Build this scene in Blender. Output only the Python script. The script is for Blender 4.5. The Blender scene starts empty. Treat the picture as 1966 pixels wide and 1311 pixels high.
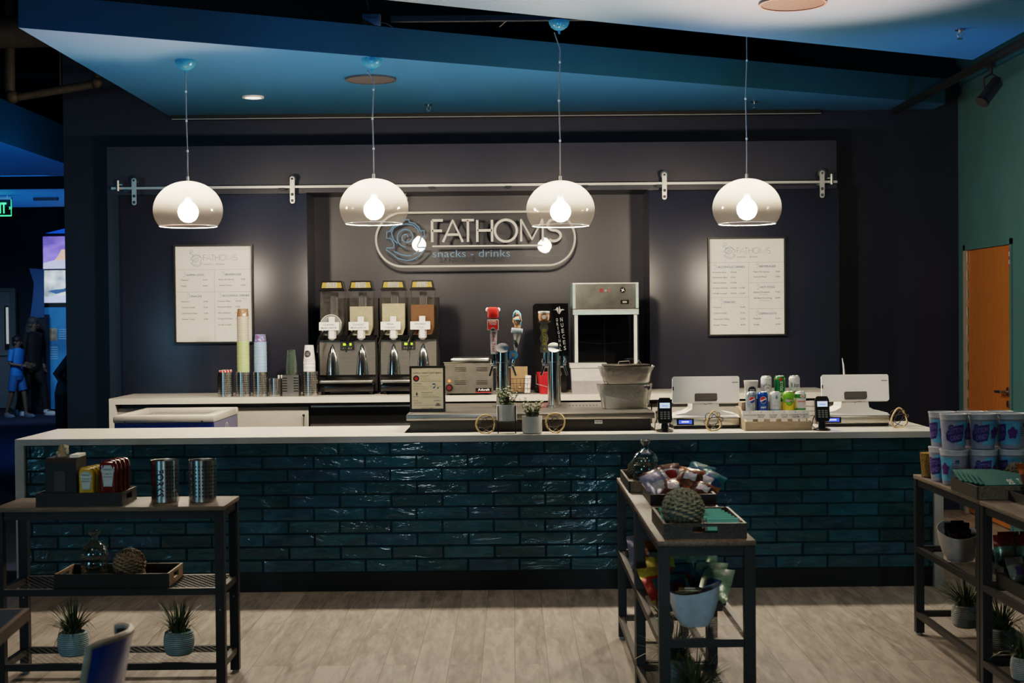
BULB, FLOORW, BLUEW, AMB, GLOW, CW, TILEW, SPOTW, FRONTW, LOWW = 650, 36, 150, .016, 85, 2000, 110, 118, 72, 300
VT, LOOK, EXPO = 'Filmic', 'Medium High Contrast', 0.12
import bpy, bmesh, math, random
from mathutils import Vector, Matrix, noise
random.seed(7)
PI = math.pi
C = bpy.context.scene.collection
# ------------------------------------------------------------------ camera model (frame 1966x1311)
F, PITCH, ROLL, CZ = 2730.0, math.atan(48.5/2730), math.radians(0.53), 1.608
def at(px, py, Y):
    u, v = (px-983)/F, (655.5-py)/F
    c, s = math.cos(ROLL), math.sin(ROLL)
    u, v = u*c+v*s, -u*s+v*c
    c, s = math.cos(PITCH), math.sin(PITCH)
    t = Y/(c+v*s)
    return Vector((u*t, Y, CZ+(v*c-s)*t))
def X(px, Y, py=760): return at(px, py, Y).x
def Z(py, Y, px=983): return at(px, py, Y).z
# ------------------------------------------------------------------ materials
def lin(h):
    if not isinstance(h, str): return tuple(h)
    h = h.lstrip('#'); r = []
    for i in (0, 2, 4):
        c = int(h[i:i+2], 16)/255
        r.append(c/12.92 if c <= .04045 else ((c+.055)/1.055)**2.4)
    return tuple(r)
MATS = {}
def pm(name, col, rough=.5, metal=0, var=.10, scale=30, bump=0, emit=0, coat=0, ecol=None, alpha=None, spec=None, stretch=None):
    if name in MATS: return MATS[name]
    m = bpy.data.materials.new(name); m.use_nodes = True
    n, l = m.node_tree.nodes, m.node_tree.links
    b = n['Principled BSDF']; col = lin(col)
    tc = n.new('ShaderNodeTexCoord'); nz = n.new('ShaderNodeTexNoise'); nz.inputs['Scale'].default_value = scale
    nz.inputs['Detail'].default_value = 3
    if stretch:
        mp = n.new('ShaderNodeMapping'); mp.inputs['Scale'].default_value = stretch
        l.new(tc.outputs['Object'], mp.inputs['Vector']); l.new(mp.outputs['Vector'], nz.inputs['Vector'])
    else: l.new(tc.outputs['Object'], nz.inputs['Vector'])
    rp = n.new('ShaderNodeValToRGB')
    rp.color_ramp.elements[0].position, rp.color_ramp.elements[1].position = .3, .7
    rp.color_ramp.elements[0].color = tuple(c*(1-var) for c in col)+(1,)
    rp.color_ramp.elements[1].color = tuple(min(1, c*(1+var)) for c in col)+(1,)
    l.new(nz.outputs['Fac'], rp.inputs['Fac']); l.new(rp.outputs['Color'], b.inputs['Base Color'])
    b.inputs['Roughness'].default_value = rough; b.inputs['Metallic'].default_value = metal
    if coat: b.inputs['Coat Weight'].default_value = coat; b.inputs['Coat Roughness'].default_value = .08
    if spec is not None: b.inputs['Specular IOR Level'].default_value = spec
    if bump:
        bp = n.new('ShaderNodeBump'); bp.inputs['Strength'].default_value = bump; bp.inputs['Distance'].default_value = .004
        l.new(nz.outputs['Fac'], bp.inputs['Height']); l.new(bp.outputs['Normal'], b.inputs['Normal'])
    if emit:
        b.inputs['Emission Strength'].default_value = emit
        if ecol: b.inputs['Emission Color'].default_value = lin(ecol)+(1,)
        else: l.new(rp.outputs['Color'], b.inputs['Emission Color'])
    if alpha is not None: b.inputs['Alpha'].default_value = alpha
    MATS[name] = m
    return m
def clearmat(name, tint=(.93, .95, .96), gloss=.12, rough=.03, milk=0, mcol=(.9, .9, .9), bump=0, bscale=40):
    if name in MATS: return MATS[name]
    m = bpy.data.materials.new(name); m.use_nodes = True
    n, l = m.node_tree.nodes, m.node_tree.links; n.remove(n['Principled BSDF'])
    tr = n.new('ShaderNodeBsdfTransparent'); tr.inputs['Color'].default_value = tuple(tint)+(1,)
    gl = n.new('ShaderNodeBsdfGlossy'); gl.inputs['Roughness'].default_value = rough
    lw = n.new('ShaderNodeLayerWeight'); lw.inputs['Blend'].default_value = .25
    mr = n.new('ShaderNodeMapRange'); mr.inputs['To Min'].default_value = gloss*.4; mr.inputs['To Max'].default_value = min(1, gloss*4)
    l.new(lw.outputs['Facing'], mr.inputs['Value'])
    mx = n.new('ShaderNodeMixShader'); l.new(mr.outputs['Result'], mx.inputs[0]); l.new(tr.outputs[0], mx.inputs[1]); l.new(gl.outputs[0], mx.inputs[2])
    out = mx
    tc = n.new('ShaderNodeTexCoord'); nz = n.new('ShaderNodeTexNoise'); nz.inputs['Scale'].default_value = bscale
    l.new(tc.outputs['Object'], nz.inputs['Vector'])
    if bump:
        bp = n.new('ShaderNodeBump'); bp.inputs['Strength'].default_value = bump; bp.inputs['Distance'].default_value = .01
        l.new(nz.outputs['Fac'], bp.inputs['Height']); l.new(bp.outputs['Normal'], gl.inputs['Normal'])
    if milk:
        df = n.new('ShaderNodeBsdfDiffuse'); df.inputs['Color'].default_value = tuple(mcol)+(1,)
        tl = n.new('ShaderNodeBsdfTranslucent'); tl.inputs['Color'].default_value = tuple(mcol)+(1,)
        ad = n.new('ShaderNodeMixShader'); ad.inputs[0].default_value = .5; l.new(df.outputs[0], ad.inputs[1]); l.new(tl.outputs[0], ad.inputs[2])
        m2 = n.new('ShaderNodeMixShader'); mm = n.new('ShaderNodeMath'); mm.operation = 'MULTIPLY_ADD'; mm.inputs[1].default_value = .3; mm.inputs[2].default_value = milk-.15
        l.new(nz.outputs['Fac'], mm.inputs[0]); l.new(mm.outputs[0], m2.inputs[0]); l.new(mx.outputs[0], m2.inputs[1]); l.new(ad.outputs[0], m2.inputs[2]); out = m2
    l.new(out.outputs[0], n['Material Output'].inputs['Surface'])
    MATS[name] = m
    return m
# ------------------------------------------------------------------ mesh builder
TEXT = {}
def text_mesh(s, bold=0):
    if bold < .06: bold = min(bold, .016)
    k = (s, bold)
    if k not in TEXT:
        cu = bpy.data.curves.new('lettering_source', 'FONT'); cu.body = s; cu.size = 1; cu.offset = bold; cu.resolution_u = 2
        ob = bpy.data.objects.new('lettering_source', cu)
        me = bpy.data.meshes.new_from_object(ob)
        vs = [(v.co.x, v.co.y) for v in me.vertices]; fs = [tuple(p.vertices) for p in me.polygons]
        bpy.data.meshes.remove(me); bpy.data.objects.remove(ob); bpy.data.curves.remove(cu)
        TEXT[k] = (vs, fs)
    return TEXT[k]
_h = text_mesh('H')[0]; CAP = max(v[1] for v in _h)
def plane(o, ux=(1, 0, 0), uz=(0, 0, 1)):
    o, ux, uz = Vector(o), Vector(ux), Vector(uz)
    return lambda x, y: o+ux*x+uz*y
def cylmap(r, z0=0, a0=0, slope=0, c=(0, 0)):
    def f(x, y):
        rr = r+slope*y; a = a0+x/r
        return Vector((c[0]+rr*math.sin(a), c[1]-rr*math.cos(a), z0+y))
    f.curved = True
    return f
def turned(fn): return lambda x, y: fn(y, -x)
def turned_up(fn): return lambda x, y: fn(-y, x)
class MB:
    def __init__(s): s.v, s.f, s.mi, s.mats, s.sm = [], [], [], [], []
    def _m(s, m):
        if m not in s.mats: s.mats.append(m)
        return s.mats.index(m)
    def add(s, vs, fs, m, smooth=False, mtx=None):
        b = len(s.v); i = s._m(m)
        s.v += [(mtx @ Vector(v)) if mtx else Vector(v) for v in vs]
        for f in fs: s.f.append(tuple(b+k for k in f)); s.mi.append(i); s.sm.append(smooth)
        return s
    def box(s, c, d, m, rz=0, rx=0, ry=0):
        x, y, z = d[0]/2, d[1]/2, d[2]/2
        vs = [(-x,-y,-z),(x,-y,-z),(x,y,-z),(-x,y,-z),(-x,-y,z),(x,-y,z),(x,y,z),(-x,y,z)]
        fs = [(0,3,2,1),(4,5,6,7),(0,1,5,4),(1,2,6,5),(2,3,7,6),(3,0,4,7)]
        M = Matrix.Translation(c) @ Matrix.Rotation(rz,4,'Z') @ Matrix.Rotation(ry,4,'Y') @ Matrix.Rotation(rx,4,'X')
        return s.add(vs, fs, m, False, M)
    def b2(s, a, b, m):
        return s.box([(a[i]+b[i])/2 for i in range(3)], [abs(b[i]-a[i]) for i in range(3)], m)
    def rbox(s, c, d, m, r=.005, rz=0, rx=0, ry=0, seg=2):
        bm = bmesh.new(); bmesh.ops.create_cube(bm, size=1)
        for v in bm.verts: v.co = Vector((v.co.x*d[0], v.co.y*d[1], v.co.z*d[2]))
        bmesh.ops.bevel(bm, geom=bm.edges[:], offset=min(r, min(d)*.49), segments=seg, profile=.5, affect='EDGES')
        bm.verts.index_update()
        M = Matrix.Translation(c) @ Matrix.Rotation(rz,4,'Z') @ Matrix.Rotation(ry,4,'Y') @ Matrix.Rotation(rx,4,'X')
        s.add([v.co.copy() for v in bm.verts], [[v.index for v in f.verts] for f in bm.faces], m, True, M); bm.free()
        return s
    def cyl(s, p0, p1, r0, m, r1=None, seg=16, caps=True):
        p0, p1 = Vector(p0), Vector(p1); r1 = r0 if r1 is None else r1
        d = (p1-p0).normalized(); q = Vector((0,0,1)).rotation_difference(d).to_matrix()
        vs, fs = [], []
        for p, r in ((p0, r0), (p1, r1)):
            for k in range(seg):
                a = 2*PI*k/seg; vs.append(p+q @ Vector((r*math.cos(a), r*math.sin(a), 0)))
        for k in range(seg): fs.append((k, (k+1)%seg, seg+(k+1)%seg, seg+k))
        s.add(vs, fs, m, True)
        if caps:
            s.add(vs[:seg], [tuple(range(seg-1,-1,-1))], m); s.add(vs[seg:], [tuple(range(seg))], m)
        return s
    def lathe(s, prof, m, c=(0,0,0), seg=24, mtx=None, sx=1, sy=1):
        vs, fs = [], []; n = len(prof)
        for r, z in prof:
            for k in range(seg):
                a = 2*PI*k/seg; vs.append((c[0]+r*math.cos(a)*sx, c[1]+r*math.sin(a)*sy, c[2]+z))
        for i in range(n-1):
            for k in range(seg):
                j = (k+1)%seg
                fs.append((i*seg+k, i*seg+j, (i+1)*seg+j, (i+1)*seg+k))
        return s.add(vs, fs, m, True, mtx)
    def disc(s, c, r, m, nrm=(0,0,1), seg=16):
        q = Vector((0,0,1)).rotation_difference(Vector(nrm).normalized()).to_matrix()
        return s.add([Vector(c)+q @ Vector((r*math.cos(2*PI*k/seg), r*math.sin(2*PI*k/seg), 0)) for k in range(seg)], [tuple(range(seg))], m)
    def tube(s, pts, r, m, seg=8, closed=False, flat=None):
        pts = [Vector(p) for p in pts]; n = len(pts); vs, fs = [], []
        rr = r if isinstance(r, (list, tuple)) else [r]*n
        up = None
        for i, p in enumerate(pts):
            a = pts[(i-1)%n] if (closed or i) else p; b = pts[(i+1)%n] if (closed or i < n-1) else p
            t = (b-a).normalized()
            if flat is not None: nx = Vector(flat).cross(t).normalized(); ny = Vector(flat)
            else:
                if up is None: up = Vector((0,0,1)) if abs(t.z) < .9 else Vector((1,0,0))
                nx = up.cross(t)
                if nx.length < 1e-5: nx = Vector((1,0,0)).cross(t)
                nx.normalize(); ny = t.cross(nx); up = ny
            for k in range(seg):
                w = 2*PI*(k+.5)/seg
                vs.append(p+nx*rr[i]*math.cos(w)+ny*rr[i]*math.sin(w))
        for i in range(n if closed else n-1):
            for k in range(seg):
                j = (i+1)%n; fs.append((i*seg+k, i*seg+(k+1)%seg, j*seg+(k+1)%seg, j*seg+k))
        if not closed: fs += [tuple(range(seg-1,-1,-1)), tuple((n-1)*seg+k for k in range(seg))]
        return s.add(vs, fs, m, True)
    def ribbon(s, pts, w, m, fn=None, closed=False):
        """flat strip in the fn plane following 2D points"""
        P = [Vector((p[0], p[1])) for p in pts]
        if getattr(fn, 'curved', False) and not closed:
            Q = []
            for a, b in zip(P, P[1:]): k = max(1, int((b-a).length/.006)); Q += [a+(b-a)*i/k for i in range(k)]
            P = Q+[P[-1]]
        n = len(P); vs, fs = [], []
        for i, p in enumerate(P):
            a = P[(i-1)%n] if (closed or i) else p; b = P[(i+1)%n] if (closed or i < n-1) else p
            t = (b-a); t = t.normalized() if t.length > 1e-9 else Vector((1, 0)); nn = Vector((-t.y, t.x))*w/2
            vs += [fn(*(p+nn)), fn(*(p-nn))]
        for i in range(n if closed else n-1):
            j = (i+1)%n; fs.append((2*i, 2*i+1, 2*j+1, 2*j))
        return s.add(vs, fs, m)
    def prism(s, poly, z0, z1, m, smooth=False):
        n = len(poly)
        vs = [(p[0], p[1], z0) for p in poly]+[(p[0], p[1], z1) for p in poly]
        s.add(vs, [tuple(range(n-1,-1,-1)), tuple(range(n, 2*n))], m)
        return s.add(vs, [(k, (k+1)%n, n+(k+1)%n, n+k) for k in range(n)], m, smooth)
    def prismy(s, poly, y0, y1, m, smooth=False, mtx=None):
        n = len(poly)
        vs = [(p[0], y0, p[1]) for p in poly]+[(p[0], y1, p[1]) for p in poly]
        s.add(vs, [tuple(range(n)), tuple(range(2*n-1, n-1, -1))], m, False, mtx)
        return s.add(vs, [(k, n+k, n+(k+1)%n, (k+1)%n) for k in range(n)], m, smooth, mtx)
    def prismx(s, poly, x0, x1, m, smooth=False):
        n = len(poly)
        vs = [(x0, p[0], p[1]) for p in poly]+[(x1, p[0], p[1]) for p in poly]
        s.add(vs, [tuple(range(n)), tuple(range(2*n-1, n-1, -1))], m)
        return s.add(vs, [(k, n+k, n+(k+1)%n, (k+1)%n) for k in range(n)], m, smooth)
    def ball(s, c, r, m, seg=14, rings=9):
        r = r if isinstance(r, (list, tuple)) else (r, r, r)
        pr = [(math.sin(PI*i/rings), -math.cos(PI*i/rings)) for i in range(rings+1)]
        return s.lathe(pr, m, seg=seg, mtx=Matrix.Translation(c) @ Matrix.Diagonal((*r, 1)))
    def text(s, t, h, m, fn, align='L', bold=0, width=None):
        vs, fs = text_mesh(t, bold)
        if not vs: return s
        k = h/CAP; x0 = min(v[0] for v in vs); x1 = max(v[0] for v in vs); kx = width/(x1-x0) if width else k
        w = (x1-x0)*kx; off = {'L': 0, 'C': -w/2, 'R': -w}[align]
        return s.add([fn((v[0]-x0)*kx+off, v[1]*k) for v in vs], fs, m)
    def poly(s, pts, m, fn):
        if not getattr(fn, 'curved', False) or max(p[0] for p in pts)-min(p[0] for p in pts) < .010: return s.add([fn(*p) for p in pts], [tuple(range(len(pts)))], m)
        P = []
        for a, b in zip(pts, list(pts[1:])+[pts[0]]):
            k = max(1, int(math.hypot(b[0]-a[0], b[1]-a[1])/.006)); P += [(a[0]+(b[0]-a[0])*i/k, a[1]+(b[1]-a[1])*i/k) for i in range(k)]
        n = len(P); cx, cy = sum(p[0] for p in pts)/len(pts), sum(p[1] for p in pts)/len(pts); vs = []
        for f in (1, .7, .4): vs += [fn(cx+(p[0]-cx)*f, cy+(p[1]-cy)*f) for p in P]
        vs.append(fn(cx, cy))
        return s.add(vs, [(j*n+i, j*n+(i+1)%n, (j+1)*n+(i+1)%n, (j+1)*n+i) for j in range(2) for i in range(n)]+[(2*n+i, 2*n+(i+1)%n, 3*n) for i in range(n)], m)
    def build(s, name, parent=None, loc=(0,0,0), rz=0, label=None):
        me = bpy.data.meshes.new(name); me.from_pydata([tuple(v) for v in s.v], [], s.f)
        for m in s.mats: me.materials.append(m)
        me.polygons.foreach_set('material_index', s.mi); me.polygons.foreach_set('use_smooth', s.sm)
        me.update()
        bm = bmesh.new(); bm.from_mesh(me); bmesh.ops.remove_doubles(bm, verts=bm.verts, dist=1e-6)
        bm.to_mesh(me); bm.free()
        me.set_sharp_from_angle(angle=math.radians(40))
        o = bpy.data.objects.new(name, me); C.objects.link(o); o.location = loc; o.rotation_euler = (0, 0, rz)
        if parent: o.parent = parent
        if label: o['label'] = label
        return o
def tag(o, label, cat, group=None, kind=None):
    o['label'] = label; o['category'] = cat
    if group: o['group'] = group
    if kind: o['kind'] = kind
    return o
def thing(name, label, cat, loc=(0,0,0), rz=0, group=None, kind=None):
    o = bpy.data.objects.new(name, None); C.objects.link(o); o.empty_display_size = .05
    o.location = loc; o.rotation_euler = (0, 0, rz)
    return tag(o, label, cat, group, kind)
def struct(name, mb):
    o = mb.build(name); o['kind'] = 'structure'; return o
KIDS = {}
def dup(root, loc, rz=None, label=None, group=None):
    def cp(o, par):
        c = o.copy(); C.objects.link(c)
        if par: c.parent = par
        for ch in o.children: cp(ch, c)
        return c
    r = cp(root, None); r.location = loc
    if rz is not None: r.rotation_euler = (0, 0, rz)
    if label: r['label'] = label
    if group: r['group'] = group
    return r
def rrect(w, h, r, n=5, cx=0, cy=0):
    o = []
    for sx, sy, a0 in ((1,1,0),(-1,1,90),(-1,-1,180),(1,-1,270)):
        for k in range(n+1):
            a = math.radians(a0+90*k/n); o.append((cx+sx*(w/2-r)+r*math.cos(a), cy+sy*(h/2-r)+r*math.sin(a)))
    return o
def arc(cx, cy, r, a0, a1, n=16, ry=None):
    ry = ry or r
    return [(cx+r*math.cos(math.radians(a0+(a1-a0)*k/n)), cy+ry*math.sin(math.radians(a0+(a1-a0)*k/n))) for k in range(n+1)]
# ------------------------------------------------------------------ palette
navy = pm('dimmed navy wall paint', (.011,.0150,.036), .42, var=.08, scale=3)  # panel navy, darkened and blued for the weaker light on this wall
navyp = pm('navy panel paint', (.0195,.0225,.041), .36, var=.06, scale=3)
navyd = pm('navy door paint', (.0195,.0225,.041), .30, var=.06, scale=3)
teal = pm('teal wall paint', (.050,.130,.142), .6, var=.07, scale=4)
blackc = pm('black ceiling void', (.004,.0035,.003), 1, spec=0)
cloud = pm('blue lit ceiling paint', (.028,.145,.29), .6, var=.03, scale=2)  # blue light on the ceiling is put into this colour
fasc = pm('blue fascia paint', (.012,.092,.130), .6, var=.05, scale=2)
white = pm('white solid surface', (.64,.61,.56), .28, var=.02, scale=60)
black = pm('black powder coat', (.0065,.0065,.007), .45, var=.2)
blackg = pm('black gloss plastic', (.008,.008,.009), .2, var=.1)
steel = pm('brushed steel', (.55,.53,.50), .28, 1, var=.08, scale=12, stretch=(1,1,14))
chrome = pm('polished steel', (.70,.69,.67), .12, 1, var=.03)
steeld = pm('worn steel', (.34,.33,.31), .34, 1, var=.2, scale=9)
alu = pm('aluminium', (.62,.60,.57), .35, 1, var=.05)
cream = pm('cream paper', (.88,.78,.55), .6, var=.04)
paper = pm('white paper', (.90,.87,.83), .6, var=.02)
whitep = pm('white plastic', (.84,.82,.79), .35, var=.02)
greyp = pm('grey cabinet laminate', (.33,.31,.285), .5, var=.05)
darkhole = pm('dark hole', (.004,.004,.004), .9)
ink = pm('dark ink', (.02,.02,.025), .6)
inkg = pm('grey ink', (.22,.21,.21), .6)
inkb = pm('blue ink', (.015,.10,.24), .6)
neonw = pm('cream neon tube', (.72,.67,.61), .4, var=.02)
neonb = pm('pale blue tube', (.09,.26,.48), .4, var=.03)
red = pm('red plastic', (.45,.012,.02), .4)
rope = pm('jute rope', (.20,.16,.105), .85, var=.35, scale=90, bump=.6)
ropeg = pm('grey green rope', (.20,.205,.15), .85, var=.35, scale=90, bump=.6)
wood = pm('weathered oak laminate', (.125,.098,.072), .5, var=.38, scale=6, stretch=(1.5,22,22))
woodc = pm('light pine', (.29,.225,.16), .6, var=.22, scale=6, stretch=(2,16,22))
woodt = pm('tray wood', (.20,.135,.085), .55, var=.35, scale=7, stretch=(2,18,26))
orange = pm('orange oak veneer', (.33,.125,.024), .45, var=.14, scale=6, stretch=(10,10,1))
glass = clearmat('clear glass', (.86,.93,.92), .22, .02)
acryl = clearmat('clear acrylic', (.97,.975,.98), .055, .01)
film = clearmat('cling film', (.95,.95,.93), .30, .10, milk=.16, mcol=(.75,.72,.68), bump=1, bscale=55)
tank = clearmat('clear tank plastic', (.86,.86,.86), .12, .05, milk=.10, mcol=(.5,.48,.46))

# ------------------------------------------------------------------ setting
def floor_mat():
    m = bpy.data.materials.new('grey oak vinyl planks'); m.use_nodes = True
    n, l = m.node_tree.nodes, m.node_tree.links; b = n['Principled BSDF']
    tc = n.new('ShaderNodeTexCoord'); mp = n.new('ShaderNodeMapping'); mp.inputs['Rotation'].default_value = (0, 0, math.radians(90))
    l.new(tc.outputs['Object'], mp.inputs['Vector'])
    br = n.new('ShaderNodeTexBrick'); br.offset = .37; br.inputs['Scale'].default_value = 1
    br.inputs['Brick Width'].default_value = 1.22; br.inputs['Row Height'].default_value = .152
    br.inputs['Mortar Size'].default_value = .0016; br.inputs['Bias'].default_value = 0
    br.inputs['Color1'].default_value = (.0,.0,.0,1); br.inputs['Color2'].default_value = (1,1,1,1); br.inputs['Mortar'].default_value = (.3,.3,.3,1)
    l.new(mp.outputs['Vector'], br.inputs['Vector'])
    m2 = n.new('ShaderNodeMapping'); m2.inputs['Scale'].default_value = (9, 1.3, 1); l.new(tc.outputs['Object'], m2.inputs['Vector'])
    ad = n.new('ShaderNodeVectorMath'); ad.operation = 'MULTIPLY_ADD'; ad.inputs[1].default_value = (7,3,5); l.new(br.outputs['Color'], ad.inputs[0]); l.new(m2.outputs['Vector'], ad.inputs[2])
    n1 = n.new('ShaderNodeTexNoise'); n1.inputs['Scale'].default_value = 1.1; n1.inputs['Detail'].default_value = 6; n1.inputs['Distortion'].default_value = 1.4
    l.new(ad.outputs[0], n1.inputs['Vector'])
    n2 = n.new('ShaderNodeTexNoise'); n2.inputs['Scale'].default_value = 6; n2.inputs['Detail'].default_value = 5; n2.inputs['Distortion'].default_value = .4; l.new(ad.outputs[0], n2.inputs['Vector'])
    r = n.new('ShaderNodeValToRGB'); e = r.color_ramp.elements
    e[0].position, e[0].color = .34, (.135,.113,.097,1); e[1].position, e[1].color = .64, (.345,.300,.262,1)
    mx = n.new('ShaderNodeMath'); mx.operation = 'MULTIPLY_ADD'; mx.inputs[1].default_value = .35; l.new(n2.outputs['Fac'], mx.inputs[0])
    s1 = n.new('ShaderNodeMath'); s1.operation = 'MULTIPLY_ADD'; s1.inputs[1].default_value = .62; l.new(n1.outputs['Fac'], s1.inputs[0]); 
    sc = n.new('ShaderNodeMath'); sc.operation = 'MULTIPLY'; sc.inputs[1].default_value = .10; l.new(br.outputs['Color'], sc.inputs[0]); l.new(sc.outputs[0], s1.inputs[2])
    l.new(s1.outputs[0], mx.inputs[2]); l.new(mx.outputs[0], r.inputs['Fac'])
    dk = n.new('ShaderNodeMix'); dk.data_type = 'RGBA'; l.new(br.outputs['Fac'], dk.inputs['Factor']); l.new(r.outputs['Color'], dk.inputs['A']); dk.inputs['B'].default_value = (.13,.11,.09,1)
    l.new(dk.outputs['Result'], b.inputs['Base Color']); b.inputs['Roughness'].default_value = .48; b.inputs['Specular IOR Level'].default_value = .35
    return m
wf = floor_mat()
m = MB(); m.prism([(-9,-2.5),(3.75,-2.5),(3.75,11.55),(-2.9,11.55),(-2.9,8.4),(-9,8.4)], -.05, 0, wf); struct('floor', m)
carpet = pm('dark blue carpet', (.010,.018,.045), .95, var=.3, scale=60)
m = MB(); m.prism([(-14,8.4),(-2.9,8.4),(-2.9,11.67),(-2.0,11.67),(-2.0,26.2),(-14,26.2)], -.05, -.001, carpet); struct('floor_carpet', m)
m = MB(); m.b2((-3.62,11.55,0), (3.75,11.67,4.5), navy); struct('wall_back', m)
m = MB(); PX0, PX1 = -3.143, 2.541; OX0, OX1, OZ = -1.594, 1.073, 2.585
m.b2((PX0,11.1,0), (OX0,11.55,2.954), navyp).b2((OX1,11.1,0), (PX1,11.55,2.954), navyp).b2((OX0,11.1,OZ), (OX1,11.55,2.954), navyp)
m.b2((OX0+.001,11.535,0), (OX1-.001,11.549,OZ), navyp)
struct('wall_front_panel', m)
m = MB(); DY0, DY1 = 10.30, 11.40; DH = 2.14
m.b2((3.63,-2.5,0), (3.75,DY0,4.5), teal).b2((3.63,DY1,0), (3.75,11.55,4.5), teal).b2((3.63,DY0,DH), (3.75,DY1,4.5), teal); struct('wall_right', m)
m = MB(); m.b2((3.60,-2.5,3.43), (3.629,11.54,3.95), fasc); struct('blue_lit_band', m)  # strip whose blue stands in for blue light on the upper wall
m = MB(); m.b2((-14,26.2,0), (-2,26.4,4.6), pm('far navy wall', (.012,.018,.04), .8)); struct('wall_far', m)
m = MB(); m.b2((-14.2,8.4,0), (-14,26.4,4.6), navy); struct('wall_left', m)
m = MB(); m.b2((-14,-2.5,4.6), (3.75,26.4,4.7), blackc); struct('ceiling', m)
# hanging ceiling clouds
def cloud_slab(name, poly, z0, z1, fm=None):
    m = MB(); n = len(poly)
    m.add([(p[0],p[1],z0) for p in poly], [tuple(range(n-1,-1,-1))], cloud)
    m.add([(p[0],p[1],z1) for p in poly], [tuple(range(n))], blackc)
    vs = [(p[0],p[1],z0) for p in poly]+[(p[0],p[1],z1) for p in poly]
    m.add(vs, [(k,(k+1)%n,n+(k+1)%n,n+k) for k in range(n)], fm or fasc)
    return struct(name, m)
CLZ = 3.25
cloud_slab('ceiling_cloud', [(-2.75,8.0),(3.43,11.23),(3.43,11.54),(-2.75,11.54)], CLZ, CLZ+.195)
cloud_slab('ceiling_cloud', [(-3.0,6.15),(-3.0,-1.5),(3.02,-1.5),(3.02,9.30)], CLZ, CLZ+.195)
cloud_slab('ceiling_cloud', [(-12,9.2),(-4.67,9.2),(-4.67,16.2),(-12,16.2)], CLZ, CLZ+.40)
cloud_slab('ceiling_cloud', [(-13,17.8),(-4.0,17.8),(-4.0,20.4),(-13,21.0)], CLZ, CLZ+.35, blackc)  # black fascia puts the shade of the dark gap into its colour
m = MB(); m.b2((-2.72,11.47,3.215), (2.50,11.549,3.249), black).b2((-2.72,11.462,3.213), (2.50,11.469,3.219), alu); struct('trim_2', m)
# right door in the teal wall
d = bpy.data.objects.new('door_1', None); C.objects.link(d); d['kind'] = 'structure'; d.location = (3.63, DY0, 0)
m = MB(); m.b2((.012,.04,.012), (.055,1.045,DH-.045), orange); m.build('door_leaf', d)
m = MB(); m.b2((-.012,.0,0), (.06,.038,DH), teal).b2((-.012,1.05,0), (.06,1.10,DH), pm('door edge strip', (.30,.25,.21), .5)).b2((-.012,.0,DH-.042), (.06,1.10,DH), teal)
m.build('door_frame', d)
m = MB(); m.cyl((.010,.12,1.02), (.0,.12,1.02), .034, steel, seg=20).cyl((.0,.12,1.02), (-.05,.12,1.02), .011, steel).tube([(-.05,.12,1.02),(-.055,.15,1.02),(-.05,.24,1.018)], .011, steel)
m.cyl((.010,.12,.93), (.0,.12,.93), .026, steel, seg=20); m.build('door_handle', d)
m = MB(); m.b2((.008,.045,DH-.21), (.011,.115,DH-.07), red)
fn = plane((.007,.10,DH-.10), (0,-1,0), (0,0,1))
for k in range(2): m.b2((.006,.06,DH-.185+k*.06), (.0075,.10,DH-.155+k*.06), paper).b2((.005,.07,DH-.178+k*.06), (.0062,.09,DH-.165+k*.06), red)
m.build('sticker', d, label='small red sticker with white marks')
m = MB()
for k in range(14): m.cyl((.005,1.05,.12+k*.145), (.005,1.05,.20+k*.145), .006, steeld, seg=8)
m.build('hinge', d)
# sliding barn doors on the front panel
def barn(x0, x1, label, hx):
    t = thing('sliding_door', label, 'door', ((x0+x1)/2, 11.05, .10), kind='thing'); w = x1-x0
    m = MB(); m.rbox((0,0,1.235), (w,.04,2.47), navyd, .004); m.build('door_slab', t)
    for px in hx:
        gx = X(px, 11.0, 370)-(x0+x1)/2; dp = (561-px)*.0108
        m = MB(); z1 = Z(388+dp, 11.0, px)-.1; z0 = Z(341+dp, 11.0, px)-.1
        m.prismy([(gx+p[0], (z0+z1)/2-.0+p[1]) for p in rrect(.036, z0-z1+.02, .017)], -.045, -.039, alu)
        hz = (z1+.012, z1+.06)
        for q in hz: m.cyl((gx,-.050,q), (gx,-.0205,q), .012, chrome, seg=12)
        h = m.build('hanger', t)
        m = MB(); m.cyl((gx,-.038,z0-.008), (gx,-.024,z0-.008), .031, chrome, seg=24).cyl((gx,-.052,z0-.008), (gx,-.038,z0-.008), .009, chrome, seg=12); m.build('wheel', h)
    return t
barn(X(233,11.03,560), X(591,11.03,560), 'dark navy sliding barn door behind the menu board with the stacked cups before it', (257,561))
barn(X(1247,11.03,560), X(1612,11.03,560), 'dark navy sliding barn door behind the menu board above the cash registers', (1276,1579))
t = thing('barn_door_rail', 'long thin steel rail carrying the two barn doors across the navy wall', 'rail', (0, 11.022, 0), kind='thing')
RZ = Z(354, 11.012, 976)-.002; rx0, rx1 = X(213,11.012,360), X(1608,11.012,346)
m = MB(); m.b2((rx0,-.005,RZ-.009), (rx1,.005,RZ+.009), alu); m.build('rail_bar', t)
for px in (242,541,828,976,1123,1266,1574):
    gx = X(px,11.012,356); m = MB()
    m.add([Vector((gx+p[0],-.010,RZ-.008+p[1])) for p in arc(0,0,.026,180,360,10)]+[Vector((gx+p[0],.012,RZ-.008+p[1])) for p in arc(0,0,.026,180,360,10)],
          [tuple(range(10,-1,-1)), tuple(range(11,22))]+[(k,k+1,k+12,k+11) for k in range(10)]+[(10,0,11,21)], chrome)
    m.cyl((gx,.006,RZ), (gx,.077,RZ), .007, chrome, seg=8); m.build('standoff', t)
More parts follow.
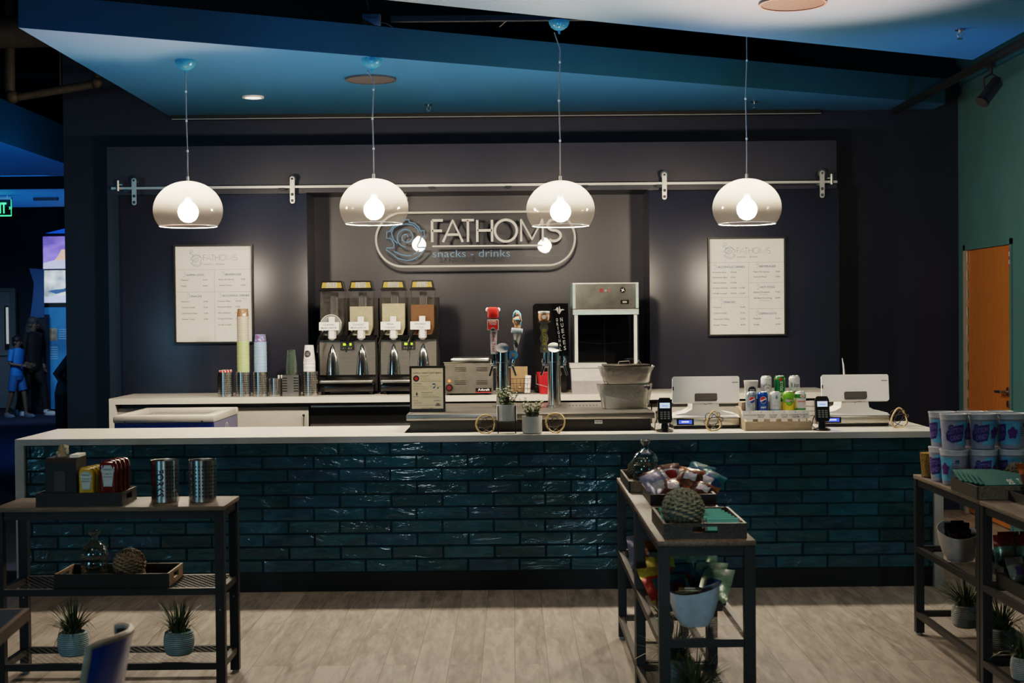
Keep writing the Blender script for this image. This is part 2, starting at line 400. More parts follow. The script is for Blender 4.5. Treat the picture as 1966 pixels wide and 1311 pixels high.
for px in (226,1597):
    gx = X(px,11.0,356); m = MB(); m.cyl((gx,-.022,RZ-.022), (gx,-.022,RZ+.058), .013, alu, seg=14).b2((gx,-.026,RZ+.022), (gx+(.035 if px<900 else -.035),-.018,RZ+.030), alu); m.build('end_stop', t)
m = MB(); ox, oz = X(896,11.55,487), Z(486,11.55,896); m.rbox((ox,11.545,oz), (.115,.008,.118), navyd, .003)
for a in (-.028,.028):
    for b in (-.03,.03): m.b2((ox+a-.008,11.539,oz+b-.012), (ox+a+.008,11.5415,oz+b+.012), black)
tag(m.build('wall_outlet'), 'dark square wall outlet plate behind the lettered bar sign', 'outlet', kind='thing')

# ------------------------------------------------------------------ ceiling fittings
def grille(px, py, Zc, r, label, mc=(.10,.085,.072)):
    Y = (Zc-CZ)*F/((607+(983-px)*.00925)-py); x = X(px, Y, py)
    t = thing('ceiling_speaker', label, 'speaker', (x, Y, Zc-.0105))
    m = MB(); m.lathe([(r-.012,.010),(r-.012,-.004),(r,-.004),(r,.010)], pm('speaker rim', (.06,.07,.075), .5), seg=40); m.build('rim', t)
    m = MB(); m.disc((0,0,0), r-.012, pm('speaker mesh %.2f' % mc[0], mc, .6, var=.3, scale=300), (0,0,-1), 40); m.build('mesh_grille', t)
grille(712, 152, CLZ, .175, 'round grey speaker grille in the blue ceiling behind the second pendant')
grille(1522, 6, CLZ, .178, 'round grey speaker grille in the nearer pale ceiling panel', (.0035,.020,.030))
x, Y = X(487,10.57,189), 10.55
t = thing('downlight', 'small glowing round downlight in the blue ceiling', 'ceiling light', (x, Y, CLZ-.0085))
m = MB(); m.lathe([(.062,.008),(.062,-.003),(.08,-.003),(.08,.008)], whitep, seg=28); m.build('trim_ring', t)
m = MB(); m.disc((0,0,0), .062, pm('downlight lens', (1,.9,.75), .5, emit=2.2), (0,0,-1), 28); m.build('lens', t)
def sprinkler(px, py, Zc, label, k=1):
    Y = (Zc-CZ)*F/((607+(983-px)*.00925)-py); x = X(px, Y, py); m = MB()
    m.lathe([(.0,0),(.028,0),(.030,-.006),(.010,-.010),(.009,-.022)], chrome, seg=16)
    for q in (-1,1): m.tube([(q*.008,0,-.020),(q*.016,0,-.032),(q*.006,0,-.048),(0,0,-.052)], .003, chrome, 6)
    m.lathe([(0,-.052),(.018,-.053),(.018,-.056),(0,-.056)], chrome, seg=12)
    tag(m.build('ceiling_sprinkler', loc=(x, Y, Zc-.001)), label, 'sprinkler', 'ceiling sprinkler heads')
sprinkler(823, 201, CLZ, 'chrome sprinkler head in the blue ceiling right of the speaker grille')
sprinkler(1448, 195, CLZ, 'chrome sprinkler head in the blue ceiling behind the rightmost pendant cord')
sprinkler(1843, 58, CLZ, 'chrome sprinkler head in the nearer ceiling panel beside the track light')
m = MB(); tx = 3.09; m.b2((tx-.02,6.0,CLZ-.045), (tx+.02,11.45,CLZ-.004), black).b2((tx-.012,6.0,CLZ-.052), (tx+.012,11.45,CLZ-.046), black)
track = tag(m.build('light_track'), 'black ceiling track running from the right corner toward the front', 'track')
t = thing('ceiling_track_light', 'black spotlight head hanging from the ceiling track by the green wall', 'spotlight', (tx, 9.15, CLZ-.054))
m = MB(); m.box((0,0,-.012), (.03,.09,.02), black).cyl((0,0,-.02), (0,0,-.06), .010, black, seg=10); m.build('adapter', t)
m = MB(); m.tube([(0,0,-.058),(.0,0,-.062),(-.048,0,-.09),(-.048,0,-.16)], .006, black).tube([(0,0,-.062),(.048,0,-.09),(.048,0,-.16)], .006, black)
m.cyl((-.052,0,-.16), (-.042,0,-.16), .014, steeld).cyl((.042,0,-.16), (.052,0,-.16), .014, steeld); m.build('yoke', t)
m = MB(); a = Vector((-.62,-.25,-.74)).normalized(); c = Vector((0,0,-.165))
m.cyl(c-a*.07, c+a*.10, .041, pm('bronze black housing', (.03,.026,.022), .4)); m.cyl(c+a*.10, c+a*.115, .044, black); m.cyl(c-a*.09, c-a*.07, .033, steeld)
m.build('housing', t)
# open ceiling above: pipes, conduit, box
t = None
iron = pm('old iron pipe', (.050,.042,.034), .7, var=.3)
m = MB(); P = [at(18,60,11.2), at(20,182,11.2)]; m.tube([at(18,-60,11.2), at(19,175,11.2)], .04, iron, 12).ball(at(24,186,11.2), .052, iron)
m.tube([at(30,187,11.2), at(178,162,11.2)], .032, iron, 12).ball(at(186,158,11.2), .045, iron).tube([at(188,150,11.2), at(190,60,11.2)], .032, iron, 12)
tag(m.build('ceiling_pipe'), 'dark iron pipe with two elbows in the open ceiling at left', 'pipe')
m = MB(); m.tube([at(115,90,11.2), at(116,168,11.2)], .006, iron, 6); tag(m.build('pipe_hanger_wire'), 'thin hanger wire holding up the dark iron pipe', 'wire')
m = MB(); m.tube([at(-120,66,10.9), at(150,58,10.9)], .12, iron, 16); tag(m.build('ceiling_duct'), 'dark round duct high in the open ceiling at upper left', 'duct')
m = MB(); cz = CLZ+.23; m.b2((-.75,9.035,cz), (2.3,9.075,cz+.035), pm('galvanised strut', (.10,.09,.08), .5, .7)); tag(m.build('ceiling_strut'), 'thin metal strut above the ceiling gap holding two pendant lamps', 'strut')
jb = at(712,38,8.97); m = MB(); m.rbox((0,0,0), (.115,.06,.075), pm('grey junction box', (.10,.12,.12), .6), .004)
fn = plane((-.045,-.031,.008)); m.text('FENCE', .014, ink, fn, width=.085, bold=.01)
m.tube([(-.05,0,.0),(-.09,0,.01),(-.15,0,.04),(-.24,0,.02)], .004, iron).tube([(.05,0,-.01),(.09,0,-.015),(.13,0,-.04)], .004, iron).tube([(-.02,0,.037),(-.018,0,.08),(-.05,0,.2)], .004, iron)
tag(m.build('junction_box', loc=(jb.x, 9.03, CLZ+.195+.04)), 'small grey electrical box with cables on top of the blue ceiling edge', 'junction box')
for a, b, lb in (((985,28),(958,52),'thin bright wire hanging in the ceiling gap left of the third pendant canopy'), ((1066,36),(1072,50),'short bright wire above the third pendant canopy')):
    m = MB(); m.tube([at(a[0],a[1]-30,9.05), at(*a,9.05), at(*b,9.05)], .004, alu, 6); tag(m.build('hanging_wire'), lb, 'wire')

# ------------------------------------------------------------------ pendants
PY = 9.05
def shade_mat():
    m = bpy.data.materials.new('frosted to clear dome'); m.use_nodes = True
    n, l = m.node_tree.nodes, m.node_tree.links; n.remove(n['Principled BSDF'])
    tc = n.new('ShaderNodeTexCoord'); sp = n.new('ShaderNodeSeparateXYZ'); l.new(tc.outputs['Object'], sp.inputs[0])
    mr = n.new('ShaderNodeMapRange'); mr.inputs['From Min'].default_value = -.215; mr.inputs['From Max'].default_value = .0
    mr.inputs['To Min'].default_value = .012; mr.inputs['To Max'].default_value = .70; mr.interpolation_type = 'SMOOTHSTEP'; l.new(sp.outputs['Z'], mr.inputs['Value'])
    nz = n.new('ShaderNodeTexNoise'); nz.inputs['Scale'].default_value = 60; l.new(tc.outputs['Object'], nz.inputs['Vector'])
    tr = n.new('ShaderNodeBsdfTransparent'); tr.inputs['Color'].default_value = (.97,.97,.96,1)
    tl = n.new('ShaderNodeBsdfTranslucent'); tl.inputs['Color'].default_value = (.34,.31,.275,1)
    df = n.new('ShaderNodeBsdfDiffuse'); df.inputs['Color'].default_value = (.34,.31,.275,1)
    m0 = n.new('ShaderNodeMixShader'); m0.inputs[0].default_value = .5; l.new(tl.outputs[0], m0.inputs[1]); l.new(df.outputs[0], m0.inputs[2])
    m1 = n.new('ShaderNodeMixShader'); l.new(mr.outputs[0], m1.inputs[0]); l.new(tr.outputs[0], m1.inputs[1]); l.new(m0.outputs[0], m1.inputs[2])
    gl = n.new('ShaderNodeBsdfGlossy'); gl.inputs['Roughness'].default_value = .04; gl.inputs['Color'].default_value = (1,.97,.93,1)
    lw = n.new('ShaderNodeLayerWeight'); lw.inputs['Blend'].default_value = .12
    m3 = n.new('ShaderNodeMath'); m3.operation = 'MULTIPLY_ADD'; m3.inputs[1].default_value = .55; m3.inputs[2].default_value = .012; l.new(lw.outputs['Facing'], m3.inputs[0])
    rf = n.new('ShaderNodeBsdfRefraction'); rf.inputs['IOR'].default_value = 1.0; rf.inputs['Roughness'].default_value = .5; rf.inputs['Color'].default_value = (1,.96,.92,1)
    mh = n.new('ShaderNodeMixShader'); mh.inputs[0].default_value = .42; l.new(m1.outputs[0], mh.inputs[1]); l.new(rf.outputs[0], mh.inputs[2]); m1 = mh
    m2 = n.new('ShaderNodeMixShader'); l.new(m3.outputs[0], m2.inputs[0]); l.new(m1.outputs[0], m2.inputs[1]); l.new(gl.outputs[0], m2.inputs[2])
    l.new(m2.outputs[0], n['Material Output'].inputs['Surface'])
    return m
shm = shade_mat()
bulbm = pm('glowing bulb', (1,.82,.61), .5, var=.01, emit=BULB)
canm = clearmat('blue tinted canopy', (.35,.75,.92), .25, .05, milk=.6, mcol=(.14,.62,.85))
def pendant(px, ptop, pcx, canz, label, bend):
    x = X(px, PY, 390); zt = Z(ptop, PY, px); xc = X(pcx, PY, 120)-x
    t = thing('pendant_lamp', label, 'pendant lamp', (x, PY, zt), group='clear dome pendant lamps over the bar')
    R = .218; pr = []
    for k in range(19):
        a = math.radians(2+ (124-2)*k/18); pr.append((R*math.sin(a), -.186+R*.86*math.cos(a) if a < PI/2 else -.186+R*.82*math.cos(a)))
    pr2 = [(r-.004, z-(.004 if i < 12 else 0)) for i, (r, z) in enumerate(pr)][::-1]
    m = MB(); m.lathe(pr, shm, seg=48); m.build('shade', t)
    m = MB(); re = pr[-1]; m.tube([(re[0]*math.cos(2*PI*k/48), re[0]*math.sin(2*PI*k/48), re[1]) for k in range(48)], .0028, pm('glowing dome rim', (.55,.52,.48), .2, emit=.25), 6, True); m.build('shade_rim', t)  # slight emission added for bulb light caught in the rim
    m = MB(); m.lathe([(.0,.030),(.009,.03),(.010,.0),(.016,-.004),(.016,-.07),(.020,-.075),(.020,-.12),(.0,-.12)], whitep, seg=16); m.build('socket', t)
    m = MB(); m.lathe([(0,-.262),(.022,-.258),(.045,-.244),(.060,-.220),(.065,-.196),(.060,-.172),(.046,-.150),(.026,-.132),(.018,-.1205),(0,-.1205)], bulbm, seg=16); m.build('bulb', t)
    h = canz-zt; m = MB()
    pts = [(0,0,.02),(.001,0,h*.25),(-.004,0,h*.5)]+([(.004,0,h*.72),(.006,0,h*.82),(xc-.03,0,h-.075)] if bend else [(xc,0,h*.75),(xc,0,h-.07)])
    m.tube(pts, .0042, pm('clear flex cord', (.30,.29,.28), .4), 6)
    for q in (.25,.5,.74): m.cyl((pts[1][0] if q<.3 else (pts[2][0] if q<.6 else pts[3][0]),0,h*q-.006), (pts[1][0] if q<.3 else (pts[2][0] if q<.6 else pts[3][0]),0,h*q+.006), .007, whitep, seg=8)
    m.build('cord', t)
    m = MB(); m.lathe([(.066,h-.0015),(.064,h-.02),(.052,h-.042),(.030,h-.058),(.010,h-.064),(.006,h-.085),(0,h-.085)], canm, c=(xc,0,0), seg=24)
    m.lathe([(0,h-.002),(.04,h-.002),(.04,h-.02),(0,h-.02)], steel, c=(xc,0,0), seg=16); m.build('canopy', t)
    return t
pendant(361, 348, 356, CLZ, 'clear dome pendant lamp above the left menu board', False)
pendant(718, 343, 714, CLZ, 'clear dome pendant lamp above the pair of slush machines', True)
pendant(1076, 347, 1074, CLZ+.229, 'clear dome pendant lamp in front of the last letters of the bar sign', True)
pendant(1434, 343, 1434, CLZ+.229, 'clear dome pendant lamp above the right menu board', False)
# ------------------------------------------------------------------ front counter
CT, CF, CB = .914, 8.30, 9.10
CX0, CX1 = X(28,CF,845), X(1811,CF,830)
KX0, KX1, KY0, KY1, KT = X(780,8.55,805), X(1257,8.55,800), 8.55, 9.62, 1.022
t = thing('bar_counter', 'long white topped bar counter faced with glossy dark teal brick tiles', 'counter')
m = MB(); nx0, nx1, ny = KX0-.012, KX1+.012, 8.525
m.prism([(CX0,CF),(CX1,CF),(CX1,CB),(nx1,CB),(nx1,ny),(nx0,ny),(nx0,CB),(CX0,CB)], CT-.037, CT, white); m.build('worktop', t)
for a in (CX0, CX1-.052):
    m = MB(); m.b2((a,CF,0), (a+.052,CB,CT-.0375), white); m.build('end_panel', t)
tm = bpy.data.materials.new('glazed teal brick tile'); tm.use_nodes = True
n, l = tm.node_tree.nodes, tm.node_tree.links; b = n['Principled BSDF']
at_ = n.new('ShaderNodeAttribute'); at_.attribute_name = 'tile_tint'
tc = n.new('ShaderNodeTexCoord'); n1 = n.new('ShaderNodeTexNoise'); n1.inputs['Scale'].default_value = 7; n1.inputs['Detail'].default_value = 4; n1.inputs['Distortion'].default_value = 1.2
mp = n.new('ShaderNodeMapping'); mp.inputs['Scale'].default_value = (1,1,2.4); l.new(tc.outputs['Object'], mp.inputs['Vector']); l.new(mp.outputs['Vector'], n1.inputs['Vector'])
r1 = n.new('ShaderNodeValToRGB'); r1.color_ramp.elements[0].position = .25; r1.color_ramp.elements[0].color = (.6,.6,.6,1); r1.color_ramp.elements[1].position = .75; r1.color_ramp.elements[1].color = (1.2,1.2,1.2,1)
l.new(n1.outputs['Fac'], r1.inputs['Fac'])
mu = n.new('ShaderNodeMix'); mu.data_type = 'RGBA'; mu.blend_type = 'MULTIPLY'; mu.inputs['Factor'].default_value = 1
l.new(at_.outputs['Color'], mu.inputs['A']); l.new(r1.outputs['Color'], mu.inputs['B']); l.new(mu.outputs['Result'], b.inputs['Base Color'])
n2 = n.new('ShaderNodeTexNoise'); n2.inputs['Scale'].default_value = 4.5; n2.inputs['Detail'].default_value = 3; n2.inputs['Distortion'].default_value = 2.2; l.new(mp.outputs['Vector'], n2.inputs['Vector'])
bp = n.new('ShaderNodeBump'); bp.inputs['Strength'].default_value = .55; bp.inputs['Distance'].default_value = .012; l.new(n2.outputs['Fac'], bp.inputs['Height']); l.new(bp.outputs['Normal'], b.inputs['Normal'])
b.inputs['Roughness'].default_value = .17; b.inputs['Specular IOR Level'].default_value = .55
grout = pm('dark grout', (.010,.032,.040), .85)
TX0, TX1, TZ0, TZ1 = CX0+.0525, CX1-.0525, .112, CT-.0375
m = MB(); m.b2((TX0,8.335,TZ0), (TX1,8.36,TZ1), grout)
rnd = random.Random(3); tints = []; nrow = 10; rh = (TZ1-TZ0)/nrow; L = .3015
tints += [(.01,.01,.01)]*6
for r in range(nrow):
    z0, z1 = TZ0+r*rh, TZ0+(r+1)*rh; x = TX0-L*(0.5 if r % 2 else 0)-.12+rnd.uniform(-.004,.004)
    while x < TX1:
        a, c2 = max(x+.0025, TX0), min(x+L-.0025, TX1); x += L
        if c2-a < .015: continue
        w, hh = c2-a, rh-.005; cx, cz2 = (a+c2)/2, (z0+z1)/2
        M = Matrix.Translation((cx, 8.3345, cz2)) @ Matrix.Rotation(rnd.uniform(-.018,.018),4,'X') @ Matrix.Rotation(rnd.uniform(-.006,.006),4,'Z') @ Matrix.Rotation(rnd.uniform(-.003,.003),4,'Y')
        e = .0045; x1_, z1_ = w/2, hh/2
        vs = [(-x1_,0,-z1_),(x1_,0,-z1_),(x1_,0,z1_),(-x1_,0,z1_),(-x1_+e,-.0065,-z1_+e),(x1_-e,-.0065,-z1_+e),(x1_-e,-.0065,z1_-e),(-x1_+e,-.0065,z1_-e)]
        nf = len(m.f)
        m.add(vs, [(4,5,6,7),(0,1,5,4),(1,2,6,5),(2,3,7,6),(3,0,4,7)], tm, False, M)
        k = rnd.random(); q = rnd.uniform(.72,1.15)
        base = (.020,.135,.175) if k < .5 else ((.024,.130,.155) if k < .8 else (.026,.115,.170))
        tints += [tuple(v*q for v in base)]*5
tp = m.build('tile_panel', t)
ca = tp.data.color_attributes.new('tile_tint', 'FLOAT_COLOR', 'CORNER')
for p in tp.data.polygons:
    for li in p.loop_indices: ca.data[li].color = tints[p.index]+(1,)
m = MB(); m.b2((TX0,8.342,0), (TX1,8.36,TZ0), pm('black kick board', (.006,.006,.007), .5)); m.build('kickplate', t)
m = MB(); m.b2((TX0,8.361,.0), (KX0-.03,9.05,CT-.038), greyp).b2((KX1+.03,8.361,0), (TX1,9.05,CT-.038), greyp).b2((KX0-.03,8.361,0), (KX1+.03,8.50,CT-.038), greyp); m.build('base_cabinet', t)
# draft beer cooler set into the counter
t = thing('draft_cooler', 'long low stainless topped draft cooler with black body behind the counter', 'cooler', ((KX0+KX1)/2, 0, 0))
w = (KX1-KX0)/2
m = MB(); m.rbox((0,(KY0+KY1)/2,KT-.0185), (2*w,KY1-KY0,.037), pm('dull stainless top', (.30,.29,.27), .3, .9, var=.12, scale=7), .004); m.build('steel_top', t)
m = MB(); m.b2((-w+.02,KY0+.03,0), (w-.02,KY1-.02,KT-.0375), pm('black cooler body', (.012,.011,.010), .5)); m.build('cooler_body', t)
m = MB(); lx = X(1149,8.58,809)-(KX0+KX1)/2; m.b2((lx-.024,KY0+.0285,KT-.067), (lx+.024,KY0+.0298,KT-.046), paper)
m.text('CLEAN SIDE', .008, ink, plane((lx-.019,KY0+.028,KT-.060)), width=.038, bold=.01); m.build('rating_label', t)
for k,px in enumerate((945,1095)):
    gx = X(px,9.1,780)-(KX0+KX1)/2; m = MB()
    for j in range(9): m.b2((gx+j*.022,9.24,KT-.0005), (gx+j*.022+.008,9.31,KT+.0006), darkhole)
    m.build('drip_grate', t)
# ------------------------------------------------------------------ back bar
BF, BT = 10.33, 1.035
BX0, BX1 = X(209,BF,768), X(1604,BF,757)
t = thing('back_bar', 'white topped back counter with grey cabinet fronts along the navy wall', 'counter')
m = MB(); m.b2((BX0,BF,BT-.043), (BX1,11.02,BT), pm('white back worktop', (.66,.62,.56), .3, var=.02)); m.build('worktop', t)
m = MB(); m.b2((BX0,BF,0), (BX0+.045,11.02,BT-.0435), white); m.build('end_panel', t)
m = MB(); m.b2((BX0+.05,BF+.10,.1), (BX1,11.0,BT-.044), blackg); m.build('carcass', t)
def cab(p0, p1, hside):
    a, c2 = X(p0,BF+.06,790), X(p1,BF+.06,790); m = MB(); m.rbox(((a+c2)/2,BF+.07,.53), (c2-a,.022,.86), greyp, .002); o = m.build('cabinet_door', t)
    if hside is not None:
        hx = c2-.03 if hside else a+.03; m = MB(); m.tube([(hx,BF+.058,.90),(hx,BF+.03,.90),(hx,BF+.03,.80),(hx,BF+.058,.80)], .005, steeld).ball((hx,BF+.03,.90), .010, black).ball((hx,BF+.03,.80), .010, black); m.build('handle', o)
cab(224, 592, True); cab(1000, 1250, None); cab(1252, 1425, False); cab(1427, 1600, None)
m = MB(); a, c2 = X(597,BF+.06,790), X(790,BF+.06,790)
m.b2((a,BF+.055,.955), (c2,BF+.075,.968), alu).b2((a,BF+.02,.80), (c2,BF+.08,.835), steel).b2((a,BF+.02,.1), (c2,BF+.03,.80), steel); m.build('undercounter_fridge', t)
# chest freezer
fx0, fx1, FT = X(216,9.32,800), X(411,9.32,800), .978
t = thing('chest_freezer', 'pale chest freezer with dark sliding glass lid and blue sides behind the counter', 'freezer')
bluef = pm('blue freezer panel', (.01,.05,.36), .4); bl2 = pm('grey blue freezer side', (.10,.11,.22), .45)
m = MB(); m.b2((fx0+.01,9.335,.05), (fx1-.004,10.14,.927), bl2).b2((fx0+.01,9.328,.05), (fx1-.01,9.3345,.927), bluef); m.b2((fx0+.02,9.36,0), (fx1-.02,10.1,.05), black)
fn = plane((fx1-.0030,9.75,.80), (0,1,0)); m.ribbon(arc(0,0,.06,200,20,10,.10), .006, paper, fn); m.build('cabinet_body', t)
m = MB(); r_ = pm('pale grey plastic', (.52,.49,.44), .4, var=.03)
for a,b_ in (((fx0,9.32,.928),(fx1,9.40,FT)),((fx0,10.08,.928),(fx1,10.16,FT)),((fx0,9.4005,.928),(fx0+.05,10.0795,FT)),((fx1-.05,9.4005,.928),(fx1,10.0795,FT))):
    m.rbox([(a[i]+b_[i])/2 for i in range(3)], [b_[i]-a[i] for i in range(3)], r_, .012)
for q in (fx0+.08, fx1-.08): m.cyl((q,9.3185,.938), (q,9.322,.938), .006, black, seg=8)
m.build('lid_frame', t)
m = MB(); m.b2((fx0+.051,9.401,.945), (fx1-.051,10.079,.952), pm('dark freezer glass', (.03,.03,.032), .06, coat=1)); m.build('glass_lid', t)
m = MB(); m.b2((fx0+.07,9.43,.953), (fx1-.07,9.46,.967), r_).b2((fx0+.07,9.99,.953), (fx1-.07,10.03,.967), r_).b2((fx0+.07,9.4605,.953), (fx0+.10,9.9895,.967), r_).b2((fx1-.10,9.4605,.953), (fx1-.07,9.9895,.967), r_); m.build('lid_trim', t)

# ------------------------------------------------------------------ lettering shapes
LET = {'F': ([[(0,0),(0,1)],[(0,1),(.5,1)],[(0,.52),(.46,.52)]], .52), 'A': ([[(0,0),(.46,1),(.92,0)],[(.20,.34),(.72,.34)]], .92),
 'T': ([[(0,1),(.56,1)],[(.28,1),(.28,0)]], .56), 'H': ([[(0,0),(0,1)],[(.66,0),(.66,1)],[(0,.52),(.66,.52)]], .66),
 'O': ([arc(.52,.5,.5,0,360,28)], 1.04), 'M': ([[(0,0),(0,1),(.49,.08),(.98,1),(.98,0)]], .98),
 'S': ([arc(.27,.745,.245,50,270,14,.25)+arc(.27,.25,.26,90,-135,14,.245)], .54)}
def strokes(word, gap=.20):
    out = []
    for ch, x, k in zip(word, (0,.50,1.385,2.10,2.90,4.14,5.34), (1,1,1,1.04,1.02,1.02,1.2)): out += [[(x+p[0]*k, p[1]) for p in s_] for s_ in LET[ch][0]]
    return out, 5.99
FAT, FATW = strokes('FATHOMS')
def helmet_lines():
    """diving helmet drawing: unit about 1 high, centred at 0,0"""
    q = lambda P: [((p[0]-530)/300., -(p[1]-533)/300.) for p in P]
    sp = [(530+ (12+ a/600*58)*math.cos(math.radians(a)), 512-(12+a/600*58)*math.sin(math.radians(a))) for a in range(0,640,15)]
    return [q([(440,588),(441,560),(418,518)]), q([(415,468),(430,442),(468,410),(503,402)]), q([(503,404),(508,388),(550,385),(556,404)]), q([(556,404),(590,412),(622,440),(633,470)]),
            q([(635,515),(628,545),(612,565),(612,587)]), q([(612,587),(672,586),(668,600),(620,650),(575,675),(530,681),(470,665),(420,627),(382,600),(388,589),(440,588)]),
            q([(415,468),(390,472),(388,518),(420,520)]), q([(632,468),(660,465),(663,510),(635,514)]),
            q([(466,558),(440,530),(424,480),(440,445),(475,425),(530,416),(580,424),(612,452),(622,480)]), q(sp), q([(440,613),(490,638),(535,647),(570,645)]), q([(583,637),(605,625),(622,603)])]
HEL = helmet_lines()
# hanging bar sign
SY = 11.24; s_ = SY/F
t = thing('bar_sign', 'clear oval sign with cream tube lettering reading FATHOMS and blue diving helmet', 'sign', (0, SY, 0))
sc_ = at(913, 459, SY); pw, ph = 381*s_, 103*s_
m = MB(); m.prismy(rrect(pw+.02, ph+.02, (ph+.02)/2-.001, 14, sc_.x, sc_.z), 0, .008, acryl, True); m.build('acrylic_panel', t)
ring = [(p[0], -.014, p[1]) for p in rrect(pw, ph, ph/2-.001, 14, sc_.x, sc_.z)]
m = MB(); m.tube(ring, .0095, neonw, 8, True); m.build('outline_tube', t)
m = MB(); o = at(830, 465, SY); e = at(1077, 462, SY); H = 41.5*s_; kx = (e.x-o.x)/(FATW); fl = (0,-1,0)
for st in FAT:
    P = [(o.x+p[0]*kx, -.012, o.z+p[1]*H) for p in st]
    m.ribbon([(p[0],p[2]) for p in P], .0185, neonw, plane((0,-.019,0))); m.ribbon([(p[0],p[2]) for p in P], .0185, neonw, plane((0,-.004,0)))
    for a,b_ in zip(P, P[1:]): m.tube([a,b_], .0080, neonw, 6)
m.b2((o.x,-.02,Z(472,SY,936)-.006), (X(1041,SY,470),-.005,Z(472,SY,936)+.006), neonw); m.build('lettering', t, label='cream FATHOMS lettering with an underline')
m = MB(); o2 = at(831, 494, SY); m.text('snacks - drinks', 14.2*s_/1.0, neonb, plane((o2.x,-.010,o2.z)), width=148*s_, bold=-.012); m.build('small_lettering', t, label='pale blue snacks - drinks lettering')
m = MB(); hc = at(780, 461, SY); hs = 300/3.781*s_
for pl in HEL: m.tube([(hc.x+p[0]*hs, -.010, hc.z+p[1]*hs) for p in pl], .0052, neonb, 6)
m.build('helmet_emblem', t, label='pale blue diving helmet outline')
m = MB()
for px,py,r in ((747,395,6),(748,414,2.6),(779,381,3)):
    c = at(px,py,SY); m.tube([(c.x+p[0], -.012, c.z+p[1]) for p in arc(0,0,r*s_,0,360,14)[:-1]], .0035, neonw, 6, True)
m.build('bubble_outline', t)
for px in (779,1062):
    c = at(px,405,SY); m = MB(); m.tube([(c.x,.004,c.z-.01),(c.x,.004,OZ-.001)], .0022, alu, 6); m.build('hanging_wire', t)
# ------------------------------------------------------------------ menu boards
def menu(px0, py0, px1, py1, label, items, W, Hh, ox, oy, logo):
    Y = 11.0; a = at(px0,(py0+py1)/2,Y); b_ = at(px1,(py0+py1)/2,Y); tp_, bt = at((px0+px1)/2,py0,Y), at((px0+px1)/2,py1,Y)
    w, h = b_.x-a.x, tp_.z-bt.z; cx, cz = (a.x+b_.x)/2, (tp_.z+bt.z)/2
    t = thing('menu_board', label, 'menu board', (cx, Y+.0225, cz), kind='thing')
    m = MB(); f = .013
    m.b2((-w/2-f,-.03,h/2), (w/2+f,0,h/2+f), black).b2((-w/2-f,-.03,-h/2-f), (w/2+f,0,-h/2), black).b2((-w/2-f,-.03,-h/2), (-w/2,0,h/2), black).b2((w/2,-.03,-h/2), (w/2+f,0,h/2), black)
    m.build('frame', t)
    m = MB(); m.b2((-w/2,-.016,-h/2), (w/2,-.002,h/2), paper); m.build('sheet', t)
    k = w/W
    u = lambda x: -w/2+(x-ox)*k
    v = lambda y: h/2-(y-oy)*h/Hh
    yy = -.0168; m = MB(); kh = h/Hh
    for it in items:
        if it[0] == 'l':
            x0, y0, x1, y1 = it[1:]; m.b2((u(x0)-.0008,yy,v(y1)-.0008), (u(x1)+.0008,yy+.0006,v(y0)+.0008), inkg)
        elif it[0] == 'h':
            _, s, x0, x1, y0, y1 = it; hh = (y1-y0)*kh
            m.text(s, hh, inkb, plane((u(x0),yy,v(y1))), width=(x1-x0)*k, bold=.03)
            for bx, by, br in ((-28,-22,13),(-10,2,7),(-34,18,4.5)): m.ribbon(arc(u(x0+bx),v((y0+y1)/2+by),br*k,0,360,12), .0014, inkb, plane((0,yy,0)))
        else:
            _, s, x0, yc, hh = it; m.text(s, hh*kh, ink, plane((u(x0),yy,v(yc)-hh*kh/2)), bold=.018 if hh > 9 else 0, width=len(s)*hh*.93*k if hh > 9 else None)
    m.build('menu_lettering', t)
    m = MB(); hx, hy, hsz, fx0, fx1, fy0, fy1, bub, s0, s1, sy0, sy1 = logo
    for pl in HEL: m.ribbon([(u(hx)+p[0]*hsz*k, v(hy)+p[1]*hsz*k) for p in pl], .0022, inkb, plane((0,yy,0)))
    for bx, by, br in bub: m.ribbon(arc(u(bx),v(by),br*k,0,360,14), .0018, inkb, plane((0,yy,0)))
    for st in FAT: m.ribbon([(u(fx0)+p[0]*(fx1-fx0)*k/FATW, v(fy1)+p[1]*(fy1-fy0)*kh) for p in st], .0026, inkg, plane((0,yy,0)))
    m.text('snacks - drinks', (sy1-sy0)*.8*kh, inkg, plane((u(s0),yy,v(sy1))), width=(s1-s0)*k); m.build('logo', t)
    return t
T = 14
def rows(lst): return [('t', s, x, y, T if len(r) < 1 else r[0]) for s, x, y, *r in lst]
left = [('l',108,358,1012,358),('l',108,624,1015,624),('l',570,358,570,1220),('h','DIPPIN DOTS',245,447,410,432),('h','BEVERAGES',703,890,407,429),('h','SNACKS',286,415,665,687),('h','ALCOHOLIC DRINKS',663,985,658,682)]
left += rows([('Regular',172,480),('6.25',435,480),('Large',170,551),('8.00',435,551),('Popcorn',175,739),('5.50',435,739),('Cotton Candy',176,808),('5.50',435,808),('Assorted Chips',177,880),('3.50',437,880),('Sweet Treats',178,950),('4.50',437,950),
 ('Pepsi Products',620,477),('4.00',888,475),('Canned Water',622,548),('3.50',888,547),('Premium Beer',605,737),('10.50',820,737),('Domestic Beer',606,805),('9.50',820,804),('Hard Seltzer',606,877),('10.50',820,877),('Frozen Drinks',607,947),('10.50',822,947),('13.00',915,947),('Craft Locals',608,1019),('10.50',824,1019),('13.00',915,1019),('16oz',822,707,7),('Souvenir Cup',900,708,7)])
menu(337.5,473,483,656,'white paper menu board in a black frame behind the tall paper cup stacks',left,905,1140,108,82,(360,248,150,442,845,183,250,((302,137,17),(288,164,10),(311,181,6)),442,692,275,302))
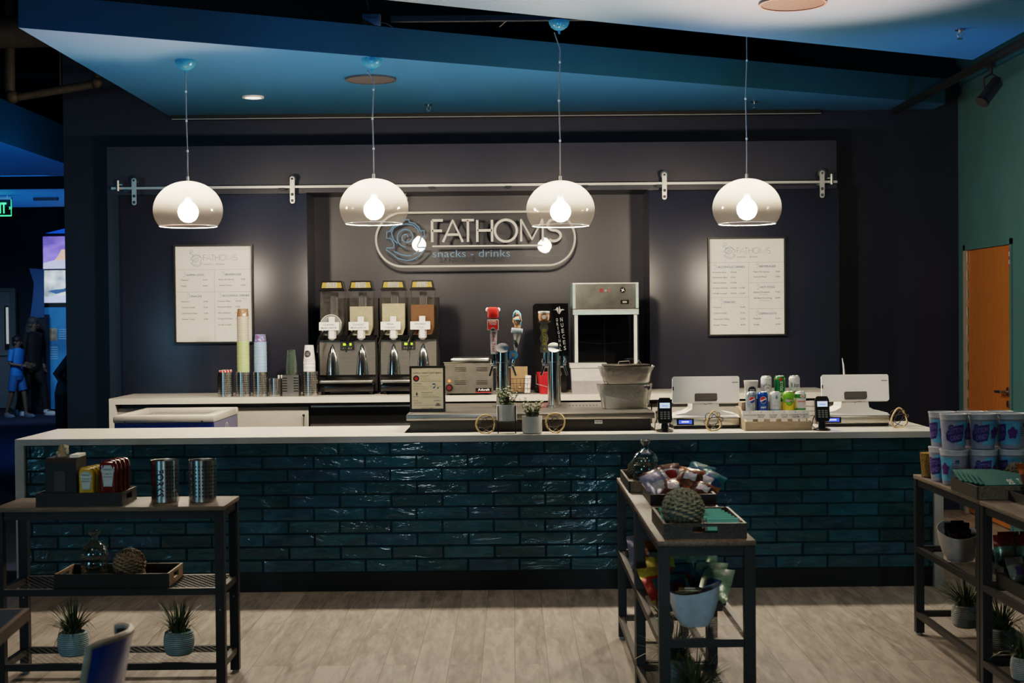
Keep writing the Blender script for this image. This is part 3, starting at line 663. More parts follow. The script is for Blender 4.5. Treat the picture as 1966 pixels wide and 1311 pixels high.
right = [('l',107,372,957,372),('l',555,372,555,1190),('l',107,770,555,770),('l',555,604,957,604),('l',555,902,957,902),('h','ALCOHOLIC DRINKS',203,508,410,434),('h','SNACKS',275,398,812,834),('h','BEVERAGES',683,863,407,429),('h','HOT FOOD',692,852,645,667),('h','DIPPIN DOTS',678,870,946,969)]
right += rows([('Premium Beer',145,483),('10.50',350,483),('Domestic Beer',146,541),('9.50',350,541),('Hard Seltzer',146,602),('10.50',350,602),('Frozen Drinks',147,662),('10.50',350,662),('13.00',445,662),('Draft Locals',148,724),('10.50',350,724),('13.00',445,724),('16oz',352,457,7),('Souvenir Cup',425,457,7),
 ('Popcorn',148,882),('5.50',458,881),('Cotton Candy',149,949),('5.50',458,948),('Assorted Chips',149,1017),('3.50',458,1016),('Sweet Treats',150,1084),('4.50',458,1083),('Pepsi Products',607,480),('4.00',858,479),('Canned Water',608,537),('3.50',858,536),
 ('Salted Pretzel',608,713),('7.25',860,712),('served with cheese',675,741,9),('All-Beef Hot Dog',608,780),('8.99',860,779),('add chili & cheese 1.50',675,808,9),('Regular',609,1013),('6.25',860,1013),('Large',609,1081),('8.00',860,1080)])
menu(1362.5,458.5,1505.5,641.5,'white paper menu board in a black frame above the can display',right,850,1088,107,104,(341,260,142,422,805,205,270,((289,160,16),(273,188,10),(296,203,6)),420,660,290,318))
# ------------------------------------------------------------------ back bar goods
def perf_cyl(name, label, loc, r, h, rz=0, letters=None, group=None, holes=True):
    t = thing(name, label, 'utensil holder', loc, rz, group)
    m = MB(); m.lathe([(0,.004),(r-.003,.004),(r-.003,h),(r,h+.001),(r,0),(0,0)], pm('satin steel sheet', (.66,.64,.61), .22, 1, var=.10, scale=10, stretch=(3,3,.2)), seg=40); m.build('steel_body', t)
    if holes:
        m = MB(); nr = 9
        for k in range(26):
            a = 2*PI*k/26
            if letters and abs((a+PI) % (2*PI)-PI) < .26: continue
            for j in range(nr):
                z = h*.14+(h*.72)*j/(nr-1); q = .0034; fn = cylmap(r+.0004, z, a)
                m.poly([(q*math.cos(2*PI*i/8), q*math.sin(2*PI*i/8)) for i in range(8)], darkhole, fn)
        m.build('perforation', t)
    if letters:
        m = MB(); m.text(letters, .034, ink, turned(cylmap(r+.0006, h*.80, -.3)), width=h*.66, bold=.03); m.build('lettering', t)
    return t
BY = 10.47; S0 = BY/F
for px, h, lb in ((433,.178,'perforated steel holder full of red and white spoons on the back counter'),(467,.178,'perforated steel holder under the tallest stack of paper cups'),(500,.178,'perforated steel holder under the blue paper cup stack'),(530,.130,'short perforated steel holder left of the square cup dispenser'),(596,.178,'perforated steel holder with white paper cups beside the slush machines')):
    perf_cyl('utensil_cylinder', lb, (X(px,BY,750),BY,BT+.001), .056 if px != 530 else .054, h, group='perforated steel holders on the back counter')
# wrapped spoons
rr = random.Random(5); x0 = X(433,BY,720)
sp = MB(); sp.rbox((0,0,0), (.014,.006,.10), pm('red white wrapper', (.60,.03,.03), .4), .002).rbox((0,-.0005,.052), (.016,.007,.02), MATS['red white wrapper'], .003).rbox((.002,-.0012,.056), (.007,.008,.014), paper, .002).rbox((0,-.0006,.042), (.0145,.0072,.008), red, .002)
s0 = tag(sp.build('wrapped_spoon'), 'red and white wrapped spoon standing in the leftmost steel holder', 'spoon', 'wrapped spoons in the steel holder')
for i in range(20):
    c = s0 if i == 0 else s0.copy()
    if i: C.objects.link(c)
    ring = 0 if i < 7 else 1; a = i*2*PI/7 if ring == 0 else (i-7)*2*PI/13
    rad = .018 if ring == 0 else .042
    c.location = (x0+rad*math.cos(a), BY+rad*math.sin(a), BT+.13+rr.uniform(-.002,.006)); c.rotation_euler = (0, 0, a+PI/2)
for i in range(2):
    m = MB(); m.cyl((0,0,-.05), (0,0,.06), .007, whitep, seg=10).ball((0,0,.06), .0085, whitep, 10, 6)
    tag(m.build('stir_stick', loc=(X(536+i*5,BY,730), BY-.02+i*.015, BT+.088)), ('white stick standing in the short steel holder, nearer the middle','white stick standing in the short steel holder, at its edge')[i], 'stick')
def cup_mesh(rt, rb, h, m_, rim, mband=None, deco=None):
    """upside-down paper cup: mouth at z=0"""
    m = MB(); m.lathe([(rt+.0002,.0002),(rt+.0035,.0),(rt+.0035,.003),(rt,.0035)], rim, seg=28).lathe([(rt,.0035),(rb,h)], m_, seg=28)
    m.lathe([(rb,h),(rb-.003,h+.001),(rb-.004,h-.004),(0,h-.004)], rim, seg=28)
    if deco: deco(m)
    return m
def cup_stack(px, pz0, n, dz, mesh, label, group, last=None, lastlabel=None):
    x = X(px,BY,680); c0 = None
    for i in range(n):
        if i == 0: c0 = tag(mesh.build('paper_cup'), label, 'paper cup', group); c = c0
        elif i == n-1 and last is not None: c = tag(last.build('paper_cup'), lastlabel, 'paper cup', group)
        else: c = c0.copy(); C.objects.link(c)
        c.location = (x+.0006*math.sin(i*1.7), BY, pz0+i*dz)
gcup = pm('green paper cup', (.42,.55,.20), .5); tcup = pm('tan paper cup', (.50,.42,.34), .5); bcup = pm('blue paper cup', (.22,.42,.66), .5); rimw = pm('cup rim', (.74,.70,.64), .5)
grim = pm('green cup rim', (.62,.70,.45), .5); brim = pm('blue cup rim', (.55,.68,.82), .5); brcup = pm('brown paper cup', (.30,.16,.09), .5); pcup = pm('violet paper cup', (.16,.13,.36), .5)
def splash(m):
    fn = cylmap(.0445, .006, .35, -.05); m.poly([(-.012,.008),(.002,.0),(.018,.006),(.014,.018),(.020,.030),(.004,.020),(-.008,.018)], paper, fn)
    m.poly([(-.014,.034),(-.007,.032),(-.009,.041)], paper, fn)
def dots(m):
    rq = random.Random(2)
    for i in range(16):
        a = rq.uniform(-1.3,1.3); z = rq.uniform(.012,.045); fn = cylmap(.0462-.12*z, z, a)
        m.poly([(.005*math.cos(k), .005*math.sin(k)) for k in range(6)], rq.choice([paper, red, bcup, rimw]), fn)
z0 = BT+.15
cup_stack(467, z0, 24, .0107, cup_mesh(.044,.038,.062,gcup,grim), 'green paper cup nested upside down in the tallest stack', 'green cups in the tall stack')
zt = z0+24*.0107
cup_stack(467, zt, 13, .0148, cup_mesh(.0435,.0375,.062,tcup,rimw), 'tan paper cup nested upside down in the tallest stack', 'tan cups in the tall stack', cup_mesh(.0435,.0375,.062,brcup,rimw,deco=splash), 'brown paper cup topping the tallest stack')
cup_stack(500, z0, 24, .0107, cup_mesh(.044,.038,.058,bcup,brim), 'blue paper cup nested upside down in the blue stack', 'blue cups in the shorter stack', cup_mesh(.044,.038,.058,pcup,brim,deco=dots), 'violet patterned paper cup topping the blue stack')
# square slotted cup dispenser with plastic cups
x = X(560,BY,740)
t = thing('cup_dispenser', 'square grey slotted cup dispenser holding clear plastic cups', 'dispenser', (x, BY, BT+.001))
m = MB(); m.b2((-.06,-.06,0), (.06,-.056,.155), steeld).b2((-.06,.056,0), (.06,.06,.155), steeld).b2((-.06,-.0555,0), (-.056,.0555,.155), steeld).b2((.056,-.0555,0), (.06,.0555,.155), steeld).b2((-.055,-.055,0), (.055,.055,.004), steeld); m.build('steel_body', t)
for sx in (-1,1):
    m = MB()
    for j in range(6): m.b2((sx*.058 if sx<0 else .024,-.0612,.035+j*.019), (-.024 if sx<0 else .058,-.0602,.043+j*.019), darkhole)
    m.build('slotted_face', t)
ccup = clearmat('greenish plastic cup', (.80,.86,.82), .2, .06, milk=.12, mcol=(.42,.50,.45))
m0 = MB(); m0.lathe([(.044,0),(.045,.003),(.043,.004),(.031,.118),(.0,.118)], ccup, seg=24); mtop = MB(); mtop.lathe([(.044,0),(.045,.003),(.043,.004),(.031,.118),(.0,.118)], ccup, seg=24)
fn = cylmap(.0405, .02, 0, -.11)
gdk = pm('green cup print', (.03,.10,.07), .5)
for q in range(4): mtop.ribbon([(-.03,.004+q*.02),(.0,.016+q*.02),(.03,.030+q*.02)], .004, gdk, fn)
for i in range(8):
    if i == 0: c = c0 = tag(m0.build('plastic_cup'), 'clear plastic cup nested upside down in the square dispenser', 'plastic cup', 'clear plastic cups in the dispenser')
    elif i == 7: c = tag(mtop.build('plastic_cup'), 'clear plastic cup with green print topping the square dispenser', 'plastic cup')
    else: c = c0.copy(); C.objects.link(c)
    c.location = (x, BY, BT+.118+i*.0150)
# white paper cups with dark round emblem
def emblem(m):
    fn = cylmap(.0388, .073, -.25, -.0916); m.poly([(p[0],p[1]) for p in arc(0,0,.026,0,360,20)[:-1]], ink, fn)
    for y in (-.008,.0,.008): m.ribbon([(-.014,y),(.014,y)], .003, inkg, cylmap(.0392, .073, -.25, -.0916))
    for q in range(5): m.ribbon([(-.03+q*.013,-.06),(-.015+q*.014,-.04+q*.004)], .003, inkg, fn)
    for q in range(4): m.ribbon([(.01+q*.004,.012+q*.012),(.03,.022+q*.012)], .002, inkg, fn)
wc = pm('white paper cup', (.70,.68,.66), .5)
x = X(594,BY,700)
m0 = MB(); mtop = MB()
for mm_ in (m0, mtop): mm_.lathe([(.044,0),(.0455,.002),(.0445,.004),(.0325,.135),(.0315,.137),(.030,.131),(0,.131)], wc, seg=28)
emblem(mtop)
for i in range(6):
    if i == 0: c = c0 = tag(m0.build('paper_cup'), 'white paper cup nested under the one with a black emblem beside the slush machines', 'paper cup', 'white paper cups in the steel holder')
    elif i == 5: c = tag(mtop.build('paper_cup'), 'white paper cup with black round emblem topping the stack beside the slush machines', 'paper cup')
    else: c = c0.copy(); C.objects.link(c)
    c.location = (x, BY, BT+.10+i*.0275)
# slush machines
gold = pm('gold band', (.42,.25,.02), .4)
drk = {'cream': pm('cream slush', (.62,.55,.38), .7, var=.05), 'cream2': pm('yellow cream slush', (.68,.60,.40), .7, var=.05), 'cola': pm('brown slush', (.22,.085,.02), .7, var=.12, scale=80), 'ice': pm('frosty white disc', (.50,.49,.48), .7, var=.15, scale=25)}
def slush(px, label, cards, fills):
    Y = 10.76; x = X(px, Y, 700); t = thing('slush_machine', label, 'slush machine', (x, Y, BT+.001))
    k = Y/F; W = 112*k; h1 = .14
    m = MB(); m.b2((-W/2,-.10,.022), (W/2,.13,.42), black).rbox((0,-.12,.055), (W*.93,.20,.065), blackg, .012)
    for sx in (-1,1):
        for sy in (-.17,.08): m.cyl((sx*W*.4,sy,0), (sx*W*.4,sy,.023), .016, black, seg=10)
    m.b2((-W/2,.02,.42), (W/2,.13,.72), black).b2((-W/2+.01,-.155,.405), (W/2-.01,.02,.44), blackg)
    m.build('machine_body', t)
    m = MB(); m.b2((W/2,-.06,.13), (W/2+.002,.10,.34), black)
    for j in range(22): m.box((W/2+.004,-.02+.0,.13+j*.01), (.004,.10,.004), steeld)
    m.build('side_vent', t)
    m = MB(); zf0, zf1 = .145, .405; m.b2((-W*.47,-.125,zf0), (W*.47,-.101,zf1), steel)
    for sx in (-.25,.25):
        prof = [(.0,zf1-.03),(.014,zf1-.05),(.030,zf1-.10),(.040,zf1-.17),(.046,zf0)]; n_ = 9; vs, fs = [], []
        for r, z in prof:
            for j in range(n_+1): a = PI+PI*j/n_; vs.append((sx*W+r*1.15*math.cos(a), -.1255+r*.8*math.sin(a), z))
        for i in range(len(prof)-1):
            for j in range(n_): b = i*(n_+1)+j; fs.append((b,b+1,b+n_+2,b+n_+1))
        m.add(vs, fs, chrome, True)
    m.build('front_panel', t)
    m = MB(); m.b2((-.052,-.135,zf1-.075), (.052,-.1255,zf1-.002), black); lit = pm('green display', (.35,.75,.02), .5, emit=1.6)
    m.b2((-.030,-.137,zf1-.040), (-.006,-.1355,zf1-.024), lit).b2((.018,-.137,zf1-.040), (.032,-.1355,zf1-.024), lit)
    for q in (-.03,-.012,.012,.03): m.disc((q,-.1358,zf1-.062), .004, inkg, (0,-1,0), 8)
    m.build('control_panel', t)
    m = MB(); m.rbox((0,-.19,.098), (W*.9,.14,.018), steeld, .004); m.build('drip_tray', t)
    for i, sx in enumerate((-1,1)):
        cx = sx*W*.245; tw = .178*.98; zb, zt = .425, .785
        f = fills[i]
        m = MB(); pr = [(-tw/2,zb+.07),(-tw/2*.8,zb+.02),(-tw/2*.4,zb),(tw/2*.4,zb),(tw/2*.8,zb+.02),(tw/2,zb+.07),(tw/2,zt),(-tw/2,zt)]
        vs = [(cx+p[0],-.145,p[1]) for p in pr]+[(cx+p[0],.015,p[1]) for p in pr]; n_ = 8
        m.add(vs, [tuple(range(8))]+[(k_,k_+8,(k_+1)%8+8,(k_+1)%8) for k_ in range(8) if k_ != 6], tank); tk = m.build('tank', t)
        m = MB(); m.lathe([(0,-.0),(.018,.0),(.018,.12),(0,.12)], tank, c=(cx,-.05,.62), seg=12).b2((cx-.028,-.02,.5), (cx+.028,.012,zt-.02), pm('grey cooling column', (.16,.15,.15), .4)); m.build('auger', tk)
        m = MB()
        if f == 'ice':
            m.cyl((cx-.01,-.14,zb+.085), (cx-.01,-.10,zb+.085), .078, drk[f], seg=32)
            m.tube([(cx-.01+p[0],-.143,zb+.09+p[1]) for p in arc(0,0,.08,10,170,14)], .003, whitep, 6)
        else:
            zz = {'cream':.655,'cream2':.675,'cola':.665}[f]
            p2 = [(q[0]*.965, max(q[1],zb+.004) if q[1] < zt else zz) for q in pr]
            m.prismy([(cx+p[0],p[1]) for p in p2], -.142, .010, drk[f])
        m.build('slush_fill', tk)
        m = MB(); lw = tw*.94
        tr = [(-lw/2-.004,zt),(lw/2+.004,zt),(lw/2-.008,zt+.062),(-lw/2+.008,zt+.062)]
        m.prismy([(cx+p[0],p[1]) for p in tr], -.155, .02, blackg); m.b2((cx-tw/2-.006,-.158,zt-.012), (cx+tw/2+.006,.022,zt), blackg)
        ld = m.build('lid', t)
        m = MB(); tr = [(-lw/2+.006,zt+.010),(lw/2-.006,zt+.010),(lw/2-.014,zt+.050),(-lw/2+.014,zt+.050)]
        m.prismy([(cx+p[0],p[1]) for p in tr], -.159, -.1552, gold)
        m.text('SLUSH', .017, paper, plane((cx,-.1595,zt+.031)), 'C', .09, width=.078).text('PUPPIE', .015, paper, plane((cx,-.1595,zt+.013)), 'C', .09, width=.078)
        m.text('SLUSH', .017, ink, plane((cx,-.160,zt+.031)), 'C', .02, width=.075).text('PUPPIE', .015, ink, plane((cx,-.160,zt+.013)), 'C', .02, width=.075)
        m.build('lid_band', ld)
        m = MB(); m.b2((cx-.022,-.185,zb+.09), (cx+.022,-.16,zb+.155), whitep)
        m.prism([(cx-.030,-.163),(cx-.018,-.196),(cx+.018,-.196),(cx+.030,-.163)], zb-.005, zb+.085, whitep); m.lathe([(0,-.018),(.016,-.012),(.028,.0)], whitep, c=(cx,-.18,zb-.005), seg=12)
        m.cyl((cx,-.145,zb+.05), (cx,-.165,zb+.05), .02, whitep); fc = m.build('faucet', t)
        m = MB(); cw, ch = .148, .060; co = -.018 if i == 0 else -.014
        m.b2((cx+co-cw/2,-.202,zb+.055), (cx+co+cw/2,-.199,zb+.055+ch), paper)
        a, b_ = cards[i]; m.text(a, .0125, inkb, plane((cx+co,-.2025,zb+.055+.035)), 'C', .03, width=.0085*len(a)*1.45).text(b_, .0125, inkb, plane((cx+co,-.2025,zb+.055+.011)), 'C', .03, width=.0085*len(b_)*1.5)
        m.build('flavour_card', fc)
        m = MB(); m.tube([(cx-.05,-.19,zb+.05),(cx-.085,-.205,zb+.005),(cx-.105,-.21,zb-.05)], .009, blackg).tube([(cx-.105,-.21,zb-.05),(cx-.106,-.212,zb-.11)], .0045, chrome); m.build('lever', fc)
    return t
slush(671, 'left black and steel slush machine with classic margarita cards on both tanks', (('CLASSIC','MARGARITA'),('CLASSIC','MARGARITA')), ('ice','cream'))
slush(787, 'black and steel slush machine with pina colada and brown whiskey cola tanks', (('PINA','COLADA'),('WHISKEY','COLA')), ('cream2','cola'))
# food warmer
Y = 10.50; a, b_ = at(855,756,Y), at(947,756,Y); w = b_.x-a.x
t = thing('food_warmer', 'stainless countertop food warmer with vent slits and red pilot light', 'food warmer', ((a.x+b_.x)/2, Y, BT+.001))
m = MB(); m.b2((-w/2,-.12,.012), (w/2,.28,.235), pm('warmer steel', (.42,.40,.36), .33, .95, var=.1, scale=20)).b2((-w/2-.006,-.126,.2355), (w/2+.006,.286,.240), chrome)
for sx in (-1,1):
    for sy in (-.09,.25): m.cyl((sx*w*.42,sy,0), (sx*w*.42,sy,.0125), .012, black, seg=8)
m.build('steel_body', t)
m = MB()
for gx in (-.10,.055):
    for gz in (.178,.082):
        for j in range(3): m.b2((gx,-.1235,gz+j*.012), (gx+.082,-.1205,gz+j*.012+.005), steel).b2((gx,-.1238,gz+j*.012-.003), (gx+.082,-.1205,gz+j*.012-.0005), darkhole)
m.build('vent', t)
m = MB(); m.cyl((-w*.40,-.121,.055), (-w*.40,-.140,.055), .026, blackg, seg=20).cyl((-w*.40,-.140,.055), (-w*.40,-.142,.055), .018, pm('dark red dial', (.08,.01,.01), .4), seg=20); m.build('dial_knob', t)
m = MB(); m.ball((-w*.40,-.124,.102), .011, pm('lit pilot lamp', (.95,.16,.04), .4, emit=.9)); m.build('pilot_light', t)
m = MB(); m.b2((w*.14,-.1225,.020), (w*.47,-.1205,.050), blackg).b2((w*.14,-.1228,.017), (w*.47,-.1205,.022), red); m.text('Adcraft', .016, paper, plane((w*.19,-.1235,.030)), width=.085, bold=.02); m.build('badge', t)
m = MB(); m.rbox((.01,.08,.255), (w*.80,.30,.028), steel, .012); m.build('lid', t)
# wire basket with cardboard
Y = 10.50; x = X(999,Y,735)
t = thing('wire_basket', 'black wire basket between the beer towers on the back counter', 'basket', (x, Y, BT+.001))
m = MB(); bw, bh, bd = .165, .11, .13
def rect3(z, s=1): return [(-bw/2*s,-bd/2*s,z),(bw/2*s,-bd/2*s,z),(bw/2*s,bd/2*s,z),(-bw/2*s,bd/2*s,z)]
for j in range(4): m.tube(rect3(.004+bh*j/3, .88+.12*j/3), .0022, black, 5, True)
for i in range(7):
    u = -.5+i/6; m.tube([(bw*u*.88,-bd/2*.88,.004),(bw*u,-bd/2,bh)], .0018, black, 5).tube([(bw*u*.88,bd/2*.88,.004),(bw*u,bd/2,bh)], .0018, black, 5)
m.build('wire_frame', t)
m = MB(); kraft = pm('kraft cardboard', (.26,.155,.075), .75, var=.12); m.rbox((-.008,.028,.105), (.125,.045,.19), kraft, .004)
tag(m.build('cardboard_box', loc=(x, Y, BT+.001)), 'brown cardboard packet standing in the wire basket', 'cardboard box')
m = MB(); m.cyl((.050,-.030,.008), (.058,-.030,.135), .022, paper, seg=16); tag(m.build('paper_roll', loc=(x, Y, BT+.001)), 'white paper roll leaning in the wire basket', 'paper roll')
# black drink dispenser
Y = 10.72; x = X(1056,Y,660)
t = thing('drink_dispenser', 'tall rounded black drink dispenser against the wall behind the right beer tower', 'dispenser', (x, Y, BT+.001))
dk = pm('glossy black shell', (.006,.006,.0065), .14, coat=1); w, h = 66*Y/F, .665
m = MB(); m.prismy(rrect(w, h, .03, 6, 0, h/2), -.10, .16, dk, True); m.build('shell', t)
m = MB(); m.tube([(p[0],-.103,p[1]) for p in rrect(w-.012, h-.012, .028, 6, 0, h/2)], .005, blackg, 6, True); m.build('front_rim', t)
# red bucket
Y = 10.47; x = X(1054,Y,735)
t = thing('bucket', 'small red bucket behind the right beer tower', 'bucket', (x, Y, BT+.001))
m = MB(); m.lathe([(0,.0),(.070,.0),(.088,.15),(.092,.152),(.092,.158),(.085,.158),(.068,.005),(0,.005)], red, seg=32); m.build('pail', t)
m = MB(); m.tube([(-.091,-.01,.145)]+[(-.094+.0,-.02-.02*k,.135-.03*k) for k in range(3)]+[(0,-.094,.05),(.06,-.09,.07),(.091,-.012,.145)], .0022, steel, 6); m.build('wire_handle', t)
# heated display cabinet
Y = 10.56; a, b_ = at(1100,640,Y), at(1226,640,Y); w = b_.x-a.x; h = Z(543,Y,1163)-BT-.001
t = thing('display_warmer', 'tall glass sided food display warmer with steel top box', 'display cabinet', ((a.x+b_.x)/2, Y, BT+.001))
m = MB(); bx = pm('cloudy steel', (.17,.175,.165), .3, .95, var=.22, scale=11); m.b2((-w/2+.02,-.02,h-.19), (w/2-.02,.44,h), bx).b2((-w/2,-.025,h-.008), (w/2,.445,h+.001), alu); m.build('top_box', t)
m = MB(); m.disc((.127,-.0215,h-.055), .021, blackg, (0,-1,0), 20).box((.127,-.026,h-.055), (.005,.006,.026), paper, ry=.5).box((.127,-.026,h-.055), (.026,.006,.005), paper, ry=.5); m.build('dial_knob', t)
m = MB(); m.b2((.11,-.0225,h-.158), (.172,-.0205,h-.128), blackg).b2((.125,-.024,h-.150), (.157,-.0226,h-.136), inkg); m.build('rocker_switch', t)
m = MB(); m.b2((-.045,-.0225,h-.072), (-.018,-.0205,h-.042), pm('dark red lamp', (.18,.01,.01), .4)).disc((.0,-.0215,h-.057), .008, greyp, (0,-1,0), 12).disc((.028,-.0215,h-.057), .008, red, (0,-1,0), 12); m.build('indicator', t)
palegr = pm('pale aqua strip', (.35,.47,.45), .4)
for sx in (-1,1):
    m = MB(); m.b2((sx*(w/2-.02),-.024,h-.19), (sx*w/2,.44,h-.0085), palegr); m.build('corner_strip', t)
    m = MB(); m.b2((sx*(w/2-.036),-.02,.10), (sx*(w/2-.012),.005,h-.195), pm('white anodised post', (.62,.60,.57), .4)).b2((sx*(w/2-.010),-.015,.10), (sx*w/2,.43,h-.20), pm('dark side pane', (.03,.035,.04), .1, alpha=.65)); m.build('post', t)
m = MB(); m.b2((-w/2,-.03,h-.235), (w/2,-.021,h-.195), palegr).b2((-w/2,-.03,h-.203), (w/2,-.033,h-.195), alu); m.build('door_rail', t)
m = MB(); m.b2((-w/2+.037,-.012,.10), (w/2-.037,-.008,h-.196), clearmat('smoky glass', (.55,.57,.58), .12, .03)); m.build('glass_pane', t)
m = MB(); m.tube([(0,.15,.10),(0,.15,h-.24)], .004, steeld, 6).tube([(-w/2+.05,.15,h-.44),(0,.15,h-.455),(w/2-.05,.15,h-.44)], .004, steeld, 6).tube([(-.06,.15,h-.305),(.06,.15,h-.305)], .003, steeld, 6); m.build('rack', t)
m = MB(); m.rbox((0,.20,.05), (w,.46,.098), bx, .006); m.build('base_box', t)
m = MB(); m.b2((-w/2+.037,.41,.1), (w/2-.037,.43,h-.2), pm('dark back pane', (.03,.034,.05), .3)); m.build('back_pane', t)
# translucent square tub
Y = 10.40; a, b_ = at(1094,757,Y), at(1165,757,Y); w = b_.x-a.x
t = thing('storage_tub', 'square translucent white tub half full of grey liquid in front of the display warmer', 'tub', ((a.x+b_.x)/2+.0, Y+.035, BT+.001))
tubm = pm('translucent white plastic', (.50,.49,.48), .4); tub2 = pm('grey purple liquid behind plastic', (.30,.275,.29), .4)
def frus(m, x0, x1, z0, z1, d0, d1, mat_):
    vs = [(-x0,-d0,z0),(x0,-d0,z0),(x0,d0,z0),(-x0,d0,z0),(-x1,-d1,z1),(x1,-d1,z1),(x1,d1,z1),(-x1,d1,z1)]
    m.add(vs, [(0,3,2,1),(0,1,5,4),(1,2,6,5),(2,3,7,6),(3,0,4,7)], mat_); return m
m = MB(); frus(m, w*.44,w*.45,0,.095,.07,.072,tub2); m.build('liquid_level', t)
m = MB(); frus(m, w*.45,w*.465,.0955,.19,.072,.074,tubm); frus(m, w*.49,w*.50,.19,.222,.080,.082,tubm); m.b2((-w/2,-.082,.2225), (w/2,.082,.224), tubm); m.build('tub_wall', t)

# ------------------------------------------------------------------ on the draft cooler
def tower(px, Y, label):
    x = X(px,Y,720); t = thing('beer_tower', label, 'beer tower', (x, Y, KT+.001)); r = .0425; h = .405
    m = MB(); n_ = 32; vs, fs = [], []
    for z in ('b','c','t'):
        for k in range(n_):
            a = 2*PI*k/n_; y = math.sin(a); zz = 0 if z == 'b' else (.29 if z == 'c' else h-.022+.030*y); vs.append((r*math.cos(a), r*y, zz))
    for i in range(2):
        for k in range(n_): fs.append((i*n_+k, i*n_+(k+1)%n_, (i+1)*n_+(k+1)%n_, (i+1)*n_+k))
    m.add(vs, fs, chrome, True); m.add(vs[2*n_:], [tuple(range(n_))], steeld); m.lathe([(r+.001,.288),(r+.001,.292)], steel, seg=32); m.lathe([(.055,0),(.055,.008),(r,.012)], chrome, seg=32); m.build('column', t)
    return t, x
def faucet(t, sx, z=.265):
    m = MB(); m.cyl((sx*.042,0,z), (sx*.062,-.005,z), .013, chrome, seg=14).cyl((sx*.062,-.005,z-.0), (sx*.070,-.007,z+.048), .0085, chrome, seg=12).cyl((sx*.066,-.006,z+.022), (sx*.0675,-.006,z+.036), .014, chrome, seg=12)
    m.cyl((sx*.060,-.005,z+.01), (sx*.084,-.012,z-.062), .0095, chrome, r1=.0075, seg=12).ball((sx*.064,-.006,z+.012), .014, chrome); return m.build('faucet', t)
TY = 9.12
t1, tx1 = tower(965, TY, 'left chrome beer tower with a white and a figurine tap handle')
f1 = faucet(t1, -1); f2 = faucet(t1, 1)
t2, tx2 = tower(1064, TY, 'right chrome beer tower with a barrel topped and a black tap handle')
f3 = faucet(t2, -1); f4 = faucet(t2, 1)
whitel = pm('white lacquer', (.74,.72,.70), .3); redl = pm('red lacquer', (.55,.03,.025), .35)
k = TY/F
def hz(py): return Z(py, TY, 1000)-KT-.001
# handle 1: white taper with red plaque
hx = X(947,TY,650)-tx1; m = MB(); m.cyl((hx+.006,-.007,hz(692)), (hx+.004,-.007,hz(679)), .009, blackg, seg=12)
m.prismy([(hx-.016,hz(679)),(hx+.018,hz(679)),(hx+.027,hz(634)),(hx-.021,hz(634))], -.020, .0, whitel); m.build('tap_handle', f1, label='white tapered tap handle')
h1 = m = MB(); m.prismy(rrect(.073,.070,.006,3,hx-.001,hz(623)), -.028, .004, whitel).prismy(rrect(.064,.060,.004,3,hx-.001,hz(623)), -.0295, -.0285, redl)
m.text('REBEL', .013, whitel, plane((hx-.001,-.0302,hz(618))), 'C', .03, width=.052).text('TOAD', .013, whitel, plane((hx-.001,-.0302,hz(623))), 'C', .03, width=.046)
m.ball((hx-.001,-.030,hz(631)), (.013,.003,.010), ink); m.text('Rebel Toad', .020, redl, turned(plane((hx-.006,-.0207,hz(637)))), width=.125, bold=.02)
m.rbox((hx,-.012,hz(600)), (.070,.03,.072), redl, .02).b2((hx-.02,-.012,hz(613)), (hx+.02,-.002,hz(609)), ink).ball((hx-.036,-.01,hz(594)), (.010,.008,.014), whitel).ball((hx+.036,-.01,hz(594)), (.010,.008,.014), whitel)
m.build('handle_plaque', f1, label='red and white plaque and red topper on the tap handle')
# handle 2: figurine
hx = X(992,TY,650)-tx1; m = MB()
tw = pm('navy spiral', (.02,.035,.06), .4); sil = pm('silver grey lacquer', (.50,.47,.43), .4)
vs, fs = [], []; prof = [(hz(676),.011),(hz(668),.014),(hz(655),.020),(hz(640),.024)]; n_ = 14
x_of = lambda z: hx-.010+(z-hz(676))/(hz(640)-hz(676))*.014
for i in range(13):
    f_ = i/12; z = hz(676)+(hz(640)-hz(676))*f_; r = .010+.016*f_
    for q in range(n_): a = 2*PI*q/n_; vs.append((x_of(z)+r*math.cos(a), -.008+r*math.sin(a), z))
for i in range(12):
    for q in range(n_):
        (fs).append((i*n_+q, i*n_+(q+1)%n_, (i+1)*n_+(q+1)%n_, (i+1)*n_+q))
A = [f for i, f in enumerate(fs) if (i//n_*1.4+(i % n_)) % 14 < 5]; B = [f for f in fs if f not in A]
m.add(vs, A, tw, True); m.add(vs, B, sil, True)
m.cyl((hx-.022,-.020,hz(681)), (hx-.022,.004,hz(681)), .029, pm('sky blue lacquer', (.07,.33,.62), .4), seg=16).b2((hx-.034,-.0215,hz(681)-.012), (hx-.012,-.0202,hz(681)+.012), woodc)
m.cyl((hx-.020,-.007,hz(692)), (hx-.020,-.007,hz(688)), .009, chrome, seg=10); m.build('tap_handle', f2, label='grey tap handle with navy spiral and blue disc')
m = MB(); m.rbox((hx+.002,-.010,hz(635)), (.072,.045,.034), pm('pale blue grey block', (.50,.60,.66), .5, var=.25, scale=80), .004, rx=0, ry=.12); m.build('handle_block', f2)
skin = pm('painted skin tone', (.52,.27,.15), .5); hair = pm('blue hair', (.08,.33,.50), .5)
m = MB(); zc = hz(619); m.lathe([(.020,hz(630)),(.023,hz(627)),(.016,hz(621)),(.019,hz(616)),(.022,hz(612)),(.017,hz(609)),(.007,hz(607.5)),(.0065,hz(605))], skin, c=(hx+.004,-.012,0), seg=14, sy=.7)
m.ball((hx+.004,-.014,hz(602)), (.0105,.010,.013), skin).ball((hx-.005,-.026,hz(613.5)), .008, hair).ball((hx+.013,-.026,hz(613.5)), .008, hair)
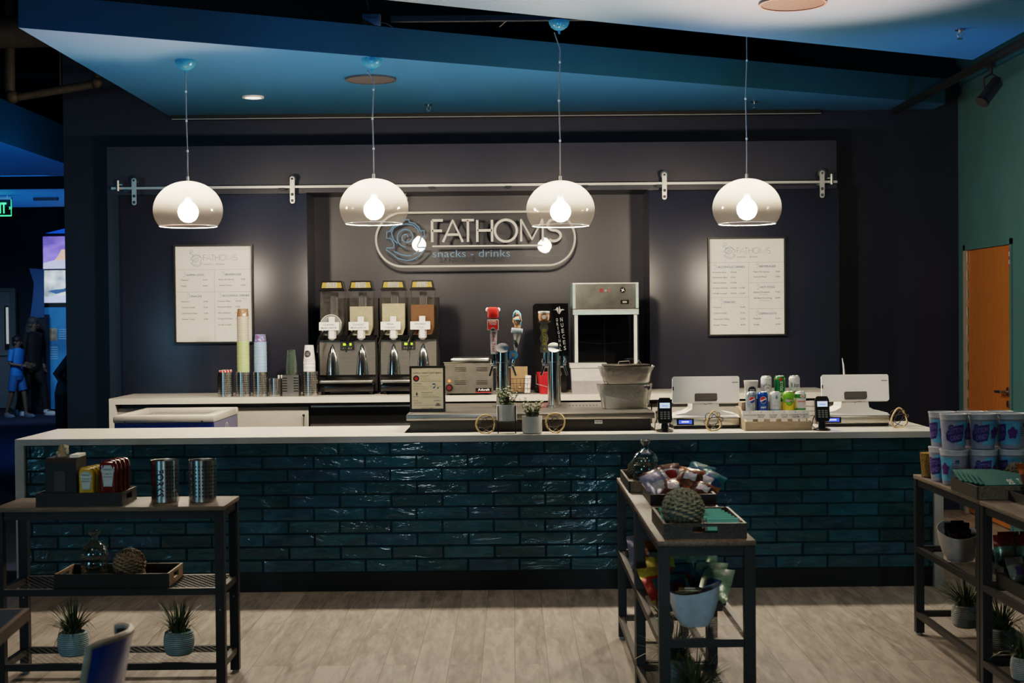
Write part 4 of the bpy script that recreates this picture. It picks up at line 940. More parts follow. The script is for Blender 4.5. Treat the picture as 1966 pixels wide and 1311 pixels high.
m.tube([(hx-.016,-.012,hz(610.5)),(hx-.022,-.016,hz(617)),(hx-.012,-.024,hz(622))], [.0065,.0055,.005], skin, 8).tube([(hx+.024,-.012,hz(610.5)),(hx+.030,-.018,hz(616)),(hx+.020,-.026,hz(606))], [.0065,.0055,.005], skin, 8); fg = m.build('figurine', f2, label='small painted female figurine with blue hair')
m = MB(); m.tube([(hx+.004,-.006,hz(598)),(hx-.012,-.010,hz(601)),(hx-.022,-.010,hz(608))], [.013,.009,.003], hair, 10).tube([(hx+.004,-.006,hz(598.5)),(hx+.018,-.004,hz(604)),(hx+.022,-.002,hz(617)),(hx+.024,-.004,hz(627))], [.013,.012,.010,.004], hair, 10).ball((hx+.004,-.008,hz(599)), (.014,.013,.010), hair); m.build('hair', fg)
# handle 3: barrel
hx = X(1045,TY,650)-tx2; m = MB(); gy = pm('warm grey lacquer', (.20,.18,.165), .45)
lft = [(hx-.024-.005*math.sin(i*1.35), hz(677)+(hz(622)-hz(677))*i/12) for i in range(13)]; rgt = [(hx+.022+.005*math.sin(i*1.35), hz(677)+(hz(622)-hz(677))*i/12) for i in range(13)]
m.prismy(lft[::1]+rgt[::-1], -.020, .002, gy).prismy([(hx-.022,hz(622)),(hx+.020,hz(622)),(hx+.044,hz(617)),(hx-.042,hz(617))], -.024, .006, gy)
m.text('BLONDE', .024, pm('yellow print', (.72,.60,.02), .5), turned(plane((hx-.012,-.0207,hz(632)))), width=.105, bold=.03)
yl = MATS['yellow print']; st = [((.011 if i % 2 == 0 else .004)*math.sin(PI/4*i), (.011 if i % 2 == 0 else .004)*math.cos(PI/4*i)) for i in range(8)]
m.poly(st, yl, plane((hx,-.0207,hz(670)))); m.cyl((hx+.0,-.007,hz(690)), (hx,-.007,hz(677)), .008, chrome, seg=12); m.build('tap_handle', f3, label='grey wavy tap handle with yellow lettering')
m = MB(); br_ = pm('brown barrel', (.25,.10,.035), .5); pr = [(0,hz(616.5)),(.031,hz(616.5)),(.037,hz(611)),(.038,hz(607)),(.035,hz(602))]
m.lathe(pr, br_, c=(hx-.001,-.010,0), seg=20).lathe([(.036,hz(602)),(.038,hz(601)),(.037,hz(598)),(.02,hz(597.5)),(0,hz(597.5))], whitel, c=(hx-.001,-.010,0), seg=20)
for a in (-.75,.75): fn = cylmap(.0385, hz(609), a, 0, (hx-.001,-.010)); m.ribbon([(0,-.022),(0,.022)], .003, whitel, fn)
m.disc((hx-.001,-.0495,hz(609)), .014, whitel, (0,-1,0), 16); m.build('barrel_topper', f3)
# handle 4: black, lettered
hx = X(1083,TY,640)-tx2; m = MB(); lean = .012
def L4(x, py): return (hx+x+(hz(py)-hz(685))*-.10, hz(py))
m.prismy([L4(-.026,684),L4(.030,684),L4(.060,583),L4(-.056,583)], -.022, .0, blackg).cyl((hx+.0,-.007,hz(690)), (hx,-.007,hz(684)), .008, chrome, seg=10)
m.tube([(hx-.008,-.03,hz(676)),(hx-.007,-.03,hz(688))], .003, chrome, 6).tube([(hx+.008,-.03,hz(676)),(hx+.007,-.03,hz(688))], .003, chrome, 6); m.build('tap_handle', f4, label='black tap handle with white ORIGINAL NUECES lettering')
m = MB()
for i, ch in enumerate('ORIGINAL'):
    p = at(1069.5+i*1.0, 617+i*8.0, TY); m.text(ch, .020, whitel, plane((p.x-tx2-.0,-.0227,p.z-KT-.001),(1,0,.15),(-.10,0,1)), 'C', .02, width=.004 if ch == 'I' else .0125)
for i, ch in enumerate('NUECES'):
    p = at(1078+i*1.35, 617+i*10.9, TY); m.text(ch, .025, whitel, plane((p.x-tx2,-.0227,p.z-KT-.001),(1,0,.15),(-.10,0,1)), 'C', .02, width=.0155)
p = at(1072,598,TY); q = lambda a,b: (a*.0033, b*.0033)
m.poly([q(-11,3),q(-4,3),q(0,-5),q(0,6),q(-2,9),q(-6,4)], whitel, plane((p.x-tx2,-.0227,p.z-KT-.001))).poly([q(1,-5),q(2,-5),q(6,2),q(12,3),q(8,5),q(4,4),q(2,10),q(1,10)], whitel, plane((p.x-tx2,-.0227,p.z-KT-.001))); m.build('lettering', f4)
# framed beer list
Y = 8.78; a, b_ = at(786.5,748,Y), at(855,748,Y); w = b_.x-a.x; h = 88*Y/F
t = thing('framed_beer_list', 'small black framed cream beer list standing on the left end of the draft cooler', 'framed sign', ((a.x+b_.x)/2, Y, KT+.001))
m = MB(); f = .013
m.b2((-w/2,-.008,.0), (w/2,.008,f+.006), black).b2((-w/2,-.008,h-f), (w/2,.008,h), black).b2((-w/2,-.008,f+.006), (-w/2+f,.008,h-f), black).b2((w/2-f,-.008,f+.006), (w/2,.008,h-f), black).b2((w/2+.0005,-.0,0), (w/2+.009,.07,h*.52), acryl); m.build('frame', t)
m = MB(); m.b2((-w/2+f,-.004,f+.006), (w/2-f,.004,h-f), cream); m.build('sheet', t)
m = MB(); pw = w-2*f; x0 = -w/2+f; yy = -.0046; zt = h-f; P = lambda u,v: plane((x0+u*pw, yy, zt-v*(h-2*f)))
m.text('CORPUS CHRISTI CRAFT BREWS', .0085, ink, P(.04,.135), bold=.03, width=pw*.92)
for u,v,s,hh in ((.28,.20,'Brewmaster IPA',.0052),(.06,.385,'Mermaid Blonde',.0052),(.31,.595,'Nueces Original Lager',.0052),(.06,.79,'Seal Pale',.0052)): m.text(s, hh, ink, P(u,v), bold=.02)
brn = pm('brown ink', (.25,.17,.09), .6)
for u,v,n_ in ((.28,.235,.2),(.28,.265,.33),(.28,.30,.62),(.28,.325,.66),(.06,.42,.2),(.06,.445,.42),(.06,.49,.5),(.06,.52,.46),(.31,.63,.2),(.31,.655,.42),(.31,.69,.58),(.31,.715,.62),(.06,.825,.26),(.06,.85,.28),(.06,.895,.62)): m.ribbon([(0,0),(n_*pw,0)], .0015, brn, P(u,v))
m.text('PLEASE DRINK RESPONSIBLY', .004, ink, P(.3,.97), bold=.02, width=pw*.38)
m.disc((x0+.145*pw,yy,zt-.25*(h-2*f)), .0195, ink, (0,-1,0), 24).disc((x0+.145*pw,yy-.0004,zt-.25*(h-2*f)), .0105, redl, (0,-1,0), 16)
fn = P(.73,.43); m.poly([(-.018,.008),(-.008,.016),(.006,.014),(.002,.006)], inkb, fn).poly([(-.013,-.014),(-.002,-.002),(.004,.0),(.003,-.010),(-.006,-.017)], inkb, fn).poly([(.004,.008),(.01,.004),(.006,-.002),(.001,.002)], skin, fn).poly([(.014,-.012),(.024,-.008),(.027,-.014),(.018,-.018)], ink, fn)
m.text('LORELEI', .005, inkg, P(.55,.455), width=.022).text('BREWING', .005, inkg, P(.80,.455), width=.028)
fn = P(.16,.625); m.poly([(-.012,0),(-.003,.002),(-.003,.012),(.003,.012),(.003,.002),(.012,0),(.003,-.003),(.003,-.012),(-.003,-.010),(-.003,-.003)], ink, fn); m.text('NUECES', .0045, ink, P(.04,.695), width=.035, bold=.02)
m.text('LAZY BEACH', .0085, inkb, P(.70,.80), bold=.04, width=.042)
fn = P(.83,.86); m.poly([(-.01,.004),(.01,.004),(.012,-.014),(-.012,-.014)], woodc, fn).ribbon([(-.02,-.006),(-.01,-.010),(0,-.006),(.01,-.010),(.02,-.006)], .004, neonb, fn); m.build('print', t)
# wrapped steam pans
def pan(Y, px0, px1, z, h, label, lid):
    w = (px1-px0)*Y/F; x = X((px0+px1)/2, Y, 750)
    t = thing('steam_pan', label, 'steam pan', (x, Y+.10, z)); pn = pm('pan steel', (.62,.61,.57), .24, 1, var=.06)
    m = MB(); ws = ((.40,.0),(.425,.014),(.465,h-.006),(.50,h-.003),(.50,h),(.46,h)); vs = []; nn = 24
    for f_, zz in ws:
        for p in rrect(2*w*f_, 2*.135*f_*1.05, .03, 5): vs.append((p[0],p[1],zz))
    nn = 24; fs = [(i*nn+k_, i*nn+(k_+1)%nn, (i+1)*nn+(k_+1)%nn, (i+1)*nn+k_) for i in range(len(ws)-1) for k_ in range(nn)]
    m.add(vs, fs, pn, True); m.add(vs[:nn], [tuple(range(nn-1,-1,-1))], pn); m.add([Vector(v)-Vector((0,0,.004)) for v in vs[-nn:]], [tuple(range(nn))], steeld); m.build('pan_body', t)
    m = MB(); rq = random.Random(int(px0)); vs2 = []
    for j in range(7):
        f_ = 1-j/6
        for p in rrect(2*w*(.440+.062*f_)+.006, 2*.135*(.440+.062*f_)*1.06+.008, .03, 5):
            d_ = 1+rq.uniform(-.006,.016); dr = 1+.0*f_; vs2.append((p[0]*d_, p[1]*d_, h+.004-(h*(.62+.25*math.sin(p[0]*14+px0)))*j/6+rq.uniform(-.002,.002)))
    m.add(vs2, [(i*nn+k_, i*nn+(k_+1)%nn, (i+1)*nn+(k_+1)%nn, (i+1)*nn+k_) for i in range(6) for k_ in range(nn)], film, True)
    m.build('cling_film', t, label='crumpled cling film over the pan rim')
    if lid:
        m = MB(); m.rbox((0,.0,h+.008), (w*.86,.24,.012), pm('dark pan lid', (.06,.055,.05), .25, .6), .005).tube([(-.05,0,h+.014),(-.045,0,h+.03),(.02,0,h+.032),(.025,0,h+.014)], .005, steeld).tube([(.06,-.05,h+.014),(.075,-.05,h+.04),(.09,-.05,h+.014)], .005, steeld); m.build('pan_lid', t)
    return t
pan(8.85, 1149, 1253, KT+.001, .150, 'deep steel pan wrapped in cling film on the draft cooler, lower of its pair', False)
pan(8.85, 1152, 1258, KT+.158, .105, 'film wrapped steel pan with dark lid resting on the lower pan', True)
m = MB(); m.ball((0,0,0), (.012,.012,.016), pm('dark blue knob', (.015,.015,.04), .3)).ball((-.018,.0,.006), (.012,.010,.010), MATS['dark blue knob']); p = at(1242,741,8.80); tag(m.build('hanging_plug', loc=(p.x+.004, 8.733, p.z-.006)), 'dark blue rubber plug clipped to the rim of the lower pan', 'plug')

# ------------------------------------------------------------------ on the front counter
def leaf_plant(m, stems, h, rq, mats_, L=.024):
    for i in range(stems):
        a = rq.uniform(0, 2*PI); r0 = rq.uniform(0,.035); p = Vector((r0*math.cos(a), r0*math.sin(a), 0)); d_ = Vector((math.cos(a)*rq.uniform(.1,.55), math.sin(a)*rq.uniform(.1,.4), 1)).normalized(); H_ = h*rq.uniform(.55,1)
        pts = [p+d_*H_*q/4+Vector((0,0,-.02*(q/4)**2*rq.random())) for q in range(5)]; m.tube(pts, .0016, mats_[0], 4)
        n_ = int(H_/.007)
        for j in range(n_):
            f_ = (j+1)/n_; c = p+d_*H_*f_; b = j*2.4+i; o = Vector((math.cos(b), math.sin(b), .45)).normalized(); s_ = o.cross(Vector((0,0,1))).normalized(); l_ = L*(1.25-.5*f_)*rq.uniform(.8,1.2)
            m.add([c, c+o*l_*.5+s_*l_*.36, c+o*l_+Vector((0,0,-l_*.1)), c+o*l_*.5-s_*l_*.36], [(0,1,2,3)], mats_[j % len(mats_)], True)
gl_ = [pm('sage leaf', (.11,.145,.075), .6), pm('pale sage leaf', (.22,.26,.14), .6), pm('dark sage leaf', (.06,.09,.045), .6)]
potw = pm('white ceramic', (.62,.61,.60), .35, var=.03)
def pot_plant(px, Y, pzb, label, stand, seed):
    x = X(px,Y,800); z0 = CT+.001; zb = (Z(808,Y,px)-z0) if stand else .003; w = 38.5*Y/F; h = 32*Y/F
    t = thing('potted_plant', label, 'potted plant', (x, Y, z0)); r = w/2
    m = MB(); m.lathe([(0,zb),(r-.004,zb),(r,zb+.004),(r,zb+h),(r-.005,zb+h),(r-.006,zb+h-.012),(0,zb+h-.012)], potw, seg=36); m.build('pot', t)
    m = MB(); rq = random.Random(seed); leaf_plant(m, 20, .125, rq, gl_); o = m.build('foliage', t); o.location = (0,0,zb+h-.012)
    if stand:
        m = MB()
        for a in (35,145,215,325):
            c, s = math.cos(math.radians(a)), math.sin(math.radians(a)); m.tube([((r+.004)*c,(r+.004)*s,.0),((r+.004)*c,(r+.004)*s,zb+h*.93)], .0032, black, 6)
        m.tube([((r+.004)*c, (r+.004)*s, zb-.004) for c, s in arc(0,0,1,0,360,20)[:-1]], .003, black, 6, True); m.build('pot_stand', t)
pot_plant(973, 8.43, 0, 'leafy plant in a white pot raised on a thin black stand', True, 4)
pot_plant(1021.5, 8.40, 0, 'leafy plant in a white pot standing directly on the counter', False, 9)
def orb(px, Y, r, label, a1):
    t = thing('decorative_orb', label, 'ornament', (X(px,Y,812), Y, CT+.001)); cr = r*Y/F
    m = MB(); ring = [(cr*math.cos(2*PI*k/28), .012*math.sin(4*PI*k/28), cr+cr*math.sin(2*PI*k/28)) for k in range(28)]
    M = Matrix.Translation((0,0,cr)) @ Matrix.Rotation(a1,4,'Z') @ Matrix.Translation((0,0,-cr)); m.tube([M @ Vector(p) for p in ring], .0052, pm('pale bamboo', (.55,.38,.18), .5), 8, True); m.build('bamboo_ring', t)
    for b, c2 in ((.9,.5),(-.9,.6),(.3,1.1)):
        m = MB(); q = cr*.985; R_ = Matrix.Translation((0,0,cr)) @ Matrix.Rotation(b,4,'Z') @ Matrix.Rotation(c2,4,'X'); m.tube([R_ @ Vector((q*math.cos(2*PI*k/24), 0, q*math.sin(2*PI*k/24))) for k in range(24)], .0024, pm('dark wicker', (.02,.014,.01), .5), 6, True); m.build('wicker_loop', t)
orb(932, 8.41, 18, 'bamboo ring ornament left of the two small potted plants', .1)
orb(1066, 8.41, 19, 'bamboo ring ornament right of the two small potted plants', -.4)
orb(1370, 8.46, 19, 'bamboo ring ornament leaning before the left cash register', .7)
orb(1726, 8.56, 19, 'bamboo ring ornament alone at the far right end of the counter', .5)
# cash registers
blu = pm('lit blue display', (.03,.06,.75), .4, emit=1.3); blw = pm('lit pale display', (.55,.72,1.0), .4, emit=.9)
def pos(px, Y, label, tilt, pxs):
    x = X(px,Y,800); t = thing('cash_register', label, 'cash register', (x, Y, CT+.001)); k_ = Y/F; w = 127*k_
    m = MB(); m.rbox((0,.12,.040), (w,.30,.046), pm('satin steel', (.60,.57,.50), .32, .9, var=.05), .006); m.rbox((0,.12,.009), (w*.985,.29,.016), black, .004); m.build('base_box', t)
    m = MB(); pr = [(-w/2-.003,.066),(w/2+.003,.066),(w/2-.004,.080),(w*.30,.096),(w*.21,.115),(w*.185,.185),(w*.165,.20),(-w*.165,.20),(-w*.185,.185),(-w*.21,.115),(-w*.30,.096),(-w/2+.004,.080)]
    m.prismy(pr, .0, .22, whitep); m.add([(-w/2-.003,-.032,.066),(w/2+.003,-.032,.066),(w/2-.004,0,.080),(-w/2+.004,0,.080)], [(0,1,2,3)], whitep); m.add([(-w/2-.003,-.032,.066),(-w/2+.004,0,.080),(-w/2-.003,0,.066)], [(0,1,2)], whitep); m.add([(w/2+.003,-.032,.066),(w/2+.003,0,.066),(w/2-.004,0,.080)], [(0,1,2)], whitep)
    m.ribbon(arc(.0,.150,.007,0,360,10), .003, inkg, plane((0,-.0006,0))); m.ribbon([(.012,.150),(.04,.150)], .004, inkg, plane((0,-.0006,0))); m.build('stand', t)
    m = MB(); dx = -w*.32 if pxs else -w*.36; m.b2((dx-.052,-.0335,.022), (dx+.052,-.0305,.060), blackg).b2((dx-.040,-.0345,.030), (dx+.040,-.0336,.052), blu)
    m.b2((dx-.022,-.0352,.038), (dx+.022,-.0346,.046), pm('display text', (.55,.60,1), .5, emit=1.5)); m.build('customer_display', t)
    M = Matrix.Translation((.0,.02,.232)) @ Matrix.Rotation(tilt,4,'X'); m = MB(); sw, sh = 129*k_, .166
    pr = rrect(sw, sh, .012, 4); m.prismy([(p[0]+(.006 if p[1] > 0 else 0), p[1]) for p in pr], -.012, .012, whitep, True, M); m.prismy([(p[0]*.975, p[1]*.97) for p in pr], .012, .016, blackg, False, M)
    m.prismy([(-sw/2+.004,-.005),(-sw/2+.012,-.005),(-sw/2+.012,.018),(-sw/2+.004,.018)], -.0135, -.0122, black, False, M); m.prismy([(sw/2-.040,.040),(sw/2-.004,.040),(sw/2-.004,.046),(sw/2-.040,.046)], -.0135, -.0122, inkg, False, M); m.build('screen', t)
    m = MB(); M2 = Matrix.Translation((0,-.006,.188)) @ Matrix.Rotation(tilt,4,'X'); m.prismy(rrect(.135,.042,.006,3), -.018, .006, black, False, M2); m.build('screen_hinge', t)
pos(1355, 8.66, 'white backed cash register beside the draft cooler, its screen leaning away', -.32, True)
pos(1642, 8.72, 'white backed cash register at the right end of the counter', -.30, False)
p = at(1617,716,9.0); m = MB(); m.tube([(p.x+.012,9.0,CT+.001),(p.x+.012,9.0,p.z),(p.x+.008,9.0,p.z+.05),(p.x,9.0,p.z+.095)], [.006,.006,.005,.002], whitep, 8); tag(m.build('feather_pen'), 'thin white stick rising behind the right cash register screen', 'stick')
def reader(px, Y, label, hdr):
    t = thing('card_reader', label, 'card reader', (X(px,Y,800), Y, CT+.001)); k_ = Y/F
    m = MB(); m.lathe([(0,0),(.050,0),(.052,.006),(.040,.013),(.022,.018),(.018,.05),(.024,.058),(0,.058)], blackg, seg=28); m.build('stand', t)
    M = Matrix.Translation((0,-.004,.125)) @ Matrix.Rotation(-.22,4,'X'); m = MB()
    m.prismy([(-.034,-.075),(.034,-.075),(.041,-.06),(.041,.055),(.030,.075),(-.030,.075),(-.041,.055),(-.041,-.06)], -.016, .016, black, False, M); m.build('body', t)
    m = MB(); m.prismy([(-.030,.012),(.030,.012),(.030,.044),(-.030,.044)], -.0172, -.0165, blw, False, M); m.prismy([(-.018,.024),(.018,.024),(.018,.028),(-.018,.028)], -.0178, -.0173, blu, False, M); m.build('screen', t)
    m = MB(); kk = pm('grey keys', (.30,.30,.28), .5)
    for r in range(4):
        for c in range(3): cx, cz = -.021+c*.021, -.012-r*.0125; m.prismy([(cx-.007,cz-.004),(cx+.007,cz-.004),(cx+.007,cz+.004),(cx-.007,cz+.004)], -.018, -.0163, kk, False, M)
    m.build('keypad', t)
    m = MB(); m.tube([(-.038,.006,.09),(-.055,.01,.05),(-.058,.03,.004),(-.03,.09,.005),(.02,.12,.005)] if px < 1400 else [(-.02,.016,.1),(-.045,.03,.07),(-.048,.05,.02),(-.02,.09,.005)], .003, black, 6); m.build('cable', t)
reader(1276, 8.43, 'black card reader with lit screen beside the draft cooler', 0)
reader(1578, 8.44, 'black card reader with lit screen right of the can display', 0)
# can display crate
Y0 = 8.44; a, b_ = at(1431,815,Y0), at(1559,815,Y0); w = b_.x-a.x; cx = (a.x+b_.x)/2
t = thing('display_crate', 'stepped pine display crate holding drink cans on the counter', 'crate', (cx, Y0, CT+.001))
m = MB(); m.b2((-w/2,0,0), (w/2,.016,.052), woodc); m.build('front_board', t)
for sx in (-1,1): m = MB(); m.prismx([(.0165,0),(.36,0),(.36,.125),(.25,.125),(.0165,.052)], sx*w/2, sx*(w/2-.014), woodc); m.build('side_board', t)
m = MB(); m.b2((-w/2+.0145,.017,0), (w/2-.0145,.105,.030), woodc); m.b2((-w/2+.0145,.106,0), (w/2-.0145,.215,.100), woodc); m.b2((-w/2+.0145,.216,0), (w/2-.0145,.345,.155), woodc); m.build('step_block', t)
m = MB(); m.b2((-w/2+.0145,.346,0), (w/2-.0145,.36,.125), woodc); m.build('back_board', t)
def can(loc, h, body, label, deco, rz=0, top=None, r=.0331):
    t = thing('drink_can', label, 'drink can', loc, rz, 'drink cans in the display crate')
    m = MB(); m.lathe([(r-.008,0),(r-.004,.002),(r,.010),(r,h-.016),(r-.0015,h-.012),(r-.007,h-.003)], body, seg=32); m.build('can_body', t)
    m = MB(); m.lathe([(r-.007,h-.003),(r-.006,h-.001),(r-.0075,h),(r-.009,h-.004),(0,h-.004)], alu, seg=32).rbox((0,-.006,h-.002), (.012,.018,.002), alu, .0009); m.build('lid', t)
    m = MB(); deco(m, r+.0003, h)
    if m.v: m.build('label_print', t)
def globe(m, r, h, z, R):
    wv = lambda u: .18*math.sin(u*2.6)+.15*u
    for i in range(16):
        u0, u1 = -1+i/8, -1+(i+1)/8; e0, e1 = math.sqrt(max(0,1-u0*u0)), math.sqrt(max(0,1-u1*u1))
        cl = lambda v,e: max(-e,min(e,v))
        for lo, hi, mt in (((lambda u: wv(u)+.18),(lambda u: 9),redl),((lambda u: wv(u)-.20),(lambda u: wv(u)+.18),whitel),((lambda u: -9),(lambda u: wv(u)-.20),pm('globe blue', (.01,.035,.22), .4))):
            q = [(u0*R,cl(lo(u0),e0)*R),(u1*R,cl(lo(u1),e1)*R),(u1*R,cl(hi(u1),e1)*R),(u0*R,cl(hi(u0),e0)*R)]; m.poly(q, mt, cylmap(r+.0002, z))
    m.ribbon(arc(0,0,R*1.04,0,360,24), .0016, whitel, cylmap(r+.0003, z))
pb = pm('cola can blue', (.008,.075,.36), .3, .3); ps = pm('silver blue can', (.34,.42,.50), .28, .7); wcan = pm('white can', (.66,.66,.66), .35); gcan = pm('deep green can', (.01,.16,.045), .3, .2); lime = pm('lime green can', (.16,.42,.03), .35); yel = pm('lemon yellow', (.65,.52,.03), .4); pale = pm('pale grey can', (.52,.57,.60), .35)
def d_diet(m, r, h): globe(m, r, h, h*.60, .0185); m.text('diet', .012, ink, turned(cylmap(r, h*.30, -.28)), width=.024).text('pepsi', .011, ink, turned(cylmap(r, h*.36, .1)), width=.034)
def d_pep(m, r, h): globe(m, r, h, h*.60, .0195); m.text('pepsi', .012, whitel, cylmap(r, h*.20), 'C', .02, width=.032)
def d_wat(m, r, h):
    dp = pm('water drop blue', (.10,.26,.38), .4); fn = cylmap(r, h*.70, .12); m.poly([(0,.020),(.008,.004),(.0075,-.003),(.003,-.008),(-.003,-.008),(-.0075,-.003),(-.008,.004)], dp, fn)
    m.text('CANNED', .008, pm('pale blue ink', (.22,.36,.45), .5), cylmap(r, h*.46, .1), 'C', .0, width=.034).text('WATER', .011, MATS['pale blue ink'], cylmap(r, h*.26, .1), 'C', .0, width=.034); m.lathe([(r,.008),(r+.0002,.012),(r,.017)], dp, seg=32)
def d_star(m, r, h):
    m.lathe([(r+.0002,.010),(r+.0002,.055)], yel, seg=32); fn = cylmap(r+.0004, h*.52, .05)
    m.poly(arc(0,-.004,.023,0,360,18)[:-1], pm('dark green print', (.02,.10,.02), .4), fn); m.poly(arc(0,-.004,.021,0,360,18)[:-1], lime, cylmap(r+.0006, h*.52, .05))
    m.text('Starry', .018, ink, cylmap(r+.0008, h*.50, .05), 'C', .09, width=.054).text('Starry', .018, whitel, cylmap(r+.001, h*.50, .05), 'C', .02, width=.051)
def d_dole(m, r, h):
    m.lathe([(r+.0002,h-.040),(r+.0002,h-.016)], pm('leaf green print', (.03,.22,.04), .4), seg=32); m.lathe([(r+.0002,.008),(r+.0002,.022)], MATS['leaf green print'], seg=32)
    m.poly(arc(0,0,.017,0,360,16,.011)[:-1], whitel, cylmap(r+.0004, h*.78, .25)); m.text('Dole', .009, redl, cylmap(r+.0006, h*.745, .25), 'C', .03, width=.022); m.text('Lemonade', .013, redl, cylmap(r+.0004, h*.47, .1), 'C', .03, width=.054)
    m.poly([(-.02,-.05),(-.004,-.035),(-.008,.02),(-.022,.01)], yel, cylmap(r+.0003, h*.52, -.8))
z1, z2 = CT+.001+.101, CT+.001+.156
for i, (px, body, lb, dc) in enumerate(((1442,ps,'silver blue diet cola can, leftmost of the front row',d_diet),(1464,pb,'bright blue cola can in the front row',d_pep),(1488,pale,'pale grey canned water with a blue drop',d_wat),(1513.5,lime,'lime green and yellow soda can',d_star),(1536.5,wcan,'white and green lemonade can, rightmost of the front row',d_dole))):
    can((X(px,Y0+.16,770), Y0+.16, z1), .122, body, lb, dc)
def d_claw(m, r, h):
    m.ribbon(arc(0,0,.021,0,360,24), .0014, ink, cylmap(r, h*.52)); m.ribbon(arc(0,0,.0265,150,390,24), .0012, inkg, cylmap(r, h*.52))
    for i, ch in enumerate('WHITE CLAW'):
        a = 150-i*13.5; q = math.radians(a); m.text(ch, .0075, ink, (lambda aa: (lambda x,y: cylmap(r+.0003, h*.52)(.0225*math.cos(aa)+x*math.sin(aa)+y*math.cos(aa), .0225*math.sin(aa)-x*math.cos(aa)+y*math.sin(aa))))(q), 'C', .02)
    for j in range(4): m.ribbon([(-.014+j*.004,-.010+j*.003),(-.004+j*.002,-.002+j*.003),(.006,.002+j*.003),(.013,-.004+j*.002)], .002, inkg, cylmap(r+.0002, h*.52))
    m.poly([(-.004,-.02),(.012,-.022),(.008,-.005)], yel, cylmap(r+.0002, h*.20, .6))
def d_xx(m, r, h): m.text('DOS EQUIS', .016, whitel, turned_up(cylmap(r, h*.10, .38)), width=.108, bold=.02); m.poly(arc(0,0,.009,0,360,14)[:-1], redl, cylmap(r, h*.87)); m.lathe([(r+.0002,h-.020),(r-.0012,h-.0135)], gold, seg=32)
def d_lite(m, r, h): m.text('Lite', .026, pm('navy print', (.02,.03,.12), .5), cylmap(r, h*.56, .05), 'C', .05, width=.050); m.poly(arc(0,0,.020,0,360,20)[:-1], pm('bronze print', (.30,.14,.09), .5), cylmap(r+.0002, h*.28, .05)); m.ribbon(arc(0,0,.0205,0,360,20), .002, ink, cylmap(r+.0004, h*.28, .05))
for px, body, lb, dc in ((1471,wcan,'tall white hard seltzer can with a black round emblem',d_claw),(1497,gcan,'tall green beer can with vertical white lettering',d_xx),(1525,wcan,'tall white light beer can with a bronze round emblem',d_lite)):
    can((X(px,Y0+.28,740), Y0+.28, z2), .157, body, lb, dc)
m = MB(); m.lathe([(0,.002),(.030,.002),(.030,0),(.0315,0),(.0435,.125),(.045,.128),(.0435,.130),(.0425,.127),(.0305,.004),(0,.004)], wc, seg=28)
m.poly(arc(0,0,.026,0,360,22)[:-1], ink, cylmap(.0385, .070, .03, .094)); m.text('COCA', .010, paper, cylmap(.0389, .073, .03, .094), 'C', .03, width=.028) if False else None
for yy in (-.006,.004): m.ribbon([(-.015,yy),(.015,yy)], .004, paper, cylmap(.0389, .070, .03, .094))
tag(m.build('paper_cup', loc=(X(1442,Y0+.265,740), Y0+.268, z2)), 'white paper cup with a black round emblem behind the front cans', 'paper cup')
cards = (('CHOCOLATE',''),('BANANA','SPLIT'),('COOKIE','DOUGH'),('COTTON','CANDY'),("COOKIES 'N",'CREAM'),('RAINBOW','ICE')); cpx = (1439.5,1461,1484,1506,1527,1542)
for i, (A, B) in enumerate(cards):
    Yc = Y0+.030+.008*(i % 2); t = thing('flavour_card', 'white flavour card reading %s in the front of the crate' % (A+' '+B).strip().lower(), 'card', (X(cpx[i],Yc,800), Yc, CT+.0315), group='flavour cards in the crate')
    ww = .088 if i in (0,4) else .072
    m = MB(); m.b2((-.018,-.002,0), (.018,.004,.052), clearmat('frosty acrylic', (.9,.9,.88), .1, .1, milk=.4)); m.build('acrylic_stand', t)
    m = MB(); m.b2((-ww/2,-.0045,.036), (ww/2,-.0025,.086), paper); fn = lambda z: plane((0,-.005,z))
    wa = ww*.86*min(1,len(A)/8); m.text(A, .0085, ink, fn(.0555), 'C', .03, width=wa)
    if B: m.text(B, .0085, ink, fn(.0435), 'C', .03, width=ww*.1*len(B))
    m.ribbon(arc(0,.076,.0035,0,360,8), .0015, inkb, plane((0,-.005,0))); m.build('card', t)
p = at(1556,776,8.93); m = MB(); m.b2((-.055,0,0), (.055,.004,.145), paper)
for j, q in enumerate((.03,.036,.034)): m.ribbon([(-q,.11-j*.03),(q,.11-j*.03)], .006, inkg, plane((0,-.0006,0)))
tag(m.build('notice_card', loc=(p.x, 8.93, CT+.001)), 'white notice card standing behind the can display', 'card')
# ------------------------------------------------------------------ console tables
TH = .80; SH1, SH2 = .445, .120
def diamond_mesh(m, L, D, z, mt, pitch=.030, ang=.62):
    """expanded metal sheet: two families of thin strips"""
    tx = math.tan(ang); w = .0016; span = D*tx; n_ = int((L+span)/pitch)
    for s in (-1, 1):
        for i in range(n_+1):
            x0 = -L/2-span+i*pitch; a = (x0, -D/2); b = (x0+span, D/2)
            t0, t1 = 0, 1
            if a[0] < -L/2: t0 = (-L/2-a[0])/span
            if b[0] > L/2: t1 = (L/2-a[0])/span
            if t1-t0 < .02: continue
            p = (a[0]+span*t0, a[1]+D*t0); q = (a[0]+span*t1, a[1]+D*t1)
            p, q = ((s*p[0], p[1]), (s*q[0], q[1]))
            dx, dy = q[0]-p[0], q[1]-p[1]; l_ = math.hypot(dx, dy); nx, ny = -dy/l_*w, dx/l_*w
            m.add([(p[0]+nx,p[1]+ny,z),(p[0]-nx,p[1]-ny,z),(q[0]-nx,q[1]-ny,z),(q[0]+nx,q[1]+ny,z)], [(0,1,2,3)], mt)
    return m
